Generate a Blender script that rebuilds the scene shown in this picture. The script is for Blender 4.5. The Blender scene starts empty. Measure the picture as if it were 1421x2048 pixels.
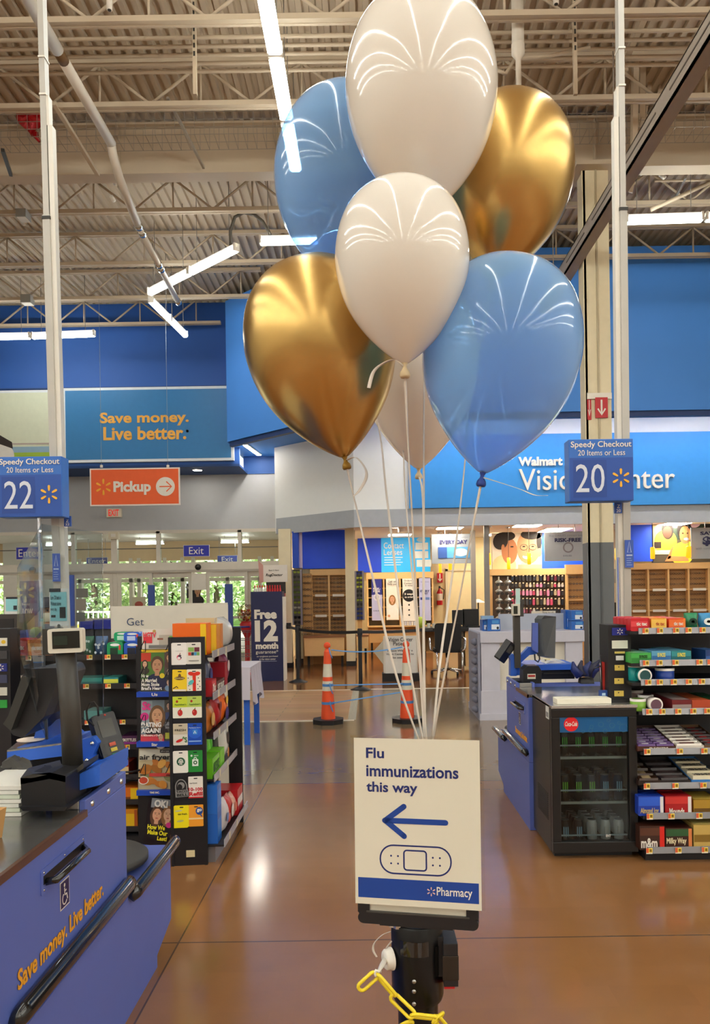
import bpy, math, random
from mathutils import Vector, Matrix
random.seed(7)
sc = bpy.context.scene
COL = sc.collection
# ------------------------------------------------------------------ camera, world, exposure
F, CX, CY, CAMZ, TH = 1550.0, 740.0, 1185.0, 1.6, 0.015
cam = bpy.data.cameras.new('camera'); camo = bpy.data.objects.new('camera', cam); COL.objects.link(camo)
cam.sensor_fit = 'VERTICAL'; cam.sensor_height = 36.0; cam.lens = F / 2048 * 36
cam.shift_x = -(CX - 710.5) / 2048; cam.shift_y = (CY - 1024) / 2048
cam.clip_start = 0.05; cam.clip_end = 300
camo.matrix_world = Matrix.Translation((0, 0, CAMZ)) @ Matrix.Rotation(math.pi / 2, 4, 'X') @ Matrix.Rotation(-TH, 4, 'Z')
sc.camera = camo
wd = bpy.data.worlds.new('sky'); sc.world = wd; wd.use_nodes = True
bg = wd.node_tree.nodes['Background']; bg.inputs[0].default_value = (1.0, 0.97, 0.93, 1); bg.inputs[1].default_value = 1.3
sun = bpy.data.lights.new('sun', 'SUN'); sun.energy = 9.0; sun.angle = 0.02; sun.color = (1, .95, .85)
suno = bpy.data.objects.new('sun', sun); COL.objects.link(suno); suno.rotation_euler = (math.radians(42), 0, math.radians(-12)); suno.location = (0, 10, 30)
sc.view_settings.view_transform = 'Standard'; sc.view_settings.look = 'None'
sc.view_settings.exposure = 0.5; sc.view_settings.gamma = 1.0
LAMP = 23.0          # brightness of the fluorescent lenses
ct, st = math.cos(TH), math.sin(TH)

def W(px, py, d):
    """world point at depth d (metres in front of the camera) seen at photograph pixel px, py"""
    dx, dy = px - CX, CY - py
    return Vector(((dx * ct + dy * st) * d / F, d, CAMZ + (-dx * st + dy * ct) * d / F))
def R(px0, py0, px1, py1, d):
    c = W((px0 + px1) / 2, (py0 + py1) / 2, d); w = (px1 - px0) * d / F / 2; h = (py1 - py0) * d / F / 2
    return c.x - w, c.z - h, c.x + w, c.z + h

# ------------------------------------------------------------------ materials
def lin(h):
    h = h.lstrip('#'); o = []
    for i in (0, 2, 4):
        c = int(h[i:i + 2], 16) / 255; o.append(c / 12.92 if c <= .04045 else ((c + .055) / 1.055) ** 2.4)
    return o
_mc = {}
def M(h, rough=.5, metal=0, emit=0, noise=.06, coat=0, scale=9.0, trans=0, spec=.5):
    k = (h, rough, metal, emit, noise, coat, scale, trans, spec)
    if k in _mc: return _mc[k]
    m = bpy.data.materials.new('surface_' + h.lstrip('#')); m.use_nodes = True; nt = m.node_tree; N = nt.nodes; L = nt.links
    b = N['Principled BSDF']; c = lin(h) + [1]
    b.inputs['Roughness'].default_value = rough; b.inputs['Metallic'].default_value = metal
    b.inputs['Coat Weight'].default_value = coat; b.inputs['Coat Roughness'].default_value = .06
    b.inputs['Specular IOR Level'].default_value = spec
    if trans: b.inputs['Transmission Weight'].default_value = trans
    tc = N.new('ShaderNodeTexCoord'); nz = N.new('ShaderNodeTexNoise'); nz.inputs['Scale'].default_value = scale; nz.inputs['Detail'].default_value = 3
    mr = N.new('ShaderNodeMapRange'); mr.inputs[3].default_value = 1 - noise; mr.inputs[4].default_value = 1 + noise
    hs = N.new('ShaderNodeHueSaturation'); hs.inputs['Color'].default_value = c
    L.new(tc.outputs['Object'], nz.inputs['Vector']); L.new(nz.outputs['Fac'], mr.inputs[0]); L.new(mr.outputs[0], hs.inputs['Value'])
    L.new(hs.outputs[0], b.inputs['Base Color'])
    if emit:
        b.inputs['Emission Color'].default_value = c; b.inputs['Emission Strength'].default_value = emit
    _mc[k] = m; return m
def glassy(h, tint=.9, gloss=.06, rough=.02):
    """thin clear sheet: mostly straight-through with a fresnel reflection"""
    k = ('glass', h, tint, gloss)
    if k in _mc: return _mc[k]
    m = bpy.data.materials.new('clear_sheet'); m.use_nodes = True; nt = m.node_tree; N = nt.nodes; L = nt.links
    N.remove(N['Principled BSDF']); t = N.new('ShaderNodeBsdfTransparent'); c = lin(h); t.inputs[0].default_value = [x * tint + (1 - tint) * .5 * x for x in c] + [1]
    g = N.new('ShaderNodeBsdfGlossy'); g.inputs['Roughness'].default_value = rough
    fr = N.new('ShaderNodeFresnel'); fr.inputs[0].default_value = 1.45
    ml = N.new('ShaderNodeMath'); ml.operation = 'MULTIPLY_ADD'; ml.inputs[1].default_value = .5; ml.inputs[2].default_value = gloss - .04; ml.use_clamp = True
    mx = N.new('ShaderNodeMixShader'); L.new(fr.outputs[0], ml.inputs[0]); L.new(ml.outputs[0], mx.inputs[0]); L.new(t.outputs[0], mx.inputs[1]); L.new(g.outputs[0], mx.inputs[2])
    L.new(mx.outputs[0], N['Material Output'].inputs[0]); _mc[k] = m; return m

WHITE = M('#e9e3d8', .45); CREAM = M('#e6d9b8', .6); BLACK = M('#17161a', .45); DARK = M('#2b2926', .5); STEEL = M('#a9a8a6', .28, .9)
LBLUE = M('#2f66d0', .4); NAVY = M('#14266a', .45); SIGNBLUE = M('#2c6fd0', .4); YEL = M('#f6b72c', .5); ORANGE = M('#f0641e', .5)
PAPER = M('#dcd6c4', .6, noise=.02); WOOD = M('#d9ab6c', .45, scale=14); CHROME = M('#d8d8d6', .15, 1)

# ------------------------------------------------------------------ builders
class MB:
    def __init__(s): s.v, s.f, s.mi, s.mats, s.mx, s.sm = [], [], [], [], None, []
    def _m(s, m):
        if m not in s.mats: s.mats.append(m)
        return s.mats.index(m)
    def add(s, vs, fs, m, smooth=False):
        o = len(s.v); i = s._m(m)
        for p in vs:
            p = Vector(p); s.v.append(s.mx @ p if s.mx else p)
        for f in fs: s.f.append([o + q for q in f]); s.mi.append(i); s.sm.append(smooth)
        return s
    def box(s, x0, y0, z0, x1, y1, z1, m):
        x0, x1 = min(x0, x1), max(x0, x1); y0, y1 = min(y0, y1), max(y0, y1); z0, z1 = min(z0, z1), max(z0, z1)
        return s.add([(x0, y0, z0), (x1, y0, z0), (x1, y1, z0), (x0, y1, z0), (x0, y0, z1), (x1, y0, z1), (x1, y1, z1), (x0, y1, z1)],
              [(0, 3, 2, 1), (4, 5, 6, 7), (0, 1, 5, 4), (1, 2, 6, 5), (2, 3, 7, 6), (3, 0, 4, 7)], m)
    def rect(s, x0, z0, x1, z1, y, m): return s.add([(x0, y, z0), (x1, y, z0), (x1, y, z1), (x0, y, z1)], [(0, 1, 2, 3)], m)
    def ell(s, cx, cz, rx, rz, y, m, n=20, a0=0, a1=math.tau, rot=0):
        p = []
        for i in range(n):
            a = a0 + (a1 - a0) * i / (n if a1 - a0 > 6.2 else n - 1); u, w = rx * math.cos(a), rz * math.sin(a)
            p.append((cx + u * math.cos(rot) - w * math.sin(rot), y, cz + u * math.sin(rot) + w * math.cos(rot)))
        return s.add(p, [tuple(range(n))], m)
    def prism(s, poly, a, b, m, axis='y', smooth=False):
        """extrude a 2-D outline; axis y: outline in x,z; axis x: outline in y,z; axis z: outline in x,y"""
        n = len(poly); g = {'y': lambda p, t: (p[0], t, p[1]), 'x': lambda p, t: (t, p[0], p[1]), 'z': lambda p, t: (p[0], p[1], t)}[axis]
        vs = [g(p, a) for p in poly] + [g(p, b) for p in poly]
        o = len(s.f); s.add(vs, [(i, (i + 1) % n, n + (i + 1) % n, n + i) for i in range(n)], m, smooth)
        s.add(vs, [tuple(range(n - 1, -1, -1)), tuple(range(n, 2 * n))], m); return s
    def tube(s, pts, r, m, n=10, close=False, rs=None, flat=1.0):
        pts = [Vector(p) for p in pts]; k = len(pts); vs = []; up = None
        for i, p in enumerate(pts):
            a = pts[(i - 1) % k] if (i or close) else p; b = pts[(i + 1) % k] if (i < k - 1 or close) else p
            t = (b - a).normalized()
            if up is None: up = t.orthogonal().normalized()
            else:
                up = (up - t * up.dot(t)); up = up.normalized() if up.length > 1e-6 else t.orthogonal().normalized()
            w = t.cross(up); q = rs[i] if rs else r
            for j in range(n):
                an = math.tau * j / n; vs.append(p + up * (q * math.cos(an)) + w * (q * flat * math.sin(an)))
        fs = [(i * n + j, i * n + (j + 1) % n, ((i + 1) % k) * n + (j + 1) % n, ((i + 1) % k) * n + j) for i in range(k if close else k - 1) for j in range(n)]
        if not close: fs += [tuple(range(n - 1, -1, -1)), tuple(range((k - 1) * n, k * n))]
        return s.add(vs, fs, m, n > 4)
    def lathe(s, prof, o, m, n=24, axis='z', smooth=True):
        o = Vector(o); vs = []
        for r, z in prof:
            for j in range(n):
                a = math.tau * j / n; u, w = r * math.cos(a), r * math.sin(a)
                vs.append(o + Vector({'z': (u, w, z), 'y': (u, z, w), 'x': (z, u, w)}[axis]))
        k = len(prof); fs = [(i * n + j, i * n + (j + 1) % n, (i + 1) * n + (j + 1) % n, (i + 1) * n + j) for i in range(k - 1) for j in range(n)]
        s.add(vs, fs, m, smooth)
        return s.add(vs, [tuple(range(n - 1, -1, -1)), tuple(range((k - 1) * n, k * n))], m)
    def mesh(s, off=None):
        me = bpy.data.meshes.new('shape'); o = off or Vector((0, 0, 0))
        me.from_pydata([tuple(v - o) for v in s.v], [], s.f)
        for m in s.mats: me.materials.append(m)
        me.polygons.foreach_set('material_index', s.mi); me.polygons.foreach_set('use_smooth', s.sm); me.update(); return me
    def part(s, name, parent, bevel=0, label=None, local=False, kind=None):
        o = bpy.data.objects.new(name, s.mesh(None if local else offs(parent))); COL.objects.link(o); o.parent = parent
        return fin(o, bevel, label, kind)
    def thing(s, name, label, cat, group=None, bevel=0, kind=None):
        lo = Vector((min(v.x for v in s.v), min(v.y for v in s.v), min(v.z for v in s.v))); hi = Vector((max(v.x for v in s.v), max(v.y for v in s.v), 0))
        b = Vector(((lo.x + hi.x) / 2, (lo.y + hi.y) / 2, lo.z))
        o = bpy.data.objects.new(name, s.mesh(b)); o.location = b; COL.objects.link(o); fin(o, bevel, None, kind)
        return tag(o, label, cat, group)
    def struct(s, name, bevel=0):
        o = bpy.data.objects.new(name, s.mesh()); COL.objects.link(o); o['kind'] = 'structure'; return fin(o, bevel, None, None)
def fin(o, bevel, label, kind):
    if bevel:
        b = o.modifiers.new('edge', 'BEVEL'); b.width = bevel; b.segments = 2; b.limit_method = 'ANGLE'; b.angle_limit = .7
    if label: o['label'] = label
    if kind: o['kind'] = kind
    return o
def offs(p):
    v = Vector((0, 0, 0))
    while p: v += p.location; p = p.parent
    return v
def tag(o, label, cat, group=None):
    o['label'] = label; o['category'] = cat
    if group: o['group'] = group
    return o
def T(name, label, cat, loc=(0, 0, 0), rot=(0, 0, 0), group=None):
    o = bpy.data.objects.new(name, None); o.empty_display_size = .05; COL.objects.link(o); o.location = loc; o.rotation_euler = rot
    return tag(o, label, cat, group)
def copy(root, loc, rz=None, label=None, group=None):
    r = root.copy(); COL.objects.link(r); r.location = loc
    if rz is not None: r.rotation_euler = (0, 0, rz)
    if label: r['label'] = label
    if group: r['group'] = group
    for ch in root.children:
        c = ch.copy(); COL.objects.link(c); c.parent = r
        for g in ch.children:
            e = g.copy(); COL.objects.link(e); e.parent = c
    return r
_tc = {}
def txt(s, box, y, m, parent, bold=0.0, shear=0, mx=None, fit=True, name='lettering', th=.0015, local=False, sp=1.0, align='c', tilt=0):
    """lettering fitted into box x0,z0,x1,z1 on the plane y (front towards -y)"""
    x0, z0, x1, z1 = box; k = (s, bold, shear, sp, align)
    if k not in _tc:
        c = bpy.data.curves.new('t', 'FONT'); c.body = s; c.resolution_u = 3; c.offset = bold; c.shear = shear; c.extrude = .01; c.space_character = sp
        c.align_x = {'c': 'CENTER', 'l': 'LEFT'}[align]
        o = bpy.data.objects.new('t', c); me = bpy.data.meshes.new_from_object(o); bpy.data.objects.remove(o)
        _tc[k] = ([v.co.copy() for v in me.vertices], [tuple(p.vertices) for p in me.polygons]); bpy.data.meshes.remove(me)
    vs, fs = _tc[k]; ax, bx = min(v.x for v in vs), max(v.x for v in vs); az, bz = min(v.y for v in vs), max(v.y for v in vs)
    sx = (x1 - x0) / (bx - ax); sz = (z1 - z0) / (bz - az)
    if not fit: sx = sz = min(sx, sz)
    cx, cz = (x0 + x1) / 2, (z0 + z1) / 2; b = MB(); b.mx = mx
    pv = []
    for v in vs:
        u, w = (v.x - (ax + bx) / 2) * sx, (v.y - (az + bz) / 2) * sz
        pv.append((cx + u * math.cos(tilt) - w * math.sin(tilt), y - (th if v.z > 0 else 0), cz + u * math.sin(tilt) + w * math.cos(tilt)))
    b.add(pv, fs, m); return b.part(name, parent, local=local)
def rr(x0, z0, x1, z1, r, n=5):
    p = []
    for cx, cz, a in ((x1 - r, z0 + r, -90), (x1 - r, z1 - r, 0), (x0 + r, z1 - r, 90), (x0 + r, z0 + r, 180)):
        for i in range(n + 1):
            t = math.radians(a + 90 * i / n); p.append((cx + r * math.cos(t), cz + r * math.sin(t)))
    return p
def spark(b, cx, cz, y, r, m, th=.002):
    """six rounded rays round a centre"""
    for i in range(6):
        a = math.pi / 2 + i * math.pi / 3; u = Vector((math.cos(a), math.sin(a))); w = Vector((-u.y, u.x)); p = []
        for t, q in ((.36, .05), (.5, .10), (.85, .13), (.97, .09), (1.0, 0), (.97, -.09), (.85, -.13), (.5, -.10), (.36, -.05)):
            v = u * (t * r) + w * (q * r); p.append((cx + v.x, cz + v.y))
        b.prism(p, y - th, y, m)
def stroke(b, pts, w, y, m, th=.001, close=False):
    """flat line of width w along points in x,z, laid on the plane y"""
    pts = [Vector(p) for p in pts]; k = len(pts)
    L, Rr = [], []
    for i, p in enumerate(pts):
        a = pts[(i - 1) % k] if (i or close) else p; c = pts[(i + 1) % k] if (i < k - 1 or close) else p
        t = (c - a).normalized(); n = Vector((-t.y, t.x)) * (w / 2); L.append(p + n); Rr.append(p - n)
    for i in range(k if close else k - 1):
        j = (i + 1) % k; b.prism([tuple(Rr[i]), tuple(Rr[j]), tuple(L[j]), tuple(L[i])], y - th, y, m)
def face(b, cx, cz, h, y, skin, hair, top, st=.0006, long=False):
    """printed head and shoulders, flat on the plane y"""
    b.ell(cx, cz - h * .95, h * .62, h * .5, y - st, top, 18); b.rect(cx - h * .13, cz - h * .6, cx + h * .13, cz - h * .2, y - 2 * st, skin)
    if long: b.ell(cx, cz - h * .12, h * .44, h * .66, y - 1.5 * st, hair, 18)
    b.ell(cx, cz + h * .1, h * .38, h * .46, y - 2.4 * st, hair, 18); b.ell(cx, cz - h * .02, h * .29, h * .40, y - 3 * st, skin, 18)
    dk = M('#3a2418', .6)
    for s_ in (-1, 1):
        b.ell(cx + s_ * h * .12, cz + h * .03, h * .045, h * .022, y - 3.6 * st, dk, 8); b.rect(cx + s_ * h * .12 - h * .07, cz + h * .09, cx + s_ * h * .12 + h * .07, cz + h * .115, y - 3.6 * st, hair)
    b.ell(cx, cz - h * .23, h * .1, h * .03, y - 3.6 * st, M('#a8463c', .6), 10); b.rect(cx - h * .018, cz - h * .12, cx + h * .018, cz + h * .02, y - 3.3 * st, M('#b98565', .6))
def RZ(x, y, a): return Matrix.Translation((x, y, 0)) @ Matrix.Rotation(a, 4, 'Z')
# ================================================================== SETTING
def floor_mat():
    m = bpy.data.materials.new('polished_concrete'); m.use_nodes = True; nt = m.node_tree; N = nt.nodes; L = nt.links; b = N['Principled BSDF']
    tc = N.new('ShaderNodeTexCoord'); sx = N.new('ShaderNodeSeparateXYZ'); L.new(tc.outputs['Object'], sx.inputs[0])
    def math_(op, a, v=None, c=None):
        n = N.new('ShaderNodeMath'); n.operation = op
        for i, q in enumerate((a, v, c)):
            if q is None: continue
            if hasattr(q, 'links'): L.new(q, n.inputs[i])
            else: n.inputs[i].default_value = q
        return n.outputs[0]
    def mix(f, a, c):
        n = N.new('ShaderNodeMix'); n.data_type = 'RGBA'
        for i, q in ((0, f), (6, a), (7, c)):
            if hasattr(q, 'links'): L.new(q, n.inputs[i])
            else: n.inputs[i].default_value = q
        return n.outputs[2]
    def noise(s, d=4):
        n = N.new('ShaderNodeTexNoise'); n.inputs['Scale'].default_value = s; n.inputs['Detail'].default_value = d; L.new(tc.outputs['Object'], n.inputs['Vector']); return n.outputs['Fac']
    n1, n2 = noise(.9), noise(6, 6)
    brown = mix(n1, lin('#9c6d42') + [1], lin('#835a38') + [1])
    br = N.new('ShaderNodeTexBrick'); br.inputs['Scale'].default_value = 1.6; br.inputs['Mortar Size'].default_value = 0; br.inputs['Color1'].default_value = (.46, .46, .46, 1); br.inputs['Color2'].default_value = (.54, .54, .54, 1); br.offset = .3
    L.new(tc.outputs['Object'], br.inputs['Vector'])
    grey = mix(n1, lin('#8f7a5e') + [1], lin('#78654c') + [1])
    far = math_('GREATER_THAN', sx.outputs[1], 6.53)
    base = mix(far, brown, grey)
    v = math_('MULTIPLY_ADD', n2, .12, .94); v = math_('MULTIPLY', v, math_('MULTIPLY_ADD', br.outputs[0], .6, .7))
    hs = N.new('ShaderNodeHueSaturation'); L.new(base, hs.inputs['Color']); L.new(v, hs.inputs['Value'])
    jy = math_('LESS_THAN', math_('PINGPONG', math_('SUBTRACT', sx.outputs[1], 3.57 - 29.6), 1.48), .005)
    jx = math_('LESS_THAN', math_('PINGPONG', math_('SUBTRACT', sx.outputs[0], -.905 - 30), 1.5), .004)
    j = math_('MAXIMUM', jy, jx)
    L.new(mix(j, hs.outputs[0], lin('#5a4434') + [1]), b.inputs['Base Color'])
    L.new(math_('MULTIPLY_ADD', n2, .04, .12), b.inputs['Roughness']); b.inputs['Specular IOR Level'].default_value = .8
    return m
def plank_mat(c1, c2, rough, sx_, rot=0):
    m = bpy.data.materials.new('plank_floor'); m.use_nodes = True; nt = m.node_tree; N = nt.nodes; L = nt.links; b = N['Principled BSDF']
    tc = N.new('ShaderNodeTexCoord'); mp = N.new('ShaderNodeMapping'); mp.inputs['Rotation'].default_value = (0, 0, rot); br = N.new('ShaderNodeTexBrick')
    br.inputs['Scale'].default_value = sx_; br.inputs['Color1'].default_value = lin(c1) + [1]; br.inputs['Color2'].default_value = lin(c2) + [1]; br.inputs['Mortar'].default_value = [x * .55 for x in lin(c1)] + [1]
    br.inputs['Mortar Size'].default_value = .008; br.inputs['Brick Width'].default_value = 1.2; br.inputs['Row Height'].default_value = .16
    nz = N.new('ShaderNodeTexNoise'); nz.inputs['Scale'].default_value = 5; mx = N.new('ShaderNodeMix'); mx.data_type = 'RGBA'; mx.blend_type = 'OVERLAY'; mx.inputs[0].default_value = .25
    L.new(tc.outputs['Object'], mp.inputs[0]); L.new(mp.outputs[0], br.inputs['Vector']); L.new(br.outputs[0], mx.inputs[6]); L.new(nz.outputs['Color'], mx.inputs[7]); L.new(mx.outputs[2], b.inputs['Base Color'])
    b.inputs['Roughness'].default_value = rough; return m
b = MB(); b.box(-17, -26, -.1, 17, 21.6, 0, floor_mat()); b.struct('floor')
b = MB(); b.box(-7.5, 9.75, .001, -.30, 12.75, .004, plank_mat('#c9a27c', '#b98f68', .3, 1.0)); b.struct('floor_plank_inlay')
b = MB(); b.box(-2.0, 12.84, .001, 9, 21, .004, plank_mat('#8a5a36', '#73482a', .12, 1.0)); b.struct('floor_wood')
b = MB(); wt = M('#e6ddcc', .4); b.box(-7.5, 9.68, .001, -.22, 9.75, .006, wt); b.box(-.3, 12.76, .001, 9, 12.83, .006, wt); b.box(-7.5, 12.76, .001, -.3, 12.8, .006, wt); b.struct('trim_1')
b = MB(); gm = M('#c9c2ae', .5); gd = M('#9b957f', .6); b.box(-.30, 9.75, .001, -.2, 12.76, .006, gm)
for i in range(5): b.box(-.29 + .019 * i, 9.76, .006, -.283 + .019 * i, 12.75, .007, gd)
b.struct('trim_2')

# ---- roof deck, joists, girder
PAINT = M('#c4b299', .6, noise=.08, scale=2); PAINTW = M('#e2d9cb', .5)
ZD = 8.2
b = MB(); vs, fs = [], []; x = -17.0; prof = []
while x < 17:
    prof += [(x, ZD), (x + .062, ZD), (x + .076, ZD + .05), (x + .138, ZD + .05)]; x += .152
n = len(prof)
for yy in (-26, 19.3): vs += [(p[0], yy, p[1]) for p in prof]
b.add(vs, [(i, i + 1, n + i + 1, n + i) for i in range(n - 1)], PAINT); b.box(-17.2, -26, 8.4, 17.2, 21.6, 8.5, PAINT); b.struct('ceiling')
def joist(y, x0, x1, zb=7.57, zt=8.16):
    b = MB()
    for dy in (-.055, .02):
        b.box(x0, y + dy, zb, x1, y + dy + .035, zb + .06, PAINT); b.box(x0, y + dy, zt - .06, x1, y + dy + .035, zt, PAINT)
    b.box(x0, y - .025, zb + .006, x1, y + .025, zb + .012, PAINT); b.box(x0, y - .025, zt - .05, x1, y + .025, zt - .042, PAINT)
    x = x0 + .2; k = 0
    while x + .62 < x1:
        za, zc = (zb + .05, zt - .05) if k % 2 == 0 else (zt - .05, zb + .05)
        b.tube([(x, y, za), (x + .62, y, zc)], .019, PAINT, 6)
        if k % 2 == 0: b.tube([(x + .62, y, zt - .05), (x + .62, y, zb + .05)], .015, PAINT, 6)
        x += .62; k += 1
    return b.struct('roof_joist')
for y, x0, x1 in ((8.1, -8, 8), (9.5, -9, 9), (12.1, -10, 11), (14.0, -11, 11), (15.6, -12, -2.1), (17.1, -12, -3.2)): joist(y, x0, x1)
b = MB(); b.box(-11, 10.79, 7.44, 11, 10.81, 8.12, PAINT); b.box(-11, 10.68, 7.42, 11, 10.92, 7.45, PAINT); b.box(-11, 10.68, 8.1, 11, 10.92, 8.13, PAINT)
for i in range(10): b.box(-10 + 2.2 * i, 10.7, 7.45, -9.985 + 2.2 * i, 10.9, 8.1, PAINT)
b.struct('roof_girder')
# column with a grey dado, cream shaft
cp = W(1199, 1250, 10.8); X = cp.x
b = MB(); GRY = M('#6c7074', .5)
zc = W(1199, 1086, 10.8).z
for (z0, z1, m) in ((0, zc, GRY), (zc, 7.42, CREAM)):
    w = .175
    b.box(X - w, 10.66, z0, X + w, 10.68, z1, m); b.box(X - w, 10.92, z0, X + w, 10.94, z1, m); b.box(X - w, 10.68, z0, X - w + .02, 10.92, z1, m); b.box(X + w - .02, 10.68, z0, X + w, 10.92, z1, m)
    b.box(X - .012, 10.645, z0, X + .012, 10.66, z1, M('#565a5c' if m is GRY else '#b9ac8d', .5)); b.box(X - w - .012, 10.66, z0, X - w + .03, 10.7, z1, m)
b.box(X - .3, 10.5, 7.36, X + .3, 11.1, 7.42, PAINT); b.struct('column')
# diagonal braces near the column
b = MB()
for px0, px1 in (((1385, -60), (1283, 330)), ((1342, -60), (1262, 385))):
    a, c = W(*px0, 9.9), W(*px1, 10.55); b.tube([a, c], .06, PAINT, 4, flat=.55)
b.struct('roof_brace')
b = MB()
for (p0, p1) in (((108, 206), (196, 350)), ((8, 8), (76, 152)), ((0, 0), (38, 22))):
    b.tube([W(*p0, 9.4), W(*p1, 10.6)], .035, PAINT, 4)
b.struct('roof_brace.001')
b = MB()
for p0, p1, d0, d1 in (((1272, 100), (1268, 330), 9.6, 10.4), ((1286, 105), (1285, 250), 9.7, 10.4), ((1305, 0), (1255, 110), 8.6, 9.2), ((1252, 135), (1200, 215), 9.5, 10.6)):
    b.tube([W(*p0, d0), W(*p1, d1)], .05, PAINT, 4)
b.struct('roof_brace.002')
# ---- blue upper walls
BW = M('#4a93ee', .55, noise=.04, scale=1.5); BWSHADE = M('#285cae', .6, noise=.04, scale=1.5)  # same blue paint twice; the darker one has the wall's shading in its colour
b = MB(); b.box(-14, 17.5, 4.55, -2.9, 17.6, 8.2, BWSHADE); b.box(-14, 17.46, W(300, 776, 17.5).z, -3.0, 17.5, W(300, 776, 17.5).z + .03, M('#1b3f78', .5)); b.struct('wall_left')
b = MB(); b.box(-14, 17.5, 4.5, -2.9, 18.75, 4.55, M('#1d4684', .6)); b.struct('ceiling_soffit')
b = MB(); b.prism([(-3.05, 16.85), (-.55, 14.45), (-.55, 19), (-3.05, 19)], 4.92, 7.98, BW, 'z'); b.box(-.55, 14.45, 5.2, 9.5, 19, 7.98, BW); b.box(-.55, 14.45, 4.92, 9.5, 14.6, 5.2, BW); b.struct('wall_blue')
b = MB(); b.box(-3.1, 18.9, 7.9, 9.5, 19.0, 8.25, BWSHADE); b.struct('wall_back')
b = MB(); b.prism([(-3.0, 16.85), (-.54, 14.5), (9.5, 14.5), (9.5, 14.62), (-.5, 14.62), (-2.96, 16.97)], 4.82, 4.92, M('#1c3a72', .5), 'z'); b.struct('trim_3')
# white fascia over the shop opening
FZ0 = W(900, 1050, 16).z; FW = M('#eceeec', .55, noise=.02)
b = MB(); b.prism([(-2.12, 17.6), (-.3, 16.0), (9.5, 16.0), (9.5, 16.25), (-.2, 16.25), (-2.0, 17.85)], FZ0, 4.92, FW, 'z'); b.box(-.3, 16.0, 4.92, 9.5, 16.25, 5.2, FW); b.struct('wall_fascia')
b = MB(); b.prism([(-2.10, 17.58), (-.3, 15.97), (9.5, 15.97), (9.5, 16.0), (-.3, 16.0), (-2.1, 17.6)], FZ0 - .02, W(900, 1015, 16).z - .02, M('#aeb3ba', .5), 'z'); b.struct('trim_4')
b = MB(); b.box(-3.0, 18.68, 4.5, -1.9, 18.9, 4.95, M('#2a59a0', .6)); b.struct('trim_5')
SW = M('#dcd8d0', .7)
b = MB(); b.box(-17.2, -26, 0, -17, 21.6, 8.4, SW); b.struct('wall_far_left')
b = MB(); b.box(17, -26, 0, 17.2, 16, 8.4, SW); b.box(9.5, 14.45, 0, 17.2, 14.6, 8.4, SW); b.struct('wall_far_right')
b = MB(); b.box(-17.2, -26.2, 0, 17.2, -26, 8.4, SW); b.struct('wall_rear')
b = MB(); b.box(-17.2, 18.7, 0, -14, 18.85, 8.4, SW); b.box(-17.2, 17.5, 4.5, -14, 17.6, 8.2, BWSHADE); b.struct('wall_front_left')
# ---- entrance wall
GW = M('#b3b6bb', .6, noise=.03); FR = M('#cdc6ba', .4, .2); zt, zb_ = W(300, 1063, 18.7).z, W(300, 1126, 18.7).z
b = MB(); b.box(-14, 18.7, zt, -2.0, 18.85, 4.55, GW); b.box(-14, 18.66, zt - .05, -2.0, 18.7, zt + .03, FR); b.struct('wall_entrance')
zh0, zh1 = W(300, 1146, 18.7).z, zb_
b = MB(); b.box(-14, 18.62, zh0, -2.0, 18.9, zh1, FR); b.box(-14, 18.6, zh0 + .02, -2.0, 18.62, zh0 + .06, M('#a9a297', .4, .3)); b.struct('door_1_header')
GL = glassy('#f4f8f6', .95, .05)
xs = [W(p, 1090, 18.7).x for p in (-30, 147, 229, 317, 480, 556)]
for i in range(5):
    b = MB(); w = .07 if i == 2 else .045
    b.box(xs[i] - w, 18.66, 0 if i == 2 else zh1, xs[i] + w, 18.8, zt, FR); b.box(xs[i], 18.7, zt - .42, xs[i + 1], 18.74, zt - .40, M('#57534c', .5))
    b.box(xs[i], 18.72, zh1, xs[i + 1], 18.73, zt, GL); b.struct('window_%d' % (i + 1))
def leaf(p0, p1, y, n, ztop=zh0, glass=True):
    x0, x1 = W(p0, 1200, y).x, W(p1, 1200, y).x; b = MB(); w = .075
    b.box(x0, y, 0, x0 + w, y + .06, ztop - .001, FR); b.box(x1 - w, y, 0, x1, y + .06, ztop - .001, FR); b.box(x0 + w, y, ztop - .12, x1 - w, y + .06, ztop - .001, FR); b.box(x0 + w, y, 0, x1 - w, y + .06, .2, FR); b.box(x0 + w, y, 1.02, x1 - w, y + .06, 1.08, FR)
    b.box(x0 + w, y + .025, .2, x1 - w, y + .035, ztop - .1, GL); b.struct('door_%d' % n)
for i, (p0, p1) in enumerate(((236, 305), (300, 384), (413, 496), (496, 560), (146, 226), (60, 146))): leaf(p0, p1, 18.64 + .07 * (i % 2), i + 2)
# vestibule beyond, outer storefront, white side wall
b = MB(); b.box(-14, 18.9, zt + .02, -1.9, 22.6, zt + .1, M('#d9d4cc', .6)); b.struct('ceiling_vestibule')
b = MB(); BEI = M('#d9b98e', .6); b.box(-14, 22.5, 2.62, -1.5, 22.7, 3.2, BEI)
for p in (60, 160, 262, 278, 330, 365, 387, 455, 520, 545):
    x = W(p, 1150, 22.5).x; b.box(x - .05, 22.48, 0, x + .05, 22.66, 2.7, M('#d8cfbe', .5))
b.box(-14, 22.48, 2.0, -1.5, 22.66, 2.1, M('#d8cfbe', .5)); b.struct('wall_outer')
b = MB(); b.box(-10.5, 22.2, 0, W(128, 1150, 22.2).x, 22.3, 3.2, M('#e8e6e2', .6)); b.struct('wall_siding')
b = MB(); b.box(-2.05, 17.7, 0, -1.95, 22.4, 4.5, CREAM); b.struct('wall_vestibule')
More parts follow.
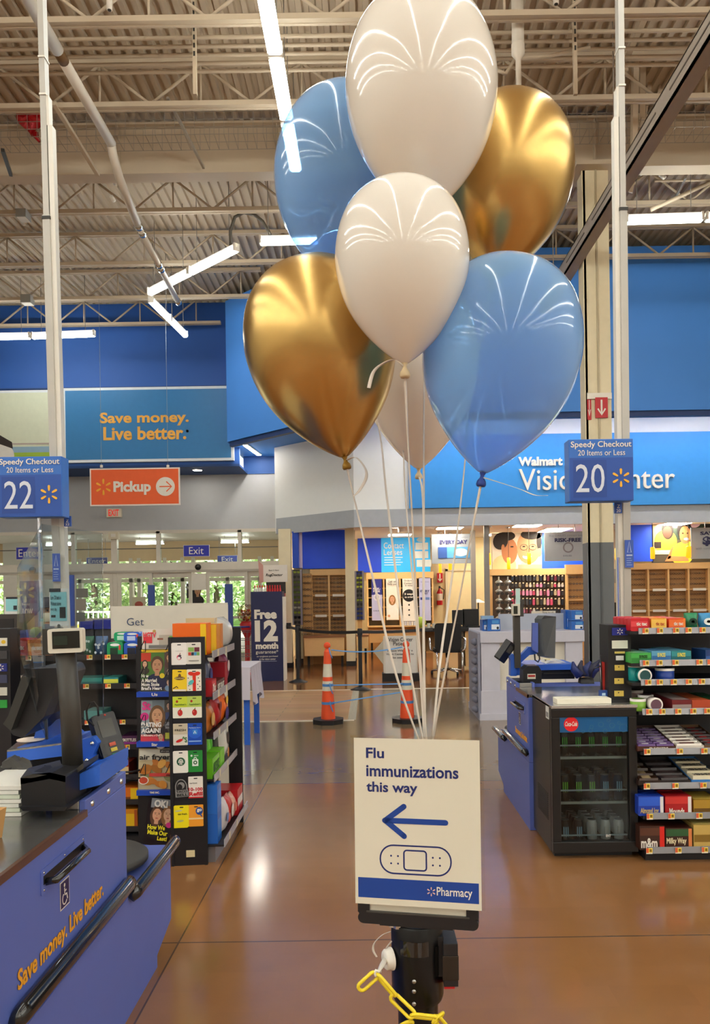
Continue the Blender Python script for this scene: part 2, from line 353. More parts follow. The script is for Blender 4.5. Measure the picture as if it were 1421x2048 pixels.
# outside ground, kerb, canopy
b = MB(); b.box(-60, 21.6, -.12, 50, 90, -.02, M('#d8d0c4', .8)); b.struct('ground')
b = MB(); b.box(-30, 31.5, -.02, 30, 33, .12, M('#c9c0ae', .8)); b.struct('kerb')
gm2 = M('#6f9a3c', .9, noise=.2); b = MB(); b.box(-60, 33, -.05, 50, 90, .1, gm2); g = b.struct('lawn')
# ---- eyewear shop shell
SY = 20.6
b = MB(); b.box(-2.0, SY, 0, 9.5, SY + .1, 3.3, M('#efdcaa', .6)); b.struct('wall_shop')
b = MB(); b.prism([(-1.92, 17.9), (-.25, 16.26), (9.5, 16.26), (9.5, SY), (-1.92, SY)], 3.02, 3.08, M('#efe9df', .7), 'z'); b.struct('ceiling_shop')
def colm(px0, px1, y, n, zt_=3.02, m=CREAM):
    x0, x1 = W(px0, 1200, y).x, W(px1, 1200, y).x; b = MB(); b.box(x0, y, 0, x1, y + .25, zt_, m); b.box(x0 - .01, y - .012, 0, x1 + .01, y + .26, .11, BLACK); b.struct('column.%03d' % n)
colm(559, 583, 16.7, 1, 3.0); colm(692, 710, 16.9, 2, 3.02)
b = MB(); x0 = W(583, 1200, 16.9).x; x1 = W(712, 1200, 17.3).x; b.box(x0, 17.6, 0, x1, 17.75, 3.02, CREAM); b.box(x0, 17.58, 0, x1, 17.6, .12, BLACK); b.struct('wall_shop_side')
for i, (p, y) in enumerate(((975, 16.15), (948, 17.5))):
    x = W(p, 1150, y).x; b = MB(); b.box(x - .05, y, 0, x + .05, y + .1, FZ0, M('#8f8b87', .4, .3)); b.struct('column.%03d' % (3 + i))
# back room doorway, lighter wall behind it
x0, z0, x1, z1 = R(897, 1142, 949, 1300, SY - .05); b = MB(); b.box(x0, SY - .04, 0, x1, SY - .02, z1, M('#f2e2b4', .6)); b.box(x0 - .06, SY - .07, 0, x0, SY - .01, z1 + .06, CREAM); b.box(x0 - .06, SY - .07, z1, x1 + .06, SY - .01, z1 + .06, CREAM); b.struct('door_9')
# ================================================================== LIGHTS
LENS = M('#f3f8f2', .4, emit=LAMP, noise=0); HOUS = M('#efe9df', .4)
def strip_light(p0, p1, label, group='fluorescent strip lights under the roof', w=.105):
    p0, p1 = Vector(p0), Vector(p1); d = p1 - p0; L_ = d.length
    t = T('strip_light', label, 'ceiling light', (p0 + p1) / 2, (0, 0, math.atan2(d.y, d.x)), group); h = L_ / 2 - .012
    b = MB(); b.prism([(-w * .26, .012), (w * .26, .012), (w * .26, .07), (-w * .26, .07)], -h, h, HOUS, 'x'); b.part('housing', t, local=True)
    b = MB(); b.prism([(-w * .5, -.03), (-w * .32, -.06), (w * .32, -.06), (w * .5, -.03), (w * .44, .012), (-w * .44, .012)], -h + .02, h - .02, LENS, 'x'); b.part('lens', t, local=True)
    for e in (-h, h - .03): b = MB(); b.box(e, -w * .5, -.05, e + .03, w * .5, .072, HOUS); b.part('end_cap', t, local=True)
    for e in (-h * .7, h * .7): b = MB(); b.tube([(e, 0, .07), (e, 0, (ZD if p0.z > 5 else 3.17) - p0.z)], .006, M('#8d867c', .5), 5); b.part('hanger', t, local=True)
    return t
def atz(px, py, z=7.0):
    dx, dy = px - CX, CY - py; k = (z - CAMZ) / (-dx * st + dy * ct) * F; p = W(px, py, k); return p
XL = -.86
y = 5.0; k = 0
for y0 in (6.65, 7.72, 8.79):
    strip_light((XL, y0, 7.0), (XL, y0 + 1.06, 7.0), ['long bright strip light at the top edge of the picture, before the pale blue balloon', 'second bright strip light along the line ending behind the pale blue balloon', 'third strip light of the line, meeting the edge of the pale blue balloon', 'last strip light of the line, mostly hidden by the pale blue balloon'][k], 'strip lights in the line over the aisle', .15); k += 1
a, c = atz(298, 585), atz(475, 495); mid = (a + c) / 2
strip_light(mid, c, 'upper half of the slanting pair of strip lights, by the curved conduit'); strip_light(a, mid, 'lower half of the slanting pair of strip lights, left of the blue corner')
a, c = atz(301, 599), atz(372, 670); mid = (a + c) / 2
strip_light(a, mid, 'strip light running down to the right from the slanting pair, upper half'.replace('right', 'blue corner')); strip_light(mid, c, 'strip light ending in front of the blue wall beside the corner, lower half')
a, c = atz(-60, 674), atz(62, 672); strip_light(a, c, 'level strip light at the picture edge before the dark blue wall')
a, c = atz(63, 672), atz(191, 667); strip_light(a, c, 'level strip light crossing behind the tall pole of lane 22')
a, c = atz(518, 482), atz(640, 479); strip_light(a, c, 'level strip light half hidden by the pale blue balloon')
a, c = atz(1250, 440), atz(1408, 435); strip_light(a, c, 'level strip light beside the tall pole of lane 20'); strip_light(atz(1410, 435), atz(1560, 430), 'level strip light at the picture edge beyond the pole of lane 20')
for i, x in enumerate((-14.2, -10.8, -7.5, XL, -4.2, 2.5, 5.8, 9.1, 12.4, 15.6)):
    strip_light((x, -24, 7.0), (x, 6.5 if i == 3 else 5.6, 7.0), 'long row of strip lights over the sales floor behind the viewer', 'light rows over the sales floor', .095)
# soffit lights
SOFL = M('#fff6e6', .4, emit=48, noise=0)
def soffit_light(p0, p1, label, w=.12):
    p0, p1 = Vector(p0), Vector(p1); d = p1 - p0; t = T('soffit_light', label, 'ceiling light', (p0 + p1) / 2, (0, 0, math.atan2(d.y, d.x)), 'lights under the blue overhang'); h = d.length / 2
    b = MB(); b.box(-h, -w / 2, -.02, h, w / 2, .0, HOUS); b.part('frame', t, local=True); b = MB(); b.box(-h + .02, -w / 2 + .02, -.03, -.02, w / 2 - .02, -.015, SOFL); b.box(.02, -w / 2 + .02, -.03, h - .02, w / 2 - .02, -.015, SOFL); b.part('lens', t, local=True)
zs = 4.86
soffit_light(atz(490, 888, 4.92), atz(519, 909, 4.92), 'short twin strip light under the blue overhang corner')
for i in range(5):
    soffit_light((.6 + 1.75 * i, 14.9, 5.2), (2.1 + 1.75 * i, 14.9, 5.2), ['strip light in the cove over the white fascia, first from the blue corner', 'strip light in the cove over the white fascia, second from the blue corner', 'strip light washing the white fascia above the shop name', 'strip light washing the white fascia behind the column', 'strip light washing the white fascia at the picture edge'][i])
t = T('recessed_downlight', 'round recessed downlight in the soffit above the orange sign', 'ceiling light', W(395, 941, 17.95)); t.location.z = 4.5
b = MB(); b.lathe([(.11, -.012), (.12, 0), (.13, 0)], t.location, HOUS); b.part('ring', t); b = MB(); b.lathe([(.0001, -.014), (.10, -.014), (.10, -.008)], t.location, SOFL); b.part('lens', t)
def panel_light(px, py, y, w, l, label):
    p = W(px, py, y); t = T('recessed_panel_light', label, 'ceiling light', (p.x, y, 3.02), group='panel lights in the shop ceiling'); b = MB(); b.box(p.x - w / 2, y - l / 2, 3.0, p.x + w / 2, y + l / 2, 3.02, HOUS); b.part('frame', t)
    b = MB(); b.box(p.x - w / 2 + .03, y - l / 2 + .03, 2.99, p.x + w / 2 - .03, y + l / 2 - .03, 3.001, M('#fff0d8', .4, emit=28, noise=0)); b.part('lens', t)
for px, y, lb in ((1055, 16.9, 'panel light in the shop ceiling above the portrait poster'), (900, 17.2, 'panel light in the shop ceiling over the black desk'), (1110, 18.2, 'panel light in the shop ceiling beside the column'), (640, 18.9, 'panel light in the shop ceiling beside the cream column'), (1350, 17.0, 'panel light in the shop ceiling over the tan shelves'), (800, 19.0, 'panel light in the shop ceiling over the contact lens board'), (1000, 19.4, 'panel light deep in the shop ceiling near the doorway')):
    panel_light(px, 1070, y, .6, 1.2 if px == 1110 else .6, lb)
t = T('spotlight', 'white track spotlight at the shop ceiling edge', 'ceiling light', W(797, 1060, 17.2)); p = t.location.copy()
b = MB(); b.tube([p, p + Vector((.14, .02, .04))], .06, M('#e8e6e2', .4), 10); b.part('head', t); b = MB(); b.tube([p + Vector((.1, 0, .03)), (p.x + .1, p.y, 3.02)], .012, DARK, 6); b.part('arm', t)
b = MB(); b.lathe([(.0001, 0), (.05, 0), (.05, .004)], p - Vector((.004, 0, 0)), M('#fff6e6', .4, emit=28, noise=0), 12, 'x'); b.part('lamp', t)

# ================================================================== ROOF CLUTTER
PIPE = M('#d8cdbd', .5); BRN = M('#6b4a22', .7)
x = -3.2; z = 7.35
t = T('drain_pipe', 'long white drain pipe descending past the girder with banded joints', 'pipe', (x, 9, z))
b = MB(); b.tube([(x, 5.5, z), (x, 8.15, z)], .065, PIPE, 14); b.tube([(x, 8.32, z), (x, 9.85, z)], .06, PIPE, 14); b.tube([(x, 9.85, z), (x, 9.9, z - .1), (x + .03, 10.05, z - .32), (x + .02, 10.9, z - .55)], .055, PIPE, 12); b.tube([(x + .02, 10.9, z - .55), (x - .08, 13.6, z - .62)], .045, PIPE, 12); b.part('tube', t)
b = MB(); b.tube([(x, 8.12, z), (x, 8.35, z)], .058, BRN, 12); b.part('joint', t, label='brown unwrapped joint')
for yy in (10.85, 11.05, 12.05, 12.2, 13.5):
    f_ = (yy - 10.9) / 2.7; q = Vector((x + .02 - .1 * f_, yy, z - .55 - .07 * f_)); b = MB(); b.tube([q, q + Vector((0, .09, 0))], .058, CHROME, 12); b.part('coupling', t, label='shiny steel coupling')
for i, c in enumerate(range(5)):
    bb = MB(); bb.tube([(-7, 8.62 + .14 * i, 7.8), (8, 8.62 + .14 * i, 7.8)], .022, PAINT, 8); bb.thing('conduit_pipe', 'painted conduit pipe running level in the bundle below the roof deck', 'pipe', 'level conduit bundle')
for (px, d, lb) in ((390, 8.5, 'slotted hanger strut crossing the conduits left of the strip light'.replace('left of', 'beside')), (1151, 8.5, 'slotted hanger strut crossing the conduits above the gold balloon')):
    p = W(px, 140, d); b = MB(); b.box(p.x - .02, d - .02, W(px, 190, d).z, p.x + .02, d + .02, ZD, PAINT)
    for i in range(7): b.box(p.x - .009, d - .025, 7.5 + .09 * i, p.x + .009, d - .02, 7.55 + .09 * i, DARK)
    b.thing('hanger_strut', lb, 'strut')
a, c = W(335, 195, 9.5), W(408, 336, 10.69); b = MB(); b.tube([a, c], .022, M('#b9b2a6', .4, .5), 4)
for i in range(9):
    q = a.lerp(c, (i + .5) / 9); r_ = (c - a) * .032; b.tube([q - r_ - Vector((0, .014, 0)), q + r_ - Vector((0, .014, 0))], .012, DARK, 4)
b.thing('slotted_strut', 'slanting steel strut with slots hanging before the girder', 'strut')
b = MB(); a, c = W(1372, 355, 11.5), W(1345, 408, 12.4); b.tube([a, c], .022, M('#b9b2a6', .4, .5), 4); b.thing('slotted_strut', 'slotted strut above the level light by the lane 20 pole', 'strut')
a, c = W(5, 300, 10.0), W(22, 350, 10.69); b = MB(); b.tube([a, c], .03, DARK, 4); b.thing('slotted_strut', 'dark stub of strut at the picture edge before the girder', 'strut')
# wire cable tray with a caught heart balloon
b = MB(); WIR = M('#a9a195', .45, .4); y0 = 10.25; zb, ztp = W(300, 270, y0).z, W(300, 225, y0).z
for (yy, zz) in ((y0, zb), (y0 + .18, zb), (y0 + .36, zb), (y0, zb + .1), (y0, zb + .2), (y0, ztp), (y0 + .36, ztp)): b.tube([(-6, yy, zz), (7, yy, zz)], .004, WIR, 4)
xx = -6.0
while xx < 7: b.tube([(xx, y0, ztp), (xx, y0, zb), (xx, y0 + .36, zb), (xx, y0 + .36, ztp)], .0035, WIR, 4); xx += .13
b.thing('wire_cable_tray', 'wire mesh cable tray running along the girder', 'cable tray')
p = W(62, 244, 10.4); t = T('heart_balloon', 'crumpled red heart foil balloon caught in the wire tray', 'balloon', p); RED = M('#b5121b', .25, .3)
vs, fs = [], []; n = 40; k = 7
for side in (1, -1):
    for j in range(k):
        s_ = 1 - (j / (k - 1)) ** 2 * .999
        for i in range(n):
            a = math.tau * i / n; hx = 16 * math.sin(a) ** 3; hz = 13 * math.cos(a) - 5 * math.cos(2 * a) - 2 * math.cos(3 * a) - math.cos(4 * a)
            wr = .012 * math.sin(9 * a + j); vs.append((p.x + hx * s_ * .0125, p.y + side * (.085 * (j / (k - 1)) ** .8 + wr * (j > 0)), p.z + .02 + hz * s_ * .0125))
for o_, rv in ((0, 0), (n * k, 1)):
    for j in range(k - 1):
        for i in range(n):
            q = (o_ + j * n + i, o_ + j * n + (i + 1) % n, o_ + (j + 1) * n + (i + 1) % n, o_ + (j + 1) * n + i); fs.append(q if rv else q[::-1])
b = MB(); b.add(vs, fs, RED, True); b.part('envelope', t); q = W(70, 268, 10.38); b = MB(); b.tube([q, q + Vector((.03, 0, -.06)), q + Vector((.06, 0, -.1))], .03, RED, 8, rs=[.05, .025, .02]); b.part('neck', t)
# sprinkler drops, boxes, camera, vent pipe, channel, conduit
for px, py, d, lb in ((47, 431, 12.0, 'grey junction box hanging under the joist beside the lane 22 pole'), (55, 600, 15.5, 'small grey junction box under the far joist at the picture edge')):
    x0, z0, x1, z1 = R(px - 10, py - 8, px + 10, py + 8, d); b = MB(); b.box(x0, d - .1, z0, x1, d + .1, z1, M('#8c8a84', .5)); b.box(x0 + .01, d - .09, z0 - .006, x1 - .01, d + .09, z0, PAINTW); b.thing('junction_box', lb, 'box')
for px, d, y1, lb in ((219, 8.0, 20, 'small white sensor drop at the top edge beside the drain pipe'), (1113, 8.0, 8, 'small white sensor drop at the top edge above the gold balloon')):
    p = W(px, y1, d); b = MB(); b.tube([p, (p.x, d, ZD)], .03, PAINTW, 10); b.tube([p - Vector((0, 0, .005)), p], .02, DARK, 10); b.thing('sensor_drop', lb, 'sensor')
p = W(1038, 175, 8.3); t = T('vent_pipe', 'capped white vent pipe hanging by the big white balloon', 'pipe', p)
b = MB(); b.tube([(p.x, 8.3, W(1036, 105, 8.3).z), (p.x, 8.3, ZD)], .065, PIPE, 14); b.part('tube', t); b = MB(); b.lathe([(.03, 0), (.03, .3), (.072, .36), (.072, .46)], (p.x, 8.3, p.z), PIPE, 14); b.part('reducer', t)
b = MB(); b.tube([W(995, 140, 8.4), W(1012, 148, 8.4), W(1030, 118, 8.5), W(1100, 112, 8.7), W(1180, 95, 8.8)], .02, PAINT, 8); b.thing('bent_conduit', 'thin conduit bending round the white vent pipe', 'pipe')
b = MB(); CH = M('#a39689', .5); a, c = Vector((2.93, 4.5, 6.22)), Vector((2.93, 12.6, 6.22))
b.box(2.84, 4.5, 6.1, 2.865, 12.6, 6.3, CH); b.box(2.84, 4.5, 6.285, 3.0, 12.6, 6.3, CH); b.box(2.84, 4.5, 6.1, 3.0, 12.6, 6.115, CH)
for i in range(6): b.box(2.834, 5.0 + 1.25 * i, 6.19, 2.842, 5.9 + 1.25 * i, 6.205, M('#5e554c', .6))
for yy in (6.0, 9.0, 12.0): b.tube([(2.92, yy, 6.3), (2.92, yy, ZD - .004)], .008, CH, 5)
b.thing('steel_channel', 'long slotted steel channel slanting across the column top', 'beam')
b = MB(); pts = [W(*q, 12.2) for q in ((462, 492), (461, 462), (470, 434), (488, 425), (510, 430), (526, 443), (537, 462), (541, 470))]; b.tube(pts, .026, M('#5d574e', .45, .4), 8); b.thing('flexible_conduit', 'grey flexible conduit arching above the slanting strip lights', 'cable')
b = MB(); b.tube([W(1302, 420, 11.6), W(1421, 355 + 10, 11.6)], .03, PAINT, 8); b.tube([W(1310, 362, 11.6), W(1440, 360, 11.6)], .018, PAINT, 8); b.thing('bracket_rail', 'thin painted rail under the joist beyond the lane 20 pole', 'rail')
for i, (px, py) in enumerate(((1330, 345), (230, 370))):
    b = MB(); p = W(px, py, 11.2)
    for k in range(9): q = p + Vector((random.uniform(-.07, .07), random.uniform(-.04, .04), random.uniform(-.2, .2))); b.tube([q, q + Vector((random.uniform(-.08, .08), 0, random.uniform(-.1, .12)))], .03, PAINTW, 6)
    b.tube([p, (p.x, p.y, ZD - .004)], .02, PAINTW, 6)
    b.thing('valve_fitting', ['white valve fitting in the bundle below the girder beyond lane 20', 'white valve fitting below the girder beside the drain pipe'][i], 'valve')
# ================================================================== BALLOONS
def balloon_mat(kind):
    if kind == 'gold':
        m = M('#cda866', .27, 1, noise=.02); return m
    m = bpy.data.materials.new('latex_' + kind); m.use_nodes = True; nt = m.node_tree; N = nt.nodes; L = nt.links; b = N['Principled BSDF']
    b.inputs['Roughness'].default_value = .12; b.inputs['Coat Weight'].default_value = .6; b.inputs['Coat Roughness'].default_value = .03
    nz = N.new('ShaderNodeTexNoise'); nz.inputs['Scale'].default_value = 4; hs = N.new('ShaderNodeHueSaturation'); mr = N.new('ShaderNodeMapRange'); mr.inputs[3].default_value = .97; mr.inputs[4].default_value = 1.03
    L.new(nz.outputs['Fac'], mr.inputs[0]); L.new(mr.outputs[0], hs.inputs['Value']); L.new(hs.outputs[0], b.inputs['Base Color'])
    hs.inputs['Color'].default_value = lin('#f6f1e8' if kind == 'white' else '#94c4f4') + [1]
    tr = N.new('ShaderNodeBsdfTranslucent' if kind == 'white' else 'ShaderNodeBsdfTransparent'); tr.inputs[0].default_value = lin('#fff0e0' if kind == 'white' else '#b4daff') + [1]
    mx = N.new('ShaderNodeMixShader'); lw = N.new('ShaderNodeLayerWeight'); lw.inputs[0].default_value = .35
    mr2 = N.new('ShaderNodeMapRange'); mr2.inputs[3].default_value, mr2.inputs[4].default_value = (.2, .1) if kind == 'white' else (.58, .12)
    L.new(lw.outputs['Facing'], mr2.inputs[0]); L.new(mr2.outputs[0], mx.inputs[0]); L.new(b.outputs[0], mx.inputs[1]); L.new(tr.outputs[0], mx.inputs[2]); L.new(mx.outputs[0], N['Material Output'].inputs[0]); return m
BM = {k: balloon_mat(k) for k in ('gold', 'white', 'blue')}
RIB = M('#d9cfc2', .35, noise=.03)
def ribbon(b, pts, w=.0045):
    pts = [Vector(p) for p in pts]; q = []
    for i in range(len(pts) - 1):                     # Catmull-Rom
        p0, p1, p2, p3 = pts[max(i - 1, 0)], pts[i], pts[i + 1], pts[min(i + 2, len(pts) - 1)]
        for k in range(8):
            u = k / 8; q.append(.5 * ((2 * p1) + (p2 - p0) * u + (2 * p0 - 5 * p1 + 4 * p2 - p3) * u * u + (3 * p1 - p0 - 3 * p2 + p3) * u ** 3))
    q.append(pts[-1]); n = len(q); vs = []
    for i, p in enumerate(q):
        a = math.sin(i * .11) * .9; d = Vector((math.cos(a), math.sin(a), 0)) * w / 2; t_ = (q[min(i + 1, n - 1)] - q[max(i - 1, 0)]).normalized(); d = d - t_ * d.dot(t_)
        nn = t_.cross(d).normalized() * .0003; vs += [p - d - nn, p + d - nn, p + d + nn, p - d + nn]
    fs = []
    for i in range(n - 1):
        for j in range(4): fs.append((4 * i + j, 4 * i + (j + 1) % 4, 4 * i + 4 + (j + 1) % 4, 4 * i + 4 + j))
    b.add(vs, fs, RIB, True)
PROF = [(0, 0), (.03, .006), (.055, .018), (.11, .048), (.19, .10), (.285, .175), (.375, .265), (.443, .365), (.483, .465), (.50, .56), (.497, .64), (.475, .73), (.43, .82), (.36, .895), (.26, .955), (.14, .988), (.05, .9985), (0, 1)]
def smooth_prof():
    o = []; n = len(PROF)
    for i in range(n - 1):
        P = [Vector(PROF[max(i - 1, 0)]), Vector(PROF[i]), Vector(PROF[i + 1]), Vector(PROF[min(i + 2, n - 1)])]
        for k in range(3):
            u = k / 3; v = .5 * ((2 * P[1]) + (P[2] - P[0]) * u + (2 * P[0] - 5 * P[1] + 4 * P[2] - P[3]) * u * u + (3 * P[1] - P[0] - 3 * P[2] + P[3]) * u ** 3); o.append((max(v.x, .0005), v.y))
    return o + [(.0005, 1)]
SP = smooth_prof()
def balloon(kind, knot, top, wpx, d, label, rib=None, tail=None, lean=0.0, kd=None):
    k, tp = W(*knot, d), W(*top, d); tp.y += lean; ax = tp - k; H = ax.length; w = wpx * d / F
    t = T('latex_balloon', label, 'balloon', k, group='helium balloons tied to the post'); zax = ax.normalized(); xa = Vector((0, 1, 0)).cross(zax).normalized(); ya = zax.cross(xa)
    mx = Matrix((xa, ya, zax)).transposed().to_4x4(); mx.translation = k
    b = MB(); b.mx = mx; b.lathe([(r * w, z * H) for r, z in SP], (0, 0, 0), BM[kind], 56); b.part('envelope', t)
    b = MB(); b.mx = mx; km = {'gold': M('#8f6a1e', .4, .5), 'white': M('#d9c39a', .5), 'blue': M('#1d3f96', .45)}[kind]
    b.lathe([(.0001, -.022), (.007, -.022), (.0085, -.019), (.0075, -.013), (.004, -.008), (.003, -.004), (.005, .0), (.006, .004)], (0, 0, 0), km, 14); b.part('knot', t)
    if rib:
        b = MB(); ribbon(b, [k - zax * .012] + [W(x, y, dd) for x, y, dd in rib]); b.part('ribbon', t, label='pale curling ribbon')
    if tail:
        b = MB(); ribbon(b, [k - zax * .006] + [W(x, y, dd) for x, y, dd in tail], .006); b.part('ribbon_end', t, label='loose ribbon end')
    return t
E = 1.36
balloon('white', (850, 432), (838, -4), 303, 1.42, 'big white balloon at the top of the bunch', [(852, 600, 1.5), (849, 740, 1.48), (848, 1000, 1.42), (848, 1300, 1.38), (851, 1480, E)])
balloon('blue', (664, 566), (712, 186), 285, 1.66, 'pale blue balloon behind the big white one, with a yellow reflection', [(715, 700, 1.66), (757, 850, 1.6), (775, 1000, 1.52), (806, 1250, 1.42), (846, 1480, E)])
balloon('gold', (985, 560), (1036, 199), 262, 1.64, 'gold balloon at the upper side, beside the column', [(940, 800, 1.62), (929, 940, 1.58), (905, 1150, 1.5), (880, 1330, 1.42), (866, 1480, E)])
balloon('blue', (745, 700), (672, 478), 240, 1.92, 'pale blue balloon mostly hidden behind the lower gold balloon', [(800, 850, 1.75), (812, 1000, 1.6), (838, 1300, 1.44), (850, 1480, E)])
balloon('white', (838, 938), (836, 560), 240, 1.72, 'white balloon hanging lowest, behind the middle of the bunch', [(846, 1000, 1.66), (848, 1200, 1.52), (851, 1480, E)])
balloon('gold', (690, 915), (604, 524), 300, 1.42, 'gold balloon lowest on the near side, hanging by the blue corner', [(700, 960, 1.42), (712, 1010, 1.42), (745, 1150, 1.4), (790, 1340, 1.38), (838, 1480, E)], [(712, 915, 1.41), (730, 935, 1.41), (733, 955, 1.41), (720, 980, 1.41), (708, 992, 1.41)])
balloon('white', (810, 728), (801, 365), 268, 1.23, 'smaller white balloon in front of the bunch', [(815, 850, 1.25), (823, 1000, 1.28), (836, 1250, 1.33), (853, 1480, E)], [(790, 720, 1.22), (765, 728, 1.22), (747, 745, 1.215), (738, 776, 1.215)])
balloon('blue', (966, 947), (1031, 520), 316, 1.30, 'pale blue see-through balloon in front, before the shop sign', [(945, 1060, 1.3), (915, 1220, 1.32), (880, 1400, 1.34), (866, 1480, E)], [(1000, 965, 1.28), (1040, 978, 1.27), (1070, 990, 1.27), (1097, 991, 1.27)])

# ================================================================== POST WITH THE NOTICE
pd = 1.35; c0 = W(838, 1920, pd); X0, Y0 = c0.x, pd + .045
t = T('queue_post', 'black retractable-belt post in front with tape round its top and a notice frame', 'post', (X0, Y0, 0)); GB = M('#0b0a0c', .3, coat=.12, spec=.3)
b = MB(); b.lathe([(.044, W(838, 2010, pd).z - .008), (.0465, W(838, 2010, pd).z), (.0465, W(838, 1858, pd).z - .004), (.044, W(838, 1858, pd).z)], (X0, Y0, 0), GB, 40); b.part('head', t)
b = MB(); b.lathe([(.036, .03), (.036, W(838, 2010, pd).z)], (X0, Y0, 0), GB, 32); b.part('tube', t)
b = MB(); b.lathe([(.18, 0), (.18, .015), (.06, .045), (.04, .06)], (X0, Y0, 0), BLACK, 40); b.part('base', t)
b = MB(); zt_ = W(838, 1851, pd).z; vs = []
for i in range(28):
    a = math.tau * i / 28; r_ = .054 + .004 * math.sin(5 * a) + .003 * math.sin(11 * a); vs.append((X0 + 1.05 * r_ * math.cos(a), Y0 - .012 + .42 * r_ * math.sin(a)))
b.prism(vs, zt_ - .012, zt_ - .003, M('#c9c6c0', .22, .8, noise=.2), 'z'); b.part('foil_collar', t, label='crumpled silver tape collar')
b = MB(); FILM = M('#1d1a18', .1, coat=.3)
for a0, z0, z1 in ((-2.3, 1885, 1915), (-.9, 1900, 1960)):
    pts = []
    for i in range(9):
        a = a0 + i * .14; pts.append((X0 + .0472 * math.cos(a), Y0 + .0472 * math.sin(a)))
    zz0, zz1 = W(838, z1, pd).z, W(838, z0, pd).z
    for i in range(8): b.add([(*pts[i], zz0), (*pts[i + 1], zz0), (*pts[i + 1], zz1), (*pts[i], zz1)], [(0, 1, 2, 3)], FILM, True)
b.part('tape', t, label='glossy clear tape')
x0, z0, x1, z1 = R(888, 1888, 917, 1974, pd); cy = Y0
b = MB(); b.box(X0 + .03, cy - .03, z0 + .01, x0 + .002, cy + .02, z1 + .006, BLACK); b.box(x0, cy - .045, z0, x1, cy + .012, z1, BLACK); b.box(x0 - .002, cy - .047, z0 + .012, x1 + .001, cy - .045, z1 - .02, FILM); b.part('belt_cassette', t, bevel=.003)
b = MB(); b.box(x0 + .001, cy - .04, z0 - .006, x1 - .006, cy + .0, z0, M('#c01c22', .4)); b.part('belt_tab', t, label='red belt end')
for py in (1966, 1986, 2011):
    q = W(829, py, pd - .005); b = MB(); b.lathe([(.0001, -.002), (.003, -.002), (.004, .0)], (q.x, Y0 - .0455, q.z), STEEL, 10, 'y'); b.part('screw', t)
# frame and notice
q = W(836, 1839, 1.325); mxf = Matrix.Translation((q.x, 1.325, q.z)) @ Matrix.Rotation(-.2, 4, 'Z') @ Matrix.Rotation(-.02, 4, 'X'); px = 1.325 / F
def L2(x, y): return ((x - 836) * px, (1836 - y) * px)
b = MB(); b.mx = mxf; fo = rr(-122 * px, -14 * px, 121 * px, 352 * px, .018); fi = rr(-98 * px, 18 * px, 97 * px, 340 * px, .004)
b.prism(fo, .004, .014, BLACK); b.prism(rr(-122 * px, -14 * px, 121 * px, 9 * px, .01), -.002, .012, BLACK); b.box(-104 * px, -.0035, 9 * px, 103 * px, .002, 12 * px, M('#44423f', .3)); b.box(-122 * px, -.002, 8 * px, -98 * px, .01, 60 * px, BLACK); b.box(97 * px, -.002, 8 * px, 121 * px, .01, 60 * px, BLACK)
b.part('notice_frame', t, bevel=.001)
b = MB(); b.mx = mxf; b.rect(-98 * px, 11 * px, 97 * px, 340 * px, .0015, PAPER); b.part('blank_card', t)
b = MB(); b.mx = mxf; b.box(-78 * px, .002, -18 * px, 70 * px, .02, -12 * px, BLACK); b.part('clamp', t)
q = W(833, 1640, 1.318); mxn = Matrix.Translation((q.x, 1.312, q.z)) @ Matrix.Rotation(-.19, 4, 'Z') @ Matrix.Rotation(-.02, 4, 'X'); px = 1.315 / F
n_ = T('paper_notice', 'white laminated flu immunization notice with a blue arrow, on the black post', 'notice', q)
b = MB(); b.mx = mxn; b.box(-126 * px, -.0004, -170 * px, 127 * px, .0004, 163 * px, PAPER); b.part('sheet', n_)
b = MB(); b.mx = mxn
for i in range(16):                                     # clear pouch edge, slightly wavy
    for s0, s1 in ((-133, -126), (127, 134)): 
        za, zc = -170 + i * 21, -149 + i * 21; b.add([(s0 * px, .0003, za * px), (s1 * px, .0003, za * px), (s1 * px, .0003, min(zc, 168) * px), (s0 * px, .0003, min(zc, 168) * px)], [(0, 1, 2, 3)], glassy('#fffaf0', .9, .14))
for i in range(19):
    xa = -133 + i * 14; b.add([(xa * px, .0003, 163 * px), ((xa + 14) * px, .0003, 163 * px), ((xa + 14) * px, .0003 - .002 * (i % 3), (168 + 2 * (i % 2)) * px), (xa * px, .0003 - .002 * ((i + 2) % 3), (168 + 2 * ((i + 1) % 2)) * px)], [(0, 1, 2, 3)], glassy('#fffaf0', .9, .14))
b.part('laminate', n_, label='clear plastic pouch edge')
INK = M('#12246a', .5, noise=.02); BLU = M('#0f3f95', .5, noise=.02)
def nb(x0, y0, x1, y1): return ((x0 - 833) * px, (1640 - y1) * px, (x1 - 833) * px, (1640 - y0) * px)
for s_, bx in (('Flu', (732, 1496, 769, 1517)), ('immunizations', (732, 1531, 918, 1554)), ('this way', (732, 1564, 836, 1591))):
    txt(s_, nb(*bx), -.0005, INK, n_, bold=.022, mx=mxn, th=.0004)
b = MB(); b.mx = mxn
def N2(x, y): return ((x - 833) * px, (1640 - y) * px)
w = 11 * px
for a_, c_ in (((769, 1641), (891, 1641)), ((770, 1641), (808, 1612)), ((770, 1641), (808, 1671))): stroke(b, [N2(*a_), N2(*c_)], w, -.0004, BLU, .0006)
for a_ in ((891, 1641), (808, 1612), (808, 1671), (769, 1641)): b.ell(*N2(*a_), w / 2, w / 2, -.0010, BLU, 16)
b.part('arrow', n_)
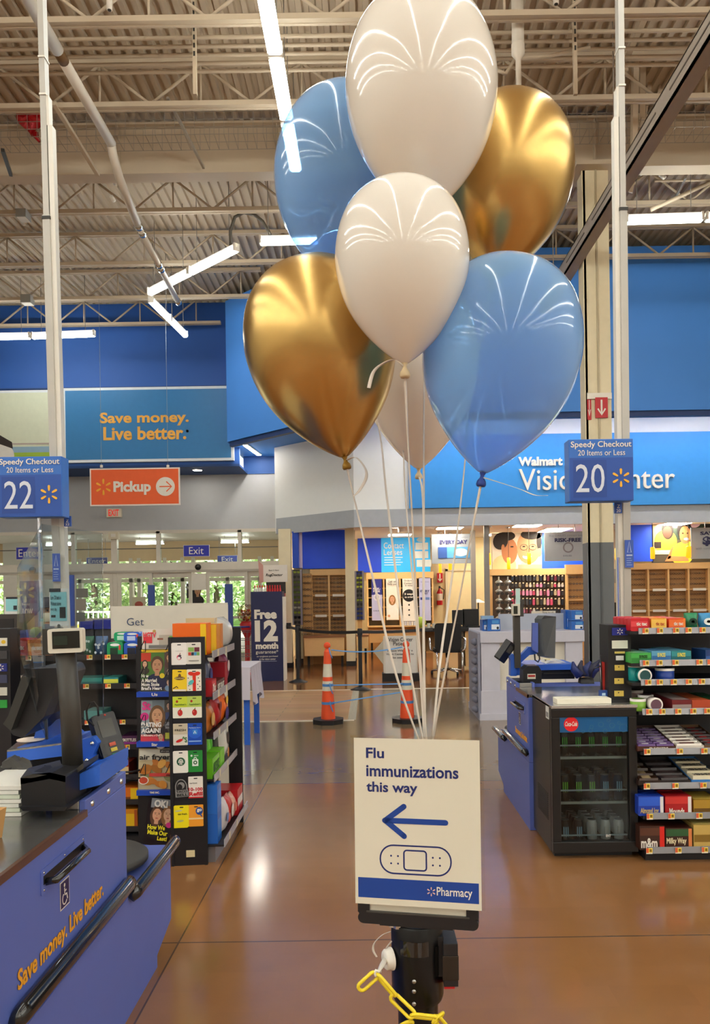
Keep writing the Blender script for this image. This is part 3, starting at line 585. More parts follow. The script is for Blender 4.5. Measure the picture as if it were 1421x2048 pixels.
b = MB(); b.mx = mxn; o = rr(*nb(759, 1690, 901, 1746)[:4], 27 * px, 8); stroke(b, o, 3 * px, -.0004, INK, .0004, True); o = rr(*nb(807, 1699, 852, 1738)[:4], 6 * px, 4); stroke(b, o, 3 * px, -.0004, INK, .0004, True)
for gx in (781, 795, 865, 879):
    for gy in (1711, 1726): b.ell(*N2(gx, gy), 2 * px, 2 * px, -.0008, INK, 10)
b.part('plaster_drawing', n_)
b = MB(); b.mx = mxn; b.rect(*nb(713, 1757, 955, 1797), -.0006, BLU); b.part('banner', n_, label='blue band along the foot')
b = MB(); b.mx = mxn; spark(b, *N2(861, 1778), -.0007, 9 * px, M('#e9b9a8', .5), .0003); b.part('emblem', n_)
txt('Pharmacy', nb(872, 1768, 942, 1790), -.0008, WHITE, n_, bold=.01, mx=mxn, th=.0003)
# hook and chain
q = W(783, 1944, 1.33); hk = T('magnetic_hook', 'round white magnetic hook on the black post holding the yellow chain', 'hook', q); PW = M('#ece6dc', .4)
b = MB(); b.mx = Matrix.Translation((X0 - .0465, Y0 - .016, q.z)) @ Matrix.Rotation(.35, 4, 'Z'); b.lathe([(.0001, -.014), (.015, -.014), (.0175, -.011), (.0175, -.003), (.0195, -.002), (.0195, .0005)], (0, 0, 0), PW, 24, 'x'); b.part('disc', hk)
b = MB(); a = Vector((X0 - .058, Y0 - .02, q.z)); e = W(757, 1943, 1.31); b.tube([a, a.lerp(e, .5), e, e + Vector((-.004, 0, .002)), e + Vector((-.006, 0, -.003)), e + Vector((-.004, 0, -.008))], .003, PW, 8, rs=[.005, .0045, .0025, .0025, .0025, .0025]); b.part('shank', hk)
chn = T('plastic_chain', 'yellow plastic link chain hanging from the hook round the black post', 'chain', W(750, 1960, 1.31)); YC = M('#f2d92e', .35)
def link(p, q, roll, wd=.0205, r=.0031):
    p, q = Vector(p), Vector(q); d = q - p; Lh = d.length / 2; z = d.normalized(); x = Vector((0, -1, 0)) - z * Vector((0, -1, 0)).dot(z); x.normalize(); y = z.cross(x); x, y = x * math.cos(roll) + y * math.sin(roll), y * math.cos(roll) - x * math.sin(roll)
    pts = []; h = wd / 2 - r
    for s_ in (1, -1):
        for i in range(7): a = math.pi * i / 6; pts.append((p + q) / 2 + z * s_ * (Lh - h - r) + z * s_ * math.sin(a) * h + y * math.cos(a) * h * s_)
    b = MB(); b.tube(pts, r, YC, 8, True); b.part('chain_link', chn)
cps = [((716, 1981), (757, 1944), 0.15, 1.31, 1.312), ((752, 1946), (793, 1994), 0.95, 1.312, 1.312), ((781, 1988), (831, 2036), .1, 1.312, 1.305), ((820, 2030), (874, 2036), .75, 1.305, 1.32), ((866, 2044), (887, 2028), .4, 1.315, 1.345), ((790, 2062), (826, 2042), .6, 1.33, 1.31), ((868, 2030), (896, 2062), .5, 1.33, 1.35)]
for a_, c_, rl, d0, d1 in cps: link(W(*a_, d0), W(*c_, d1), rl)
# loose ribbons at the post
b = MB(); ribbon(b, [W(*q, 1.36) for q in ((782, 1863), (765, 1870), (750, 1885), (747, 1900), (754, 1914))], .004); b.thing('loose_ribbon', 'loose curl of pale ribbon beside the top of the black post', 'ribbon')
b = MB(); ribbon(b, [W(*q, 1.38) for q in ((784, 1882), (771, 1900), (764, 1925), (762, 1945))], .003); b.thing('loose_ribbon', 'thin loose ribbon hanging down behind the white hook', 'ribbon')
# ================================================================== CHECKOUT LANES
LANE = M('#5a6cba', .42, noise=.03); LANED = M('#2a4ea8', .45, noise=.03); SS = M('#9b9a98', .22, .85, noise=.1, scale=30); RUB = M('#141416', .16, coat=.6); TXO = M('#f0a62a', .5)
def lane(X0, sg, yn, yu, yl, label, slogan, zc=.905, width=.95, pocket=None):
    f = lambda u: X0 + sg * u
    t = T('checkout_lane', label, 'checkout counter', (f(.4), (yn + yu) / 2, 0), group=None)
    b = MB(); b.prism([(yn, .06), (yl - .22, .0), (yl - .22, .03), (yl, .09), (yl, .44), (yn, .44)] if False else [(yn, .0), (yl - .24, 0), (yl - .24, .05), (yl, .11), (yl, .45), (yn, .45)], f(0), f(width), LANE, 'x'); b.part('lower_body', t, bevel=.004)
    b = MB(); b.box(f(.0), yn, .45, f(width * .9), yu, zc - .02, LANE); b.part('upper_body', t, bevel=.004)
    b = MB(); b.box(f(-.006), yn, zc - .02, f(width * .9), yu - .42, zc, SS); b.box(f(-.008), yn, zc - .022, f(.004), yu - .42, zc + .001, M('#6b4a3a', .3, .4)); b.part('worktop', t)
    b = MB(); b.box(f(-.001), yu - .42, zc - .019, f(.02), yu, zc + .03, LANE); b.box(f(.02), yu - .421, zc - .0, f(.109), yu - .4, zc + .028, STEEL); b.box(f(.11), yu - .42, zc - .019, f(.13), yu, zc + .03, LANE); b.box(f(.02), yu - .2, zc - .03, f(.11), yu, zc + .02, DARK); b.part('raised_end', t, bevel=.003)
    for yy in (yu - .36, yu - .2, yu - .06): b = MB(); b.lathe([(.012, 0), (.010, -.006), (.0001, -.008)], (f(0), yy, zc + .005), CHROME, 10, 'x') if sg > 0 else b.lathe([(.012, 0), (.010, .006), (.0001, .008)], (f(0), yy, zc + .005), CHROME, 10, 'x'); b.part('bolt', t)
    r = .027
    def rail(y0, y1, z):
        b = MB(); x = f(-.022); b.tube([(f(-.004), y0 - .01, z - .02), (x, y0, z), (x, y0 + .03, z), (x, y1 - .03, z), (x, y1, z), (f(-.0), y1 + .008, z - .018)], r, RUB, 14, rs=[r * .75, r * .95, r, r, r * .95, r * .7], flat=.7); b.part('bumper_rail', t)
    rail(yn + .02 if yn > 2 else 2.0, yu - .02, .52); rail(yu + .03, yl + .03, .46)
    b = MB(); yc = (yu + yl) / 2 + .02; b.lathe([(.0001, .47), (.235, .47), (.245, .475), (.245, .495), (.235, .502), (.0001, .502)], (f(.27), yc, 0), M('#3a3836', .55), 48); b.part('turntable', t)
    mx = Matrix.Translation((X0, 0, 0)) @ Matrix.Rotation(-sg * math.pi / 2, 4, 'Z')
    a = -sg  # aisle-facing local x runs along a*y
    if slogan:
        y0, y1, z0, z1 = slogan; u0, u1 = (y0, y1) if sg < 0 else (-y1, -y0)
        txt('Save money. Live better.', (u0, z0, u1, z1), -.002, TXO, t, bold=.02, mx=mx, name='slogan')
    y0, y1, z0, z1 = pocket; b = MB(); b.mx = mx; u0, u1 = (y0, y1) if sg < 0 else (-y1, -y0)
    b.prism(rr(u0, z0, u1, z1, .008), -.003, 0, LANE); b.box(u0 + .015, -.0036, z0 + .028, u1 - .012, -.003, z1 - .02, BLACK); b.part('handle_plate', t)
    b = MB(); b.mx = mx; h_ = .012; zc_ = (z0 + z1) / 2; b.tube([(u0 + .03, -.004, zc_ - h_ * .4), (u0 + .035, -.032, zc_), (u1 - .06, -.032, zc_), (u1 - .02, -.004, zc_)], .011, RUB, 8); b.part('bag_handle', t)
    for q in (u0 + .02, (u0 + u1) / 2, u1 - .02):
        for w in (z0 + .012, z1 - .012): b = MB(); b.mx = mx; b.lathe([(.004, -.003), (.003, -.0045), (.0001, -.005)], (q, 0, w), CHROME, 8, 'y'); b.part('rivet', t)
    uc = (u0 + u1) / 2 + .0; zs1 = z0 - .012; zs0 = zs1 - .085; b = MB(); b.mx = mx
    b.rect(uc - .036, zs0, uc + .036, zs1, -.0012, WHITE); b.rect(uc - .032, zs0 + .004, uc + .032, zs1 - .004, -.0018, M('#241a52', .5))
    zm = (zs0 + zs1) / 2; b.ell(uc - .004, zm + .026, .006, .006, -.0024, WHITE, 12); stroke(b, [(uc - .004, zm + .018), (uc - .002, zm - .004), (uc + .012, zm - .004), (uc + .018, zm - .022)], .005, -.002, WHITE, .0006)
    stroke(b, [(uc - .003 + .017 * math.cos(math.radians(q)), zm - .014 + .017 * math.sin(math.radians(q))) for q in range(120, 345, 15)], .004, -.002, WHITE, .0006); stroke(b, [(uc - .003, zm + .008), (uc + .01, zm + .008)], .004, -.002, WHITE, .0006)
    b.part('access_sticker', t, label='purple wheelchair sticker'); return t
laneL = lane(-.94, -1, .95, 2.95, 3.58, 'big blue checkout counter with the orange slogan, in front of the gift card rack', (2.03, 2.68, .552, .622), pocket=(2.18, 2.52, .757, .83))
laneR = lane(1.045, 1, 5.16, 5.98, 6.42, 'blue checkout counter of lane 20 behind the drinks cooler', (5.2, 5.62, .56, .62), width=.8, pocket=(5.28, 5.64, .752, .825))
b = MB()
# ---------- left lane equipment (d about 2.6)
def pbox(b, px0, py0, px1, py1, d0, d1, m):
    x0, z0, x1, z1 = R(px0, py0, px1, py1, d0); return b.box(x0, d0, z0, x1, d1, z1, m)
def ppoly(b, pts, d0, d1, m):
    return b.prism([(W(x, y, d0).x, W(x, y, d0).z) for x, y in pts], d0, d1, m)
PGR = M('#3b3833', .45); BEIGE = M('#d8d3c4', .45)
t = T('display_pole', 'dark customer display pole with a small beige screen on the lane 22 counter', 'display', W(145, 1540, 2.6))
b = MB(); b.tube([W(146, 1538, 2.6), W(141, 1420, 2.6), W(131, 1300, 2.6)], .033, PGR, 14); b.part('pole', t)
b = MB(); ppoly(b, [(119, 1540), (148, 1540), (167, 1526), (167, 1536), (148, 1552), (119, 1552)], 2.54, 2.68, PGR); b.part('foot', t)
b = MB(); ppoly(b, [(122, 1552), (150, 1552), (200, 1530), (200, 1570), (130, 1588), (124, 1588)], 2.56, 2.86, LBLUE); b.part('bracket', t, label='blue bracket')
b = MB(); b.mx = Matrix.Translation(W(133, 1281, 2.58)) @ Matrix.Rotation(-.02, 4, 'Y') @ Matrix.Rotation(.15, 4, 'Z'); k = 2.58 / F
b.prism(rr(-33 * k, -24 * k, 33 * k, 24 * k, .008), -.02, .03, BEIGE); b.part('screen_housing', t, bevel=.002)
b = MB(); b.mx = Matrix.Translation(W(133, 1281, 2.58)) @ Matrix.Rotation(-.02, 4, 'Y') @ Matrix.Rotation(.15, 4, 'Z'); b.box(-24 * k, -.022, -15 * k, 28 * k, -.0195, 19 * k, M('#12140f', .12)); b.rect(-22 * k, -8 * k, 5 * k, 10 * k, -.0222, M('#1c2b22', .2)); b.part('screen', t)
b = MB(); pbox(b, 85, 1258, 104, 1310, 2.6, 2.7, PGR); b.part('rear_cover', t)
t = T('card_reader', 'tilted black card reader on a blue arm at the end of lane 22', 'card reader', W(218, 1530, 2.85)); mxc = Matrix.Translation(W(218, 1478, 2.85)) @ Matrix.Rotation(-.19, 4, 'Y') @ Matrix.Rotation(.75, 4, 'Z') @ Matrix.Rotation(-.25, 4, 'X'); k = 2.85 / F
b = MB(); b.mx = mxc; b.prism(rr(-24 * k, -52 * k, 24 * k, 52 * k, .009), -.012, .03, M('#1d1c1f', .4)); b.prism(rr(-26 * k, -30 * k, 26 * k, 20 * k, .006), .0, .026, BLACK); b.part('body', t, bevel=.003)
b = MB(); b.mx = mxc; b.prism(rr(-15 * k, 4 * k, 15 * k, 40 * k, .003), -.0135, -.012, M('#4a4a46', .15)); b.part('screen', t)
b = MB(); b.mx = mxc; b.rect(-17 * k, -44 * k, 17 * k, -8 * k, -.0125, M('#0c0c0e', .3))
for i, c_ in enumerate(('#b9482a', '#c9b232', '#1f9a62')): b.box(-6 * k, -.016, (-16 - 11 * i) * k, 7 * k, -.0125, (-9 - 11 * i) * k, M(c_, .5))
b.part('keypad', t)
b = MB(); b.mx = mxc; b.lathe([(.0001, -.0135), (.004, -.0135), (.004, -.012)], (4 * k, 0, 48 * k), M('#c2402c', .4), 10, 'y'); b.part('badge', t)
b = MB(); ppoly(b, [(160, 1480), (186, 1474), (196, 1487), (186, 1510), (186, 1530), (150, 1530), (152, 1500)], 2.78, 2.86, LBLUE); b.part('arm', t, bevel=.003, label='blue steel arm')
for q in ((184, 1487), (173, 1521)): b = MB(); p = W(*q, 2.775); b.lathe([(.0001, -.006), (.005, -.006), (.008, 0)], p, CHROME, 10, 'y'); b.part('bolt', t)
b = MB(); b.tube([W(*q, 2.82) for q in ((197, 1432), (196, 1415), (188, 1404), (180, 1406), (173, 1422), (175, 1440), (188, 1452))], .004, BLACK, 6); b.part('cable', t)
t = T('register_monitor', 'black register monitor tilted over the lane 22 scanner, seen from behind', 'monitor', W(60, 1470, 2.7))
b = MB(); ppoly(b, [(44, 1352), (60, 1338), (112, 1336), (120, 1352), (88, 1434), (46, 1476), (26, 1470), (8, 1446), (16, 1432)], 2.7, 2.95, M('#211f22', .4)); b.part('housing', t, bevel=.008)
b = MB(); ppoly(b, [(44, 1352), (16, 1432), (6, 1448), (22, 1462), (30, 1440), (62, 1356)], 2.66, 2.7, M('#34332f', .45)); b.part('bezel', t, bevel=.003)
b = MB(); ppoly(b, [(64, 1492), (76, 1444), (124, 1438), (168, 1478), (196, 1492), (196, 1530), (118, 1500), (84, 1490)], 2.92, 2.98, LBLUE); b.part('arm_plate', t, label='blue steel arm plate', bevel=.003)
p = W(86, 1455, 2.915); b = MB(); b.lathe([(.0001, -.006), (.006, -.006), (.01, 0)], p, CHROME, 10, 'y'); b.part('bolt', t)
b = MB(); ppoly(b, [(14, 1504), (128, 1489), (128, 1500), (128, 1512), (14, 1526)], 2.72, 3.0, LBLUE); b.part('shelf_apron', t, label='blue apron')
b = MB(); q = [W(14, 1504, 2.72), W(128, 1489, 2.72), W(134, 1480, 3.1), W(46, 1478, 3.1)]; b.add(q + [v + Vector((0, 0, .006)) for v in q], [(4, 5, 6, 7), (3, 2, 1, 0), (0, 1, 5, 4), (1, 2, 6, 5), (2, 3, 7, 6), (3, 0, 4, 7)], SS); b.part('shelf', t, label='steel scanner shelf')
b = MB(); q = W(62, 1486, 2.9); b.lathe([(.0001, .0), (.05, 0), (.05, .003), (.0001, .003)], q + Vector((0, 0, .012)), M('#f0dfd0', .5), 20); b.thing('paper_plate', 'small pale disc with an orange tag on the scanner shelf', 'disc'); 
t = T('receipt_printer', 'black faceted receipt printer on the steel top of lane 22', 'printer', W(86, 1620, 2.46)); 
b = MB(); ppoly(b, [(41, 1556), (66, 1556), (100, 1548), (131, 1552), (131, 1619), (44, 1619)], 2.44, 2.62, M('#161518', .5)); b.part('body', t, bevel=.005)
b = MB(); q = [W(41, 1556, 2.44), W(66, 1548, 2.44), W(100, 1545, 2.44), W(131, 1552, 2.44), W(120, 1520, 2.66), W(56, 1536, 2.66)]; n = len(q); b.add(q + [v - Vector((0, 0, .02)) for v in q], [tuple(range(n)), tuple(range(2 * n - 1, n - 1, -1))] + [(i, n + i, n + (i + 1) % n, (i + 1) % n) for i in range(n)], M('#35332e', .45)); b.part('lid', t)
b = MB(); ppoly(b, [(38, 1614), (134, 1614), (130, 1622), (46, 1622)], 2.42, 2.64, BLACK); b.part('base', t)
b = MB()
for i in range(7): b.box(-1.28, 2.46, .906 + .014 * i, W(42, 1600, 2.46).x - .004 * (i % 3), 2.7, .918 + .014 * i, M(['#e4e2da', '#cfd8c6', '#dcdcd4'][i % 3], .6))
b.thing('paper_stack', 'stack of pale flat forms beside the receipt printer', 'papers')
b = MB(); k = 0; vs = []; p = W(38, 1536, 2.74); n = 14
for j in range(8):
    for i in range(n):
        a = math.tau * i / n; r_ = .05 * math.sin(math.pi * (j + .5) / 8) * (1 + .3 * math.sin(3 * a + j) + .2 * math.sin(7 * a + 2 * j)); vs.append(p + Vector((r_ * 1.0 * math.cos(a), r_ * math.sin(a), .055 * math.cos(math.pi * (j + .5) / 8))))
b.add(vs, [(j * n + i, (j + 1) * n + i, (j + 1) * n + (i + 1) % n, j * n + (i + 1) % n) for j in range(7) for i in range(n)] + [tuple(range(n)), tuple(range(8 * n - 1, 7 * n - 1, -1))], M('#4a4845', .7)); b.thing('crumpled_bag', 'crumpled dark grey bag behind the receipt printer', 'bag')
b = MB(); CB = M('#b98a52', .8); p = W(6, 1690, 2.28); b.prism([(2.02, .906), (2.25, .906), (2.28, .985), (2.0, .99)], p.x - .2, p.x + .012, CB, 'x'); b.thing('cardboard_tray', 'corner of a brown cardboard tray on the near steel top', 'tray')
# acrylic shield
t = T('acrylic_shield', 'clear acrylic shield with a steel rod standing on lane 22', 'shield', W(140, 1480, 2.78)); AC = glassy('#eef3f6', .93, .05)
a, c, d_, e = W(84, 1048, 2.78), W(205, 1066, 2.78), W(207, 1425, 2.78), W(94, 1480, 2.78)
def slab(q, th, m, name, t):
    b = MB(); q = [Vector(v) for v in q]; nn = (q[1] - q[0]).cross(q[2] - q[0]).normalized() * th / 2; n = len(q)
    b.add([v - nn for v in q] + [v + nn for v in q], [tuple(range(n - 1, -1, -1)), tuple(range(n, 2 * n))] + [(i, (i + 1) % n, n + (i + 1) % n, n + i) for i in range(n)], m); return b.part(name, t)
slab([e, d_, c, a], .005, AC, 'front_panel', t)
slab([W(94, 1480, 2.77), W(84, 1048, 2.77), W(36, 1136, 2.5), W(36, 1290, 2.5), W(78, 1440, 2.72)], .005, AC, 'side_panel', t)
b = MB(); b.tube([W(78, 1036, 2.77), W(84, 1260, 2.77), W(94, 1478, 2.77)], .006, M('#b9bac0', .25, .9), 8); b.part('rod', t)
b = MB(); b.tube([c, d_], .0016, glassy('#e8f0f0', .8, .2), 6); b.part('edge_strip', t)
b = MB(); pbox(b, 99, 1177, 137, 1252, 2.9, 2.905, M('#e9ece8', .5)); x0, z0, x1, z1 = R(101, 1184, 134, 1242, 2.9); b.rect(x0, z0, x1, z1, 2.898, M('#8fd2da', .5)); x0, z0, x1, z1 = R(99, 1177, 122, 1184, 2.9); b.rect(x0, z0, x1, z1, 2.897, M('#1d2430', .5))
x0, z0, x1, z1 = R(120, 1214, 132, 1236, 2.9); b.rect(x0, z0, x1, z1, 2.897, M('#1f2428', .5)); x0, z0, x1, z1 = R(103, 1230, 112, 1235, 2.9); b.rect(x0, z0, x1, z1, 2.897, M('#1f2428', .5))
t = T('advert_card', 'cyan advert card with a phone picture above the beige screen of lane 22', 'card', W(118, 1252, 2.9)); b.part('card', t); pst = MB(); pst.tube([W(118, 1250, 2.905), W(120, 1300, 2.75)], .006, PGR, 6); pst.part('stem', t)
for i, s_ in enumerate(('Earn 2% back in', 'Walmart stores', 'every day')): txt(s_, R(102, 1191 + 12 * i, [123, 123, 114][i], 1199 + 12 * i, 2.9), 2.8965, M('#1d2430', .5), t, th=.0004)
# ---------- right lane equipment (d about 5.9)
t = T('display_pole', 'dark customer display pole on the lane 20 counter', 'display', W(1036, 1340, 5.8))
b = MB(); b.box(W(1030, 1300, 5.8).x, 5.8, W(1036, 1336, 5.8).z, W(1042, 1300, 5.8).x, 5.86, W(1036, 1210, 5.8).z, PGR); b.part('pole', t)
b = MB(); pbox(b, 1026, 1208, 1041, 1231, 5.77, 5.83, BEIGE); pbox(b, 1041, 1200, 1048, 1233, 5.78, 5.86, PGR); b.part('screen_housing', t); b = MB(); pbox(b, 1028, 1212, 1036, 1228, 5.765, 5.771, M('#2a2c22', .2)); b.part('screen', t)
b = MB(); ppoly(b, [(1022, 1318), (1028, 1308), (1042, 1320), (1046, 1350), (1022, 1352)], 5.84, 5.92, LBLUE); b.part('bracket', t)
b = MB(); pbox(b, 1032, 1177, 1041, 1208, 5.78, 5.785, M('#bfe0dc', .5)); b.thing('advert_card', 'small cyan advert card on top of the lane 20 display pole', 'card')
t = T('card_reader', 'tilted black card reader on the blue arm of lane 20', 'card reader', W(1011, 1325, 5.8)); mxc = Matrix.Translation(W(1012, 1303, 5.8)) @ Matrix.Rotation(.62, 4, 'Y') @ Matrix.Rotation(.9, 4, 'Z'); k = 5.8 / F
b = MB(); b.mx = mxc; b.prism(rr(-14 * k, -22 * k, 14 * k, 22 * k, .012), -.02, .03, M('#1b1a1d', .35)); b.part('body', t, bevel=.004); b = MB(); b.mx = mxc; b.box(-9 * k, -.022, 0, 9 * k, -.019, 16 * k, M('#5c5a58', .2)); b.part('screen', t)
b = MB(); ppoly(b, [(1018, 1312), (1026, 1308), (1034, 1318), (1034, 1352), (1022, 1352), (1022, 1320)], 5.82, 5.9, LBLUE); b.part('arm', t)
t = T('register_monitor', 'grey backed register monitor on a blue arm at lane 20', 'monitor', W(1085, 1320, 5.95))
b = MB(); q = [W(1070, 1238, 5.9), W(1076, 1231, 5.9), W(1099, 1233, 6.1), W(1097, 1316, 6.1), W(1076, 1312, 5.9), W(1072, 1300, 5.9)]; nn = Vector((.05, -.02, 0)); n = len(q); b.add(q + [v + nn for v in q], [tuple(range(n)), tuple(range(2 * n - 1, n - 1, -1))] + [(i, n + i, n + (i + 1) % n, (i + 1) % n) for i in range(n)], M('#4c5054', .45)); b.part('housing', t)
b = MB(); ppoly(b, [(1066, 1246), (1077, 1246), (1077, 1306), (1065, 1300)], 5.86, 5.9, LANE); b.part('back_plate', t, label='blue back plate'); b = MB(); ppoly(b, [(1041, 1312), (1058, 1294), (1072, 1294), (1078, 1300), (1076, 1308), (1060, 1310), (1042, 1326)], 5.9, 5.96, LBLUE); b.part('arm', t)
b = MB(); b.tube([W(*q, 5.85) for q in ((1070, 1308), (1071, 1320), (1077, 1324), (1080, 1318), (1079, 1310))], .006, BLACK, 6); b.part('cable', t)
t = T('receipt_printer', 'small black receipt printer with a red and white sticker on lane 20', 'printer', W(1064, 1368, 5.7)); b = MB(); ppoly(b, [(1047, 1340), (1056, 1332), (1078, 1332), (1084, 1342), (1084, 1367), (1047, 1367)], 5.62, 5.75, M('#161518', .5)); b.part('body', t, bevel=.004); b = MB(); pbox(b, 1056, 1348, 1072, 1358, 5.612, 5.62, PAPER); x0, z0, x1, z1 = R(1057, 1350, 1071, 1354, 5.61); b.rect(x0, z0, x1, z1, 5.611, M('#b32a24', .5)); b.part('sticker', t)
t = T('cash_drawer_cabinet', 'blue topped cabinet with black drawers across lane 20', 'cabinet', W(1102, 1355, 6.1)); b = MB(); pbox(b, 1052, 1329, 1152, 1340, 6.0, 6.4, LBLUE); b.part('top', t); b = MB(); pbox(b, 1084, 1340, 1150, 1358, 6.02, 6.38, BLACK); b.part('drawer', t)
b = MB(); pbox(b, 1087, 1346, 1147, 1348, 6.005, 6.02, DARK); b.part('drawer_pull', t)
for i, (p0, p1, c_) in enumerate(((1088, 1128, '#e9e6e4'), (1100, 1140, '#cfd4dc'), (1096, 1112, '#e8dcb0'))): b = MB(); x0, z0, x1, z1 = R(p0, 1322 + 2 * i, p1, 1328, 6.1); b.prism([(x0, z0), (x1, z0), (x1 - .06, z1 + .01 * i), (x0 + .05, z1 + .01 * i)], 6.08 + .06 * i, 6.3, M(c_, .6)); b.thing('loose_papers', ['white papers lying on the blue cabinet of lane 20', 'bluish papers lying over the white ones on the blue cabinet', 'cream receipt on the blue cabinet behind the monitor'][i], 'papers')
b = MB(); 
for i in range(5): p = W(1160 + 5 * i, 1352, 5.9 + .03 * i); b.tube([p, p + Vector((.02 * (i - 2), 0, .05)), p + Vector((.05 * (i - 1), 0, .11 + .01 * (i % 2)))], .03, M('#22233f' if i % 2 else '#22306e', .5), 6, rs=[.035, .03, .008])
b.tube([W(1160, 1368, 5.9), W(1186, 1368, 5.9)], .05, BLACK, 8); b.thing('bag_bundle', 'bundle of dark blue plastic bags hanging at the far side of lane 20', 'bag')
# ================================================================== PRODUCTS AND RACKS
RK = M('#17151a', .5); RKG = M('#8f8d92', .35, .4); TAGY = M('#f2d24a', .5); TAGO = M('#e8683a', .5); TAGW = M('#efe6d0', .5)
def tags(rack_rail, y, z0, z1, xs, mx=None):
    for x in xs:
        b = MB(); b.mx = mx; b.box(x, y - .002, z0, x + .036, y, z1, TAGW); b.rect(x, z0 + .006, x + .014, z1, y - .0025, TAGO); b.rect(x + .014, z0 + .008, x + .036, z1, y - .0025, TAGY); b.rect(x + .019, z0 + .012, x + .032, z1 - .006, y - .003, M('#8a6a1a', .5)); b.part('price_tag', rack_rail)
def carton(name, label, cat, x0, x1, zs, zt, y, dep, c, band=None, text=None, tc=WHITE, group=None, tb=None, ribs=0, side=None, topc=None, rough=.35, text2=None):
    """printed box standing on zs; band: colour of a stripe across the face; ribs: packs side by side from front to back"""
    t = T(name, label, cat, ((x0 + x1) / 2, y + dep / 2, zs), group=group); b = MB(); m = M(c, rough)
    if ribs:
        for i in range(ribs):
            ya, yb = y + dep * i / ribs, y + dep * (i + .9) / ribs; b.prism(rr(x0, zs, x1, zt - .002 * (i % 2), .008, 3), ya, yb, m)
        b.box(x0 + .004, y + .005, zs, x1 - .004, y + dep * .98, zt - .012, m)
    else: b.box(x0, y, zs, x1, y + dep, zt, m)
    h = zt - zs; w = x1 - x0
    if band: b.rect(x0 + w * .02, zs + h * band[1], x1 - w * .02, zs + h * band[2], y - .0012, M(band[0], rough))
    if side: b.rect(x1 - w * side[1], zs + .003, x1 - .002, zt - .004, y - .0016, M(side[0], rough))
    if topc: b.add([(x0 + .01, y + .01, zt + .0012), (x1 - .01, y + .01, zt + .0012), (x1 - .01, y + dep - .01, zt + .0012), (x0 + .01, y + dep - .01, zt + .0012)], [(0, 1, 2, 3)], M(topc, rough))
    b.part('package', t)
    if text:
        u0, v0, u1, v1 = tb or (.12, .3, .88, .7); txt(text, (x0 + w * u0, zs + h * v0, x0 + w * u1, zs + h * v1), y - .002, tc, t, bold=.03, th=.0008)
    if text2: s_, (u0, v0, u1, v1), c2 = text2; txt(s_, (x0 + w * u0, zs + h * v0, x0 + w * u1, zs + h * v1), y - .002, c2, t, bold=.01, th=.0008)
    return t
def pouch(name, label, cat, c, x0, x1, zs, zt, y, th, spots=(), group=None, rough=.3, text=None, tc=WHITE, mx=None):
    """soft bag: pillow with crimped top and bottom"""
    t = T(name, label, cat, ((x0 + x1) / 2, y, zs), group=group) if mx is None else T(name, label, cat, mx @ Vector(((x0 + x1) / 2, y, zs)), group=group)
    b = MB(); b.mx = mx; n, k = 14, 10; vs = []
    for s_ in (-1, 1):
        for j in range(k + 1):
            for i in range(n + 1):
                u, v = i / n, j / k; d = th / 2 * (max(0, 1 - abs(2 * u - 1) ** 2.6) * max(0, 1 - abs(2 * v - 1) ** 2.2)) ** .6 + .0006
                w_ = 1 - .06 * math.sin(math.pi * v); vs.append(((x0 + x1) / 2 + (u - .5) * (x1 - x0) * w_ + .003 * math.sin(9 * v), y + s_ * (d + .002 * math.sin(17 * u + 5 * v)), zs + (zt - zs) * v))
    o = (n + 1) * (k + 1); fs = []
    for j in range(k):
        for i in range(n): q = (j * (n + 1) + i, j * (n + 1) + i + 1, (j + 1) * (n + 1) + i + 1, (j + 1) * (n + 1) + i); fs.append(q); fs.append(tuple(o + a for a in q[::-1]))
    b.add(vs, fs, M(c, rough), True)
    for u, v, r_, cc in spots: b.ell(x0 + (x1 - x0) * u, zs + (zt - zs) * v, (x1 - x0) * r_, (zt - zs) * r_ * .7, y - th / 2 - .003, M(cc, rough), 16)
    b.part('pouch', t)
    if text: txt(text, (x0 + (x1 - x0) * .15, zs + (zt - zs) * .4, x0 + (x1 - x0) * .85, zs + (zt - zs) * .6), y - th / 2 - .004, tc, t, bold=.03, th=.0008, mx=mx)
    return t
def canister(label, x, y, z, r, h, c, lid='#f0ece6', face='#2f6a58', lying=False, group=None):
    t = T('gum_tub', label, 'gum tub', (x, y, z), group=group)
    ax = 'y' if lying else 'z'; o = (x, y, z + r) if lying else (x, y, z)
    b = MB(); b.lathe([(r * .94, 0), (r, .004), (r, h), (r * .94, h)], o, M(c, .35), 24, ax); b.part('tub', t)
    b = MB()
    if lying: b.lathe([(r * .8, -.006), (r * 1.03, -.006), (r * 1.03, .004)], o, M(lid, .4), 24, ax); b.ell(x, z + r, r * .8, r * .8, y - .0075, M(face, .4), 24)
    else: b.lathe([(r * 1.03, h - .004), (r * 1.03, h + .01), (r * .8, h + .01)], o, M(lid, .4), 24, ax); b.add([(x + r * .8 * math.cos(math.tau * i / 20), y + r * .8 * math.sin(math.tau * i / 20), z + h + .0115) for i in range(20)], [tuple(range(20))], M(face, .4))
    b.part('lid', t); return t
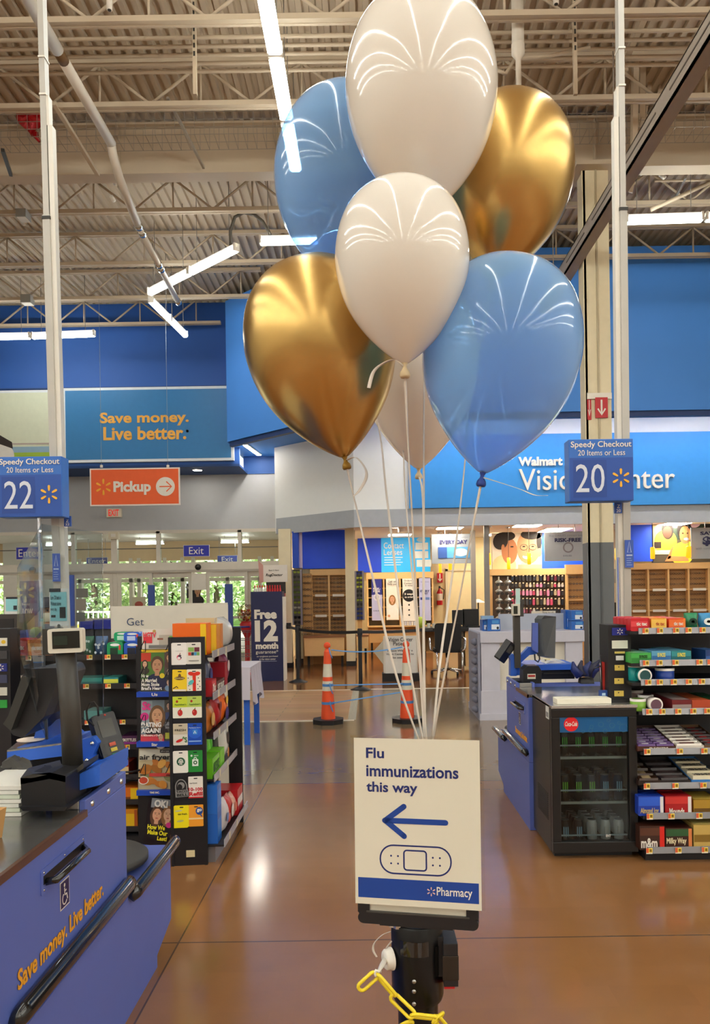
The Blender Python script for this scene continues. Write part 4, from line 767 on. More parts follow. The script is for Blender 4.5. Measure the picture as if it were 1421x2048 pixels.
# ------------------------------------------------------------------ lane 20 candy rack
rk = T('candy_rack', 'black candy rack with eight shelves beside the drinks cooler', 'shelving', (1.9, 4.85, 0))
XR0, XR1 = 1.60, 2.34; zr = [1.348, 1.158, 1.045, .873, .641, .443, .27, .075]; yf = [4.62 - .015 * i for i in range(8)]
b = MB(); b.box(XR0 - .03, 5.06, 0, XR0 + .0, 5.1, 1.36, RK); b.part('upright', rk)
b = MB(); b.box(XR0, 5.08, 0, XR1, 5.1, 1.30, RK); b.part('back_panel', rk)
b = MB(); b.box(XR0, 4.56, 0, XR1, 5.08, .04, RK); b.part('base', rk)
rx = [[1291, 1320, 1352, 1377, 1405], [1291, 1318, 1350, 1398, 1420], [1295, 1318, 1346, 1376, 1402], [1296, 1322, 1354, 1384, 1412], [1291, 1356, 1405], [1289, 1346, 1402], [1294, 1337, 1393], [1292, 1350, 1403]]
for i, z in enumerate(zr):
    b = MB(); b.box(1.55 if i < 3 else 1.582, yf[i] + .006, z - .022, XR1, 5.07 if i > 0 else 5.02, z - .004, RK); sh = b.part('shelf', rk)
    b = MB(); b.prism([(yf[i] - .004, z - .02), (yf[i] + .006, z - .022), (yf[i] + .006, z + .016), (yf[i] + .004, z + .016)], XR0, XR1, M('#8f8e92', .25, .5), 'x'); rl = b.part('price_rail', rk)
    tags(rl, yf[i] - .006, z - .02, z + .014, [W(p - 4, 1400, yf[i]).x for p in rx[i]])
def PR(i, p0, p1, y0, dy=.012):
    """x range and top height for an item on shelf i seen at pixels p0..p1, top y0"""
    d = yf[i] + dy; return W(p0, y0, d).x, W(p1, y0, d).x, zr[i] - .003, W((p0 + p1) / 2, y0, d).z, d
def C(i, p0, p1, py, name, label, cat, c, dep=.3, **k):
    x0, x1, zs, zt, y = PR(i, p0, p1, py); return carton(name, label, cat, x0, x1, zs, zt, y, dep, c, **k)
C(0, 1262, 1300, 1236, 'mint_multipack', 'red mint multipack at the end of the top shelf beside the tower of cards', 'mints', '#d3212c', .34, ribs=5, band=('#e8484e', .35, .75), text='tic tac', tb=(.3, .42, .85, .68), side=('#b3141d', .1))
C(0, 1303, 1334, 1236, 'mint_multipack', 'yellow orange mint multipack between the red and the red orange ones, top shelf', 'mints', '#f09a2e', .34, ribs=5, band=('#f7c85a', .1, .9), text='tic tac', tb=(.3, .42, .85, .68), tc=M('#c0552a', .5), side=('#f4cf6a', .12))
C(0, 1338, 1372, 1236, 'mint_multipack', 'red orange mint multipack beside the green gum bag, top shelf', 'mints', '#e5481f', .34, ribs=5, band=('#f0722f', .3, .9), text='tic tac', tb=(.3, .42, .85, .68), side=('#f08a3a', .14))
for p0, p1, c, sp, lb in ((1374, 1402, '#2f8a5e', '#0e3f2c', 'dark green gum bag on the top shelf after the mint multipacks'), (1403, 1436, '#3f8fc4', '#e8f2f0', 'blue gum bag at the picture edge on the top shelf')):
    x0, x1, zs, zt, y = PR(0, p0, p1, 1226); pouch('gum_bag', lb, 'gum', c, x0, x1, zs, zt, y + .05, .08, ((.5, .5, .3, sp), (.5, .5, .12, '#0c2a20')))
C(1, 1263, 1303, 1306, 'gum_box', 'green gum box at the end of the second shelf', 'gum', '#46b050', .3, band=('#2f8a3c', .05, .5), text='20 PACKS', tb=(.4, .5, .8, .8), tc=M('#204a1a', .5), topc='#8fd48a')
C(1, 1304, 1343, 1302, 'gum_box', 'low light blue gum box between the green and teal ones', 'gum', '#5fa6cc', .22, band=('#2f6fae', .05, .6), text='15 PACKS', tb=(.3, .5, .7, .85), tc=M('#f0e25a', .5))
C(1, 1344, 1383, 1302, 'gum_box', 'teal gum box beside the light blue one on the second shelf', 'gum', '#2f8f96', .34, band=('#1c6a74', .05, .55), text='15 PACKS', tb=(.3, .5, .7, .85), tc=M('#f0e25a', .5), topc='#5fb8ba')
C(1, 1412, 1440, 1300, 'gum_box', 'dark blue gum box at the picture edge on the second shelf', 'gum', '#1d3f7a', .2, band=('#2f5fa8', .1, .5))
x0, x1, zs, zt, y = PR(2, 1270, 1304, 1338); canister('upright teal gum tub at the end of the third shelf', (x0 + x1) / 2, y + .12, zs, .05, .085, '#159a98', face='#0f5f60'); canister('teal gum tub lying with its dark lid to the aisle, third shelf', W(1291, 1345, y).x, y + .005, zs, .04, .06, '#159a98', face='#1f4f52', lying=True)
x0, x1, zs, zt, y = PR(2, 1322, 1356, 1338); canister('dark blue gum tub with a white ring on the third shelf', (x0 + x1) / 2, y + .07, zs, .055, zt - zs - .01, '#173f9a', face='#22356a'); canister('second dark blue gum tub behind the front one on the third shelf', (x0 + x1) / 2 - .01, y + .2, zs, .055, zt - zs - .006, '#173f9a', face='#22356a')
x0, x1, zs, zt, y = PR(3, 1269, 1298, 1398); canister('upright green gum tub at the end of the fourth shelf', (x0 + x1) / 2, y + .06, zs, .046, .06, '#7fb23a', face='#6a8a3a')
canister('white gum tub with a dark lid on the fourth shelf', W(1310, 1398, y).x, y + .15, zs, .045, .07, '#e6dcd4', face='#5a3a44'); canister('pink white gum tub behind the others on the fourth shelf', W(1304, 1390, y).x, y + .28, zs, .045, .085, '#d8bcb8', face='#4a2f3a'); canister('white gum tub lying on its side on the fourth shelf', W(1313, 1410, y).x, y + .005, zs, .04, .07, '#e8dcd8', face='#6a4a5a', lying=True)
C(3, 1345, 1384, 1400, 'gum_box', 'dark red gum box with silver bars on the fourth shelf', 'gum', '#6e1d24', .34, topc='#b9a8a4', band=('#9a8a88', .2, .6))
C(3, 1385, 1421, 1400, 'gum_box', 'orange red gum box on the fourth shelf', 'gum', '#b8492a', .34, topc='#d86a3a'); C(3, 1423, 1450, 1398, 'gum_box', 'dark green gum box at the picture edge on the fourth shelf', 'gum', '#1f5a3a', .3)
# bars in open trays
def bar(name, label, cat, x0, x1, y0, y1, z, c, band, group, tilt=0):
    b = MB(); h = .016; m = M(c, .3); b.prism([(y0, z), (y1, z), (y1 - .006, z + h), (y0 + .006, z + h)], x0, x1, m, 'x'); b.add([(x0 + .02, y0 + .006, z + h + .0008), (x1 - .04, y0 + .006, z + h + .0008), (x1 - .03, y1 - .006, z + h + .0008), (x0 + .03, y1 - .006, z + h + .0008)], [(0, 1, 2, 3)], M(band, .35)); o = b.thing(name, label, cat, group); return o
def tray(i, p0, p1, zt, c, label, text=None, tc=WHITE, dep=.36, wall=.03):
    x0, x1, zs, _, y = PR(i, p0, p1, 1500); t = T('display_tray', label, 'tray', ((x0 + x1) / 2, y + dep / 2, zs)); m = M(c, .5)
    b = MB(); b.box(x0, y, zs, x1, y + dep, zs + .003, m); b.box(x0, y, zs, x1, y + .003, zs + wall, m); b.box(x0, y + dep, zs, x1, y + dep + .003, zs + wall + .06, m); b.prism([(y, zs), (y + dep, zs), (y + dep, zs + wall + .06), (y, zs + wall)], x0 - .003, x0, m, 'x'); b.prism([(y, zs), (y + dep, zs), (y + dep, zs + wall + .06), (y, zs + wall)], x1, x1 + .003, m, 'x'); b.part('box', t)
    if text: txt(text, (x0 + (x1 - x0) * .3, zs + .004, x0 + (x1 - x0) * .8, zs + wall - .006), y - .001, tc, t, bold=.03, th=.0008)
    return x0, x1, zs, y
def bars(i, tr, n, cols, c, band, name, label, cat, group, txtc=None):
    x0, x1, zs, y = tr; w = (x1 - x0 - .006) / cols; o0 = {}
    for q in range(cols):
        for k in range(n):
            yy = y + .008 + k * .34 / n; z = zs + .02 + .05 * k / n + (.004 if k == 0 else 0)
            xa = x0 + .003 + q * w
            if q not in o0 or True:
                bar(name, label, cat, xa + .003, xa + w - .003, yy, yy + .32 / n, z, c, band, group)
bars(4, tray(4, 1277, 1352, .05, '#4a2418', 'brown open tray of purple striped chocolate bars on the fifth shelf', 'SNICKERS'), 7, 2, '#5a3a7a', '#e6e0ee', 'chocolate_bar', 'brown and purple chocolate bar with a white stripe, in the brown tray', 'candy bar', 'bars in the brown tray')
bars(4, tray(4, 1354, 1408, .05, '#d8d0c8', 'white open tray of pale bars on the fifth shelf'), 6, 1, '#e9e2d8', '#6a3a30', 'wafer_bar', 'white wrapped wafer bar with a dark stripe, in the white tray', 'candy bar', 'bars in the white tray')
bars(4, tray(4, 1410, 1450, .05, '#6a4a2a', 'brown tray of red bars at the picture edge on the fifth shelf'), 6, 1, '#2a1416', '#c8323a', 'chocolate_bar', 'black and red chocolate bar in the tray at the picture edge', 'candy bar', 'bars in the edge tray')
bars(5, tray(5, 1278, 1320, .05, '#2c1a12', 'dark brown tray at the end of the sixth shelf'), 4, 1, '#3a2214', '#b9a27a', 'chocolate_bar', 'dark brown chocolate bar in the tray at the end of the sixth shelf', 'candy bar', 'dark bars on the sixth shelf')
bars(5, tray(5, 1322, 1380, .05, '#1d1416', 'near black tray with silver edges on the sixth shelf'), 4, 1, '#241a1e', '#5a4a4a', 'chocolate_bar', 'black wrapped chocolate bar in the silver edged tray', 'candy bar', 'black bars on the sixth shelf')
x0, x1, zs, y = tray(5, 1384, 1440, .05, '#2f7ac4', 'blue edged tray of cream bars on the sixth shelf')
for k in range(4):
    yy = y + .01 + .085 * k; b = MB(); b.box(x0 + .01, yy, zs + .004, x1 - .003, yy + .08, zs + .05 + .01 * k, M('#eadfc0', .45)); o = b.thing('white_chocolate_pack', 'cream chocolate pack with black lettering in the blue edged tray', 'candy bar', 'cream packs on the sixth shelf')
    txt("HERSHEY'S", (x0 + .03, yy + .02, x1 - .02, yy + .06), 0, M('#1c1714', .5), o, bold=.03, mx=Matrix.Translation((0, 0, zs + .05 + .01 * k)) @ Matrix.Rotation(-math.pi / 2, 4, 'X') @ Matrix.Scale(1, 4) , th=.0008) if False else None
    mxt = Matrix(((1, 0, 0, 0), (0, 0, 1, 0), (0, -1, 0, zs + .0503 + .01 * k), (0, 0, 0, 1))); txt("HERSHEY'S", (x0 + .03, yy + .02, x1 - .02, yy + .062), 0, M('#1c1714', .5), o, bold=.03, mx=mxt, th=.0008)
C(6, 1277, 1328, 1592, 'candy_box', 'blue candy box with white corner on the seventh shelf', 'candy box', '#1c3fae', .2, band=('#2f62d8', .5, .95), text='Almond Joy', tb=(.08, .05, .8, .4), tc=M('#c9b27a', .5), side=('#e6e2e0', .14), ribs=3)
C(6, 1331, 1384, 1592, 'candy_box', 'red candy box with white corners on the seventh shelf', 'candy box', '#b01a20', .2, band=('#d43a36', .6, .95), text='Mounds', tb=(.15, .06, .72, .38), side=('#e6e2e0', .14), ribs=3)
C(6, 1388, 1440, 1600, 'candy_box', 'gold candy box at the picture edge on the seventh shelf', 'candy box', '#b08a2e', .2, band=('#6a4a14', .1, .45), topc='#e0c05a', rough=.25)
C(7, 1280, 1330, 1652, 'candy_box', 'brown candy box with a red end at the end of the bottom shelf', 'candy box', '#3c2016', .22, text='m&m', tb=(.05, .08, .7, .5), side=('#d8281e', .2), band=('#5a3424', .6, .92))
C(7, 1332, 1385, 1656, 'candy_box', 'dark green topped candy box with white script on the bottom shelf', 'candy box', '#3a1c14', .22, text='Milky Way', tb=(.03, .2, .78, .55), tc=M('#e4d8b0', .5), side=('#d8814a', .14), band=('#2f5a34', .62, .95))
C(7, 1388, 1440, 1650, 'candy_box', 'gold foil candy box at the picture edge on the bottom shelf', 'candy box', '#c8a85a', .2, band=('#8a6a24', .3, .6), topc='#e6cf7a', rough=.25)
# ------------------------------------------------------------------ drinks cooler
DF = 4.60; cx0, cx1 = 1.068, 1.575; ck = T('drinks_cooler', 'black counter-height drinks cooler with a glass door full of cans', 'cooler', ((cx0 + cx1) / 2, DF + .28, 0)); CBK = M('#0f0f11', .3); zt = .905
b = MB(); b.box(cx0, DF + .05, .03, cx0 + .03, 5.14, zt, M('#1b1a1b', .35)); b.box(cx1 - .03, DF + .05, .03, cx1, 5.14, zt, CBK); b.box(cx0 + .03, 5.1, .03, cx1 - .03, 5.139, zt, CBK); b.box(cx0 + .03, DF + .051, zt - .03, cx1 - .03, 5.1, zt, CBK); b.box(cx0 + .03, DF + .051, .03, cx1 - .03, 5.1, .09, CBK)
b.box(cx0 + .02, DF + .06, .0, cx1 - .02, 5.1, .03, BLACK)
for i in range(14): b.box(cx0 - .002, 4.72, .2 + .012 * i, cx0, 5.0, .206 + .012 * i, BLACK)
b.part('cabinet', ck)
b = MB(); LIN = M('#4a4a42', .5); b.box(cx0 + .03, 5.06, .09, cx1 - .03, 5.1, zt - .03, LIN); b.box(cx0 + .03, DF + .06, .09, cx0 + .034, 5.08, zt - .03, LIN); b.box(cx1 - .034, DF + .06, .09, cx1 - .03, 5.08, zt - .03, M('#8c9490', .5)); b.part('liner', ck)
b = MB(); fw = .05
b.box(cx0, DF, .1, cx0 + fw, DF + .045, zt - .065, CBK); b.box(cx1 - fw, DF, .1, cx1, DF + .045, zt - .065, CBK); b.box(cx0, DF, zt - .065, cx1, DF + .045, zt - .015, CBK); b.box(cx0, DF, .035, cx1, DF + .045, .10, CBK); b.part('door_frame', ck, bevel=.004)
b = MB(); b.box(cx0 + fw, DF + .012, .1, cx1 - fw, DF + .016, zt - .065, glassy('#e6ecee', .85, .05)); b.part('door_glass', ck)
b = MB(); b.box(cx0, DF - .002, zt - .012, cx1 + .005, 5.16, zt + .006, M('#bdbdbd', .25, .8)); b.part('steel_top', ck, bevel=.002)
hx0, hz0, hx1, hz1 = R(1110, 1434, 1258, 1464, DF + .02); b = MB(); b.box(hx0, DF + .017, hz0, hx1, DF + .022, hz1, M('#0f8fd6', .35, emit=.12, noise=0)); BUB = M('#4fb4d8', .4)
for px_, py_, r_ in ((1184, 1454, 3.5), (1203, 1449, 5), (1218, 1441, 3), (1225, 1451, 5), (1239, 1446, 3), (1248, 1456, 8), (1211, 1462, 4), (1167, 1463, 3), (1182, 1461, 4)):
    q = W(px_, py_, DF + .016); k = DF / F * r_; stroke(b, [(q.x + k * math.cos(math.tau * i / 16), q.z + k * math.sin(math.tau * i / 16)) for i in range(16)], .0022, DF + .0168, BUB, .0004, True)
hd = b.part('header_panel', ck, label='blue header with pale bubble rings')
q = W(1144, 1449, DF); b = MB(); b.ell(q.x, q.z, .043, .043, DF + .0105, M('#d8141c', .35, emit=.08, noise=0), 32); b.part('emblem', hd, label='red round emblem'); txt('Coca-Cola', (q.x - .036, q.z - .012, q.x + .036, q.z + .016), DF + .0100, WHITE, hd, bold=.025, shear=.35, th=.0005)
sz = []
for py_, lb in ((1514, 'upper'), (1604, 'middle'), (1694, 'bottom')):
    q = W(1185, py_, DF + .06); sz.append(q.z); b = MB(); b.box(cx0 + .035, DF + .06, q.z - .006, cx1 - .035, 5.05, q.z - .002, M('#9ba39c', .4, .3)); b.box(cx0 + .035, DF + .055, q.z - .010, cx1 - .035, DF + .06, q.z + .004, M('#b9c0b4', .35, .4)); b.part('shelf', ck)
CLR = glassy('#c9d6d4', .8, .08)
gx = [cx0 + .055 + i * .0815 for i in range(6)]
for z in sz:
    b = MB()
    for x in gx: b.box(x - .0015, DF + .066, z, x + .0015, DF + .3, z + .075, CLR)
    b.box(gx[0], DF + .0635, z, gx[-1], DF + .067, z + .012, CLR); b.box(gx[0], DF + .064, z + .066, gx[-1], DF + .067, z + .075, M('#aab6b4', .3)); b.part('can_divider', ck, label='clear plastic can divider')
_can = {}
def can(x, y, z, c, claw, label, group):
    k = (c, claw); b0 = _can.get(k)
    if b0 is None:
        b = MB(); r = .031; b.lathe([(r * .78, 0), (r, .008), (r, .135), (r * .8, .15), (r * .8, .154)], (0, 0, 0), M(c, .25, .3), 20); b.lathe([(r * .8, .1545), (r * .82, .157), (r * .7, .155)], (0, 0, 0), M('#c9cbc8', .25, .9), 16)
        for u in (-.012, 0, .012):
            a = math.asin(u / r); yv = -math.sqrt(r * r - u * u) - .0006; b.prism([(u - .0038, .062 + abs(u)), (u + .001, .055), (u + .0035, .07), (u + .0032, .118), (u - .0035, .118)], yv - .0004, yv + .002, M(claw, .4))
        me = b.mesh(); _can[k] = me; b0 = me
    o = bpy.data.objects.new('drink_can', b0); COL.objects.link(o); o.location = (x, y, z); tag(o, label, 'drink can', group); return o
rows = [([('#0e1a16', '#3fc03a')] * 5, 3, 'black can with green stripes on the upper cooler shelf', None), ([('#15140f', '#76c83a')] * 3 + [('#16324a', '#7fb0c8')] * 2, 4, None, None), ([('#2a2420', '#8fb0c0')] * 2 + [('#d9d8d0', '#a8a89e')] * 3, 4, None, None)]
for s_, (cols, n, lb, _) in enumerate(rows):
    for i, (c, cl) in enumerate(cols):
        nm = {'#0e1a16': ('black can with green stripes on the upper cooler shelf', 'cans on the upper shelf'), '#15140f': ('black can with lime stripes on the middle cooler shelf', 'lime striped cans on the middle shelf'), '#16324a': ('blue can on the middle cooler shelf', 'blue cans on the middle shelf'), '#2a2420': ('dark can with pale blue stripes on the bottom cooler shelf', 'dark cans on the bottom shelf'), '#d9d8d0': ('white can with grey stripes on the bottom cooler shelf', 'white cans on the bottom shelf')}[c]
        for j in range(n): can((gx[i] + gx[i + 1]) / 2, DF + .105 + .068 * j, sz[s_], c, cl, *nm)
b = MB(); x0, z0, x1, z1 = R(1212, 1697, 1254, 1703, DF + .01); b.prism([(x0, z0), (x1, z0), (x1, z1), (x1 - .03, z1 + .004), (x0 + .05, z1 - .004), (x0 + .02, z1), (x0, z1 - .006)], DF + .008, DF + .0115, M('#c9d2e2', .5)); st_ = b.part('price_sticker', ck, label='pale price sticker on the door glass'); txt('$1.98', R(1222, 1688, 1238, 1695, DF + .01), DF + .011, WHITE, st_, bold=.02, th=.0006); txt('ENT', R(1213, 1669, 1223, 1674, DF + .01), DF + .011, WHITE, st_, bold=.02, th=.0006)
b = MB(); q = W(1243, 1687, DF); b.box(q.x - .011, DF + .008, q.z - .022, q.x + .011, DF + .0115, q.z + .022, M('#101512', .4)); b.rect(q.x - .007, q.z - .008, q.x + .007, q.z + .01, DF + .0075, M('#5a9a3a', .4)); b.part('can_sticker', ck, label='small black can sticker')
b = MB(); x0, z0, x1, z1 = R(1115, 1401, 1224, 1412, DF + .05); b.box(x0, DF + .05, .911, x1, DF + .16, .911 + (z1 - z0), M('#f2ecd8', .5)); b.thing('white_tray', 'long low cream tray lying on the steel cooler top', 'tray', bevel=.003)
# tower of gift cards on the counter
tw = T('card_tower', 'narrow black tower of cards standing by the cooler and the candy rack', 'display', W(1240, 1400, 4.75)); x0, z0, x1, z1 = R(1218, 1250, 1263, 1402, 4.72)
b = MB(); b.box(x0, 4.72, .911, x1, 4.9, z1, RK); b.part('body', tw); b = MB(); b.box(x0 - .004, 4.70, .911, x1 + .004, 4.9, .93, RK); b.part('foot', tw)
for px_, py_, w_, h_, c in ((1240.5, 1263, 31, 15, '#1d2a8c'), (1240.5, 1289, 31, 16, '#dfe3d4'), (1240.5, 1305, 20, 4, '#d8c468'), (1240.5, 1316, 15, 9, '#e9e8e8'), (1240, 1335.5, 19, 11, '#e4c860'), (1239, 1362, 18, 11, '#e4c860'), (1239, 1387, 18, 11, '#e4c860')):
    a0, b0_, a1, b1 = R(px_ - w_ / 2, py_ - h_ / 2, px_ + w_ / 2, py_ + h_ / 2, 4.715); b = MB(); b.box(a0, 4.712, b0_, a1, 4.72, b1, M(c, .45))
    if c == '#1d2a8c': spark(b, (a0 + a1) / 2, (b0_ + b1) / 2, 4.712, (b1 - b0_) * .42, WHITE, .001)
    if c == '#e4c860': b.prism([(a0 + .02, b0_ + .018), (a0 + .03, b0_ + .022), (a0 + .02, b0_ + .027)], 4.711, 4.712, DARK)
    b.part('card', tw, label={'#1d2a8c': 'blue plate with a white spark', '#dfe3d4': 'pale flowered card', '#e9e8e8': 'white label', '#d8c468': 'yellow strip'}.get(c, 'yellow card'))
b = MB()
for i, c in enumerate(('#c8342c', '#2f5fb8', '#e6e0dc', '#c8342c')):
    q = W(1204 + 2 * i, 1392, 4.85); b.prism([(q.x, .912), (q.x + .03, .912), (q.x + .03 - .012, .912 + .23), (q.x - .012, .912 + .24 - .01 * i)], 4.8 + .03 * i, 4.82 + .03 * i, M(c, .5))
b.thing('leaflet_stand', 'red white and blue leaflets leaning beside the card tower', 'leaflets')
b = MB(); pbox(b, 1201, 1381, 1216, 1395, 4.75, 4.78, M('#2a4f9a', .4)); x0, z0, x1, z1 = R(1205, 1386, 1212, 1391, 4.749); b.rect(x0, z0, x1, z1, 4.749, M('#b8d8f0', .4)); b.thing('sticker_block', 'small blue block with a pale square in front of the leaflets', 'sign')
b = MB(); b.tube([W(1205, 1382, 4.78), W(1203, 1325, 4.8), W(1202, 1310, 4.8)], .004, BLACK, 5); b.tube([W(1203, 1332, 4.8), W(1190, 1337, 5.6)], .006, BLACK, 5); b.thing('wire_stand', 'thin black wire stand rising behind the leaflets', 'wire stand')
b = MB(); x0, z0, x1, z1 = R(1084, 1415, 1092, 1440, 4.8); b.box(1.0655, 4.66, .82, 1.068, 4.74, .895, M('#dcdcd8', .5)); b.box(1.065, 4.67, .83, 1.0656, 4.73, .86, M('#8c8c8c', .5)); b.part('rating_label', ck, label='white rating label')
# ================================================================== MAGAZINE, CARD AND CANDY RACK (by lane 22)
gr = T('impulse_rack', 'black rack of magazines, cards and candy in the aisle behind lane 22', 'shelving', (-1.5, 5.0, 0)); A = .10
mxg = RZ(W(349, 1725, 4.6).x, 4.58, A); PW_ = .188; ZT = 1.352
b = MB(); b.mx = mxg; b.box(0, 0, .0, PW_, .03, ZT, RK); b.box(-.012, -.006, 0, .006, .03, ZT, RK); b.box(PW_ - .006, -.006, 0, PW_ + .012, .03, ZT, RK); b.part('card_panel', gr)
b = MB(); b.mx = mxg; b.box(.075, -.003, .05, .125, 0, .09, M('#d8c9a0', .5)); b.part('yellowed_label', gr)
xm0, xm1 = W(274, 1500, 4.72).x, W(345, 1500, 4.62).x
b = MB(); b.box(xm0, 4.76, 0, xm1, 4.79, ZT, RK); b.part('magazine_back', gr)
xs0, xs1 = W(18, 1400, 4.95).x, W(278, 1400, 4.95).x; zl = [W(150, y, 4.95).z for y in (1316, 1374, 1446, 1496, 1556, 1606, 1660)]
b = MB(); b.box(xs0 - .3, 5.13, 0, xs1, 5.145, 1.28, RK); b.part('back_panel', gr)
b = MB(); b.box(xs1, 4.9, 0, xs1 + .02, 5.145, 1.28, RK); b.part('divider', gr)
b = MB(); b.box(xs0 - .3, 4.9, 0, xs1, 5.145, .08, RK); b.part('base', gr)
yl = 4.95
for i, z in enumerate(zl):
    b = MB(); b.box(xs0 - .02, yl, z - .012, xs1, 5.13, z + .006, RK); b.part('shelf', gr)
    b = MB(); b.box(xs0 - .02, yl - .008, z - .014, xs1, yl, z + .02, M('#232126', .35)); rl = b.part('price_rail', gr)
    tags(rl, yl - .009, z - .012, z + .018, [W(p, 1400, yl).x for p in [(24, 54, 176, 212, 246), (24, 145, 168, 212, 250), (152, 170, 240), (248,), (), (), ()][i]])
def LC(i, p0, p1, h, name, label, cat, c, dep=.25, **k):
    return carton(name, label, cat, W(p0, 1400, yl + .01).x, W(p1, 1400, yl + .01).x, zl[i] + .006, zl[i] + .006 + h, yl + .008, min(dep, .168), c, **k)
LC(0, 24, 55, .12, 'mint_multipack', 'red mint multipack on the gum rack behind the lane 22 shield', 'mints', '#cf2430', .34, ribs=5, band=('#e8484e', .35, .75), text='tic tac', tb=(.3, .42, .85, .68))
LC(0, 57, 88, .115, 'mint_multipack', 'orange mint multipack beside the dark screen back, gum rack', 'mints', '#e8863a', .34, ribs=5, band=('#f4b06a', .35, .8), text='tic tac', tb=(.3, .42, .85, .68))
for p0, p1, c, c2, lb in ((160, 182, '#3f6a52', '#c9d8d0', 'grey green gum bag seen through the lane 22 shield'), (184, 210, '#4a6288', '#dfe6ee', 'grey blue gum bag seen through the lane 22 shield')):
    x0, x1 = W(p0, 1300, yl).x, W(p1, 1300, yl).x; pouch('gum_bag', lb, 'gum', c, x0, x1, zl[0] + .006, zl[0] + .135, yl + .06, .08, [(random.uniform(.15, .85), random.uniform(.15, .85), .09, c2) for _ in range(9)])
def gumb(p0, p1, z, dz, y, c, c2, lb):
    x0, x1 = W(p0, 1300, yl).x, W(p1, 1300, yl).x; t = T('gum_bottle_pack', lb, 'gum', ((x0 + x1) / 2, y + .05, z)); b = MB(); b.prism(rr(x0, z, x1, z + dz, .018, 4), y, y + .11, M(c, .25)); b.part('pack', t, bevel=.004)
    b = MB(); w = x1 - x0; b.rect(x0 + w * .2, z + dz * .15, x0 + w * .68, z + dz * .6, y - .001, M(c2, .4)); b.rect(x0 + w * .74, z + dz * .45, x0 + w * .86, z + dz * .8, y - .001, M('#d8483a', .4)); b.ell((x0 + x1) / 2, z + dz * .82, w * .3, dz * .1, y - .0012, M('#e9f0f0', .4), 14); b.part('print', t)
z0 = zl[0] + .006; z1 = z0 + .092
gumb(213, 245, z0, .09, yl + .01, '#1f9a5e', '#0e3a26', 'green gum bottle pack with a dark window, below the other green one'); gumb(247, 281, z0, .088, yl + .01, '#2a5fc8', '#15203a', 'blue gum bottle pack with a dark window, below the other blue one')
gumb(222, 256, z1, .06, yl + .06, '#1fa06a', '#bfe8d4', 'green gum bottle pack stacked on top behind, under the word board'); gumb(246, 280, z0 + .09, .062, yl + .02, '#2a62d0', '#bcd0f4', 'blue gum bottle pack stacked on the lower blue one')
LC(1, 150, 205, .05, 'gum_box', 'long teal gum box seen through the lane 22 shield, second shelf', 'gum', '#2f9088', .22, topc='#6ac0b4', band=('#1f6a6a', .1, .5))
LC(1, 208, 238, .05, 'gum_box', 'teal gum box with a yellow spot beside the magazines, second shelf', 'gum', '#2a8a8c', .34, topc='#4fb0a8', band=('#d8dc4a', .3, .8))
LC(2, 168, 205, .07, 'gum_box', 'pale teal box behind the black card reader on the third shelf', 'gum', '#5a9a96', .2, topc='#8fc4bc')
x0, x1 = W(243, 1400, yl).x, W(273, 1400, yl).x; 
LC(3, 243, 273, .065, 'candy_box', 'purple candy box with pink lettering beside the card reader', 'candy box', '#4a1a4a', .2, text='SKITTLES', tb=(.05, .45, .95, .75), band=('#8a2f8a', .05, .4))
LC(4, 226, 256, .085, 'candy_box', 'dark red candy box with a cream patch under the card reader', 'candy box', '#9a2a1a', .25, band=('#e0c890', .1, .7))
LC(5, 240, 274, .085, 'candy_box', 'orange and yellow candy box above the turntable, beside the magazines', 'candy box', '#e8761a', .25, side=('#f2c81e', .45), band=('#8a4a1a', .02, .3))
LC(6, 240, 272, .12, 'candy_box', 'yellow candy box with brown cups just above the turntable', 'candy box', '#e0901a', .25, side=('#b8561a', .2), band=('#f2c21e', .1, .75))
canister('brown rimmed gum tub with a white ring behind the register monitor', W(32, 1370, yl).x, yl + .07, zl[1] + .006, .05, .06, '#7a6f62', face='#3a3430')
# magazines
def mag(px, d, lean, label, bg_, patches, texts, tag_=None, rot=0):
    x0, z0, x1, z1 = R(*px, d); w, h = x1 - x0, z1 - z0; t = T('magazine', label, 'magazine', ((x0 + x1) / 2, d, z0)); mx = Matrix.Translation(((x0 + x1) / 2, d, z0)) @ Matrix.Rotation(rot, 4, 'Y') @ Matrix.Rotation(-lean, 4, 'X')
    b = MB(); b.mx = mx; b.box(-w / 2, 0, 0, w / 2, .006, h, M(bg_, .3)); b.part('cover', t)
    b = MB(); b.mx = mx; U = lambda u: (u - .5) * w
    for k, p in enumerate(patches):
        y = -.0006 - .0005 * k
        if p[0] == 'r': b.rect(U(p[1]), p[2] * h, U(p[3]), p[4] * h, y, M(p[5], .35))
        elif p[0] == 'e': b.ell(U(p[1]), p[2] * h, p[3] * w, p[4] * h, y, M(p[5], .35), 18, rot=p[6] if len(p) > 6 else 0)
        elif p[0] == 'f': face(b, U(p[1]), p[2] * h, p[3] * h, y, M(p[4], .5), M(p[5], .5), M(p[6], .5), .0002, p[7])
    b.part('picture', t)
    for s_, (u0, v0, u1, v1), c, bo in texts: txt(s_, (U(u0), v0 * h, U(u1), v1 * h), -.0006 - .0005 * (len(patches) + 3), M(c, .4), t, bold=bo, mx=mx, th=.0005)
    return t
GRY_ = '#8a8880'
mag((284, 1258, 352, 1298), 4.745, .06, 'pale home magazine with a red house logo, topmost in the rack', '#d8d2c8', [('r', .5, .15, .98, .7, '#b8b2a4'), ('r', .45, .45, .62, .55, '#8a5a48'), ('r', .78, .45, .95, .55, '#8a5a48'), ('e', .86, .52, .09, .12, '#6fc23a'), ('r', .04, .3, .3, .62, '#e0303e'), ('e', .36, .9, .05, .07, '#b89a52'), ('r', .2, .05, .95, .2, '#7a7a78')], [('HGTV', (.04, .56, .42, .84), '#e0303e', .04)])
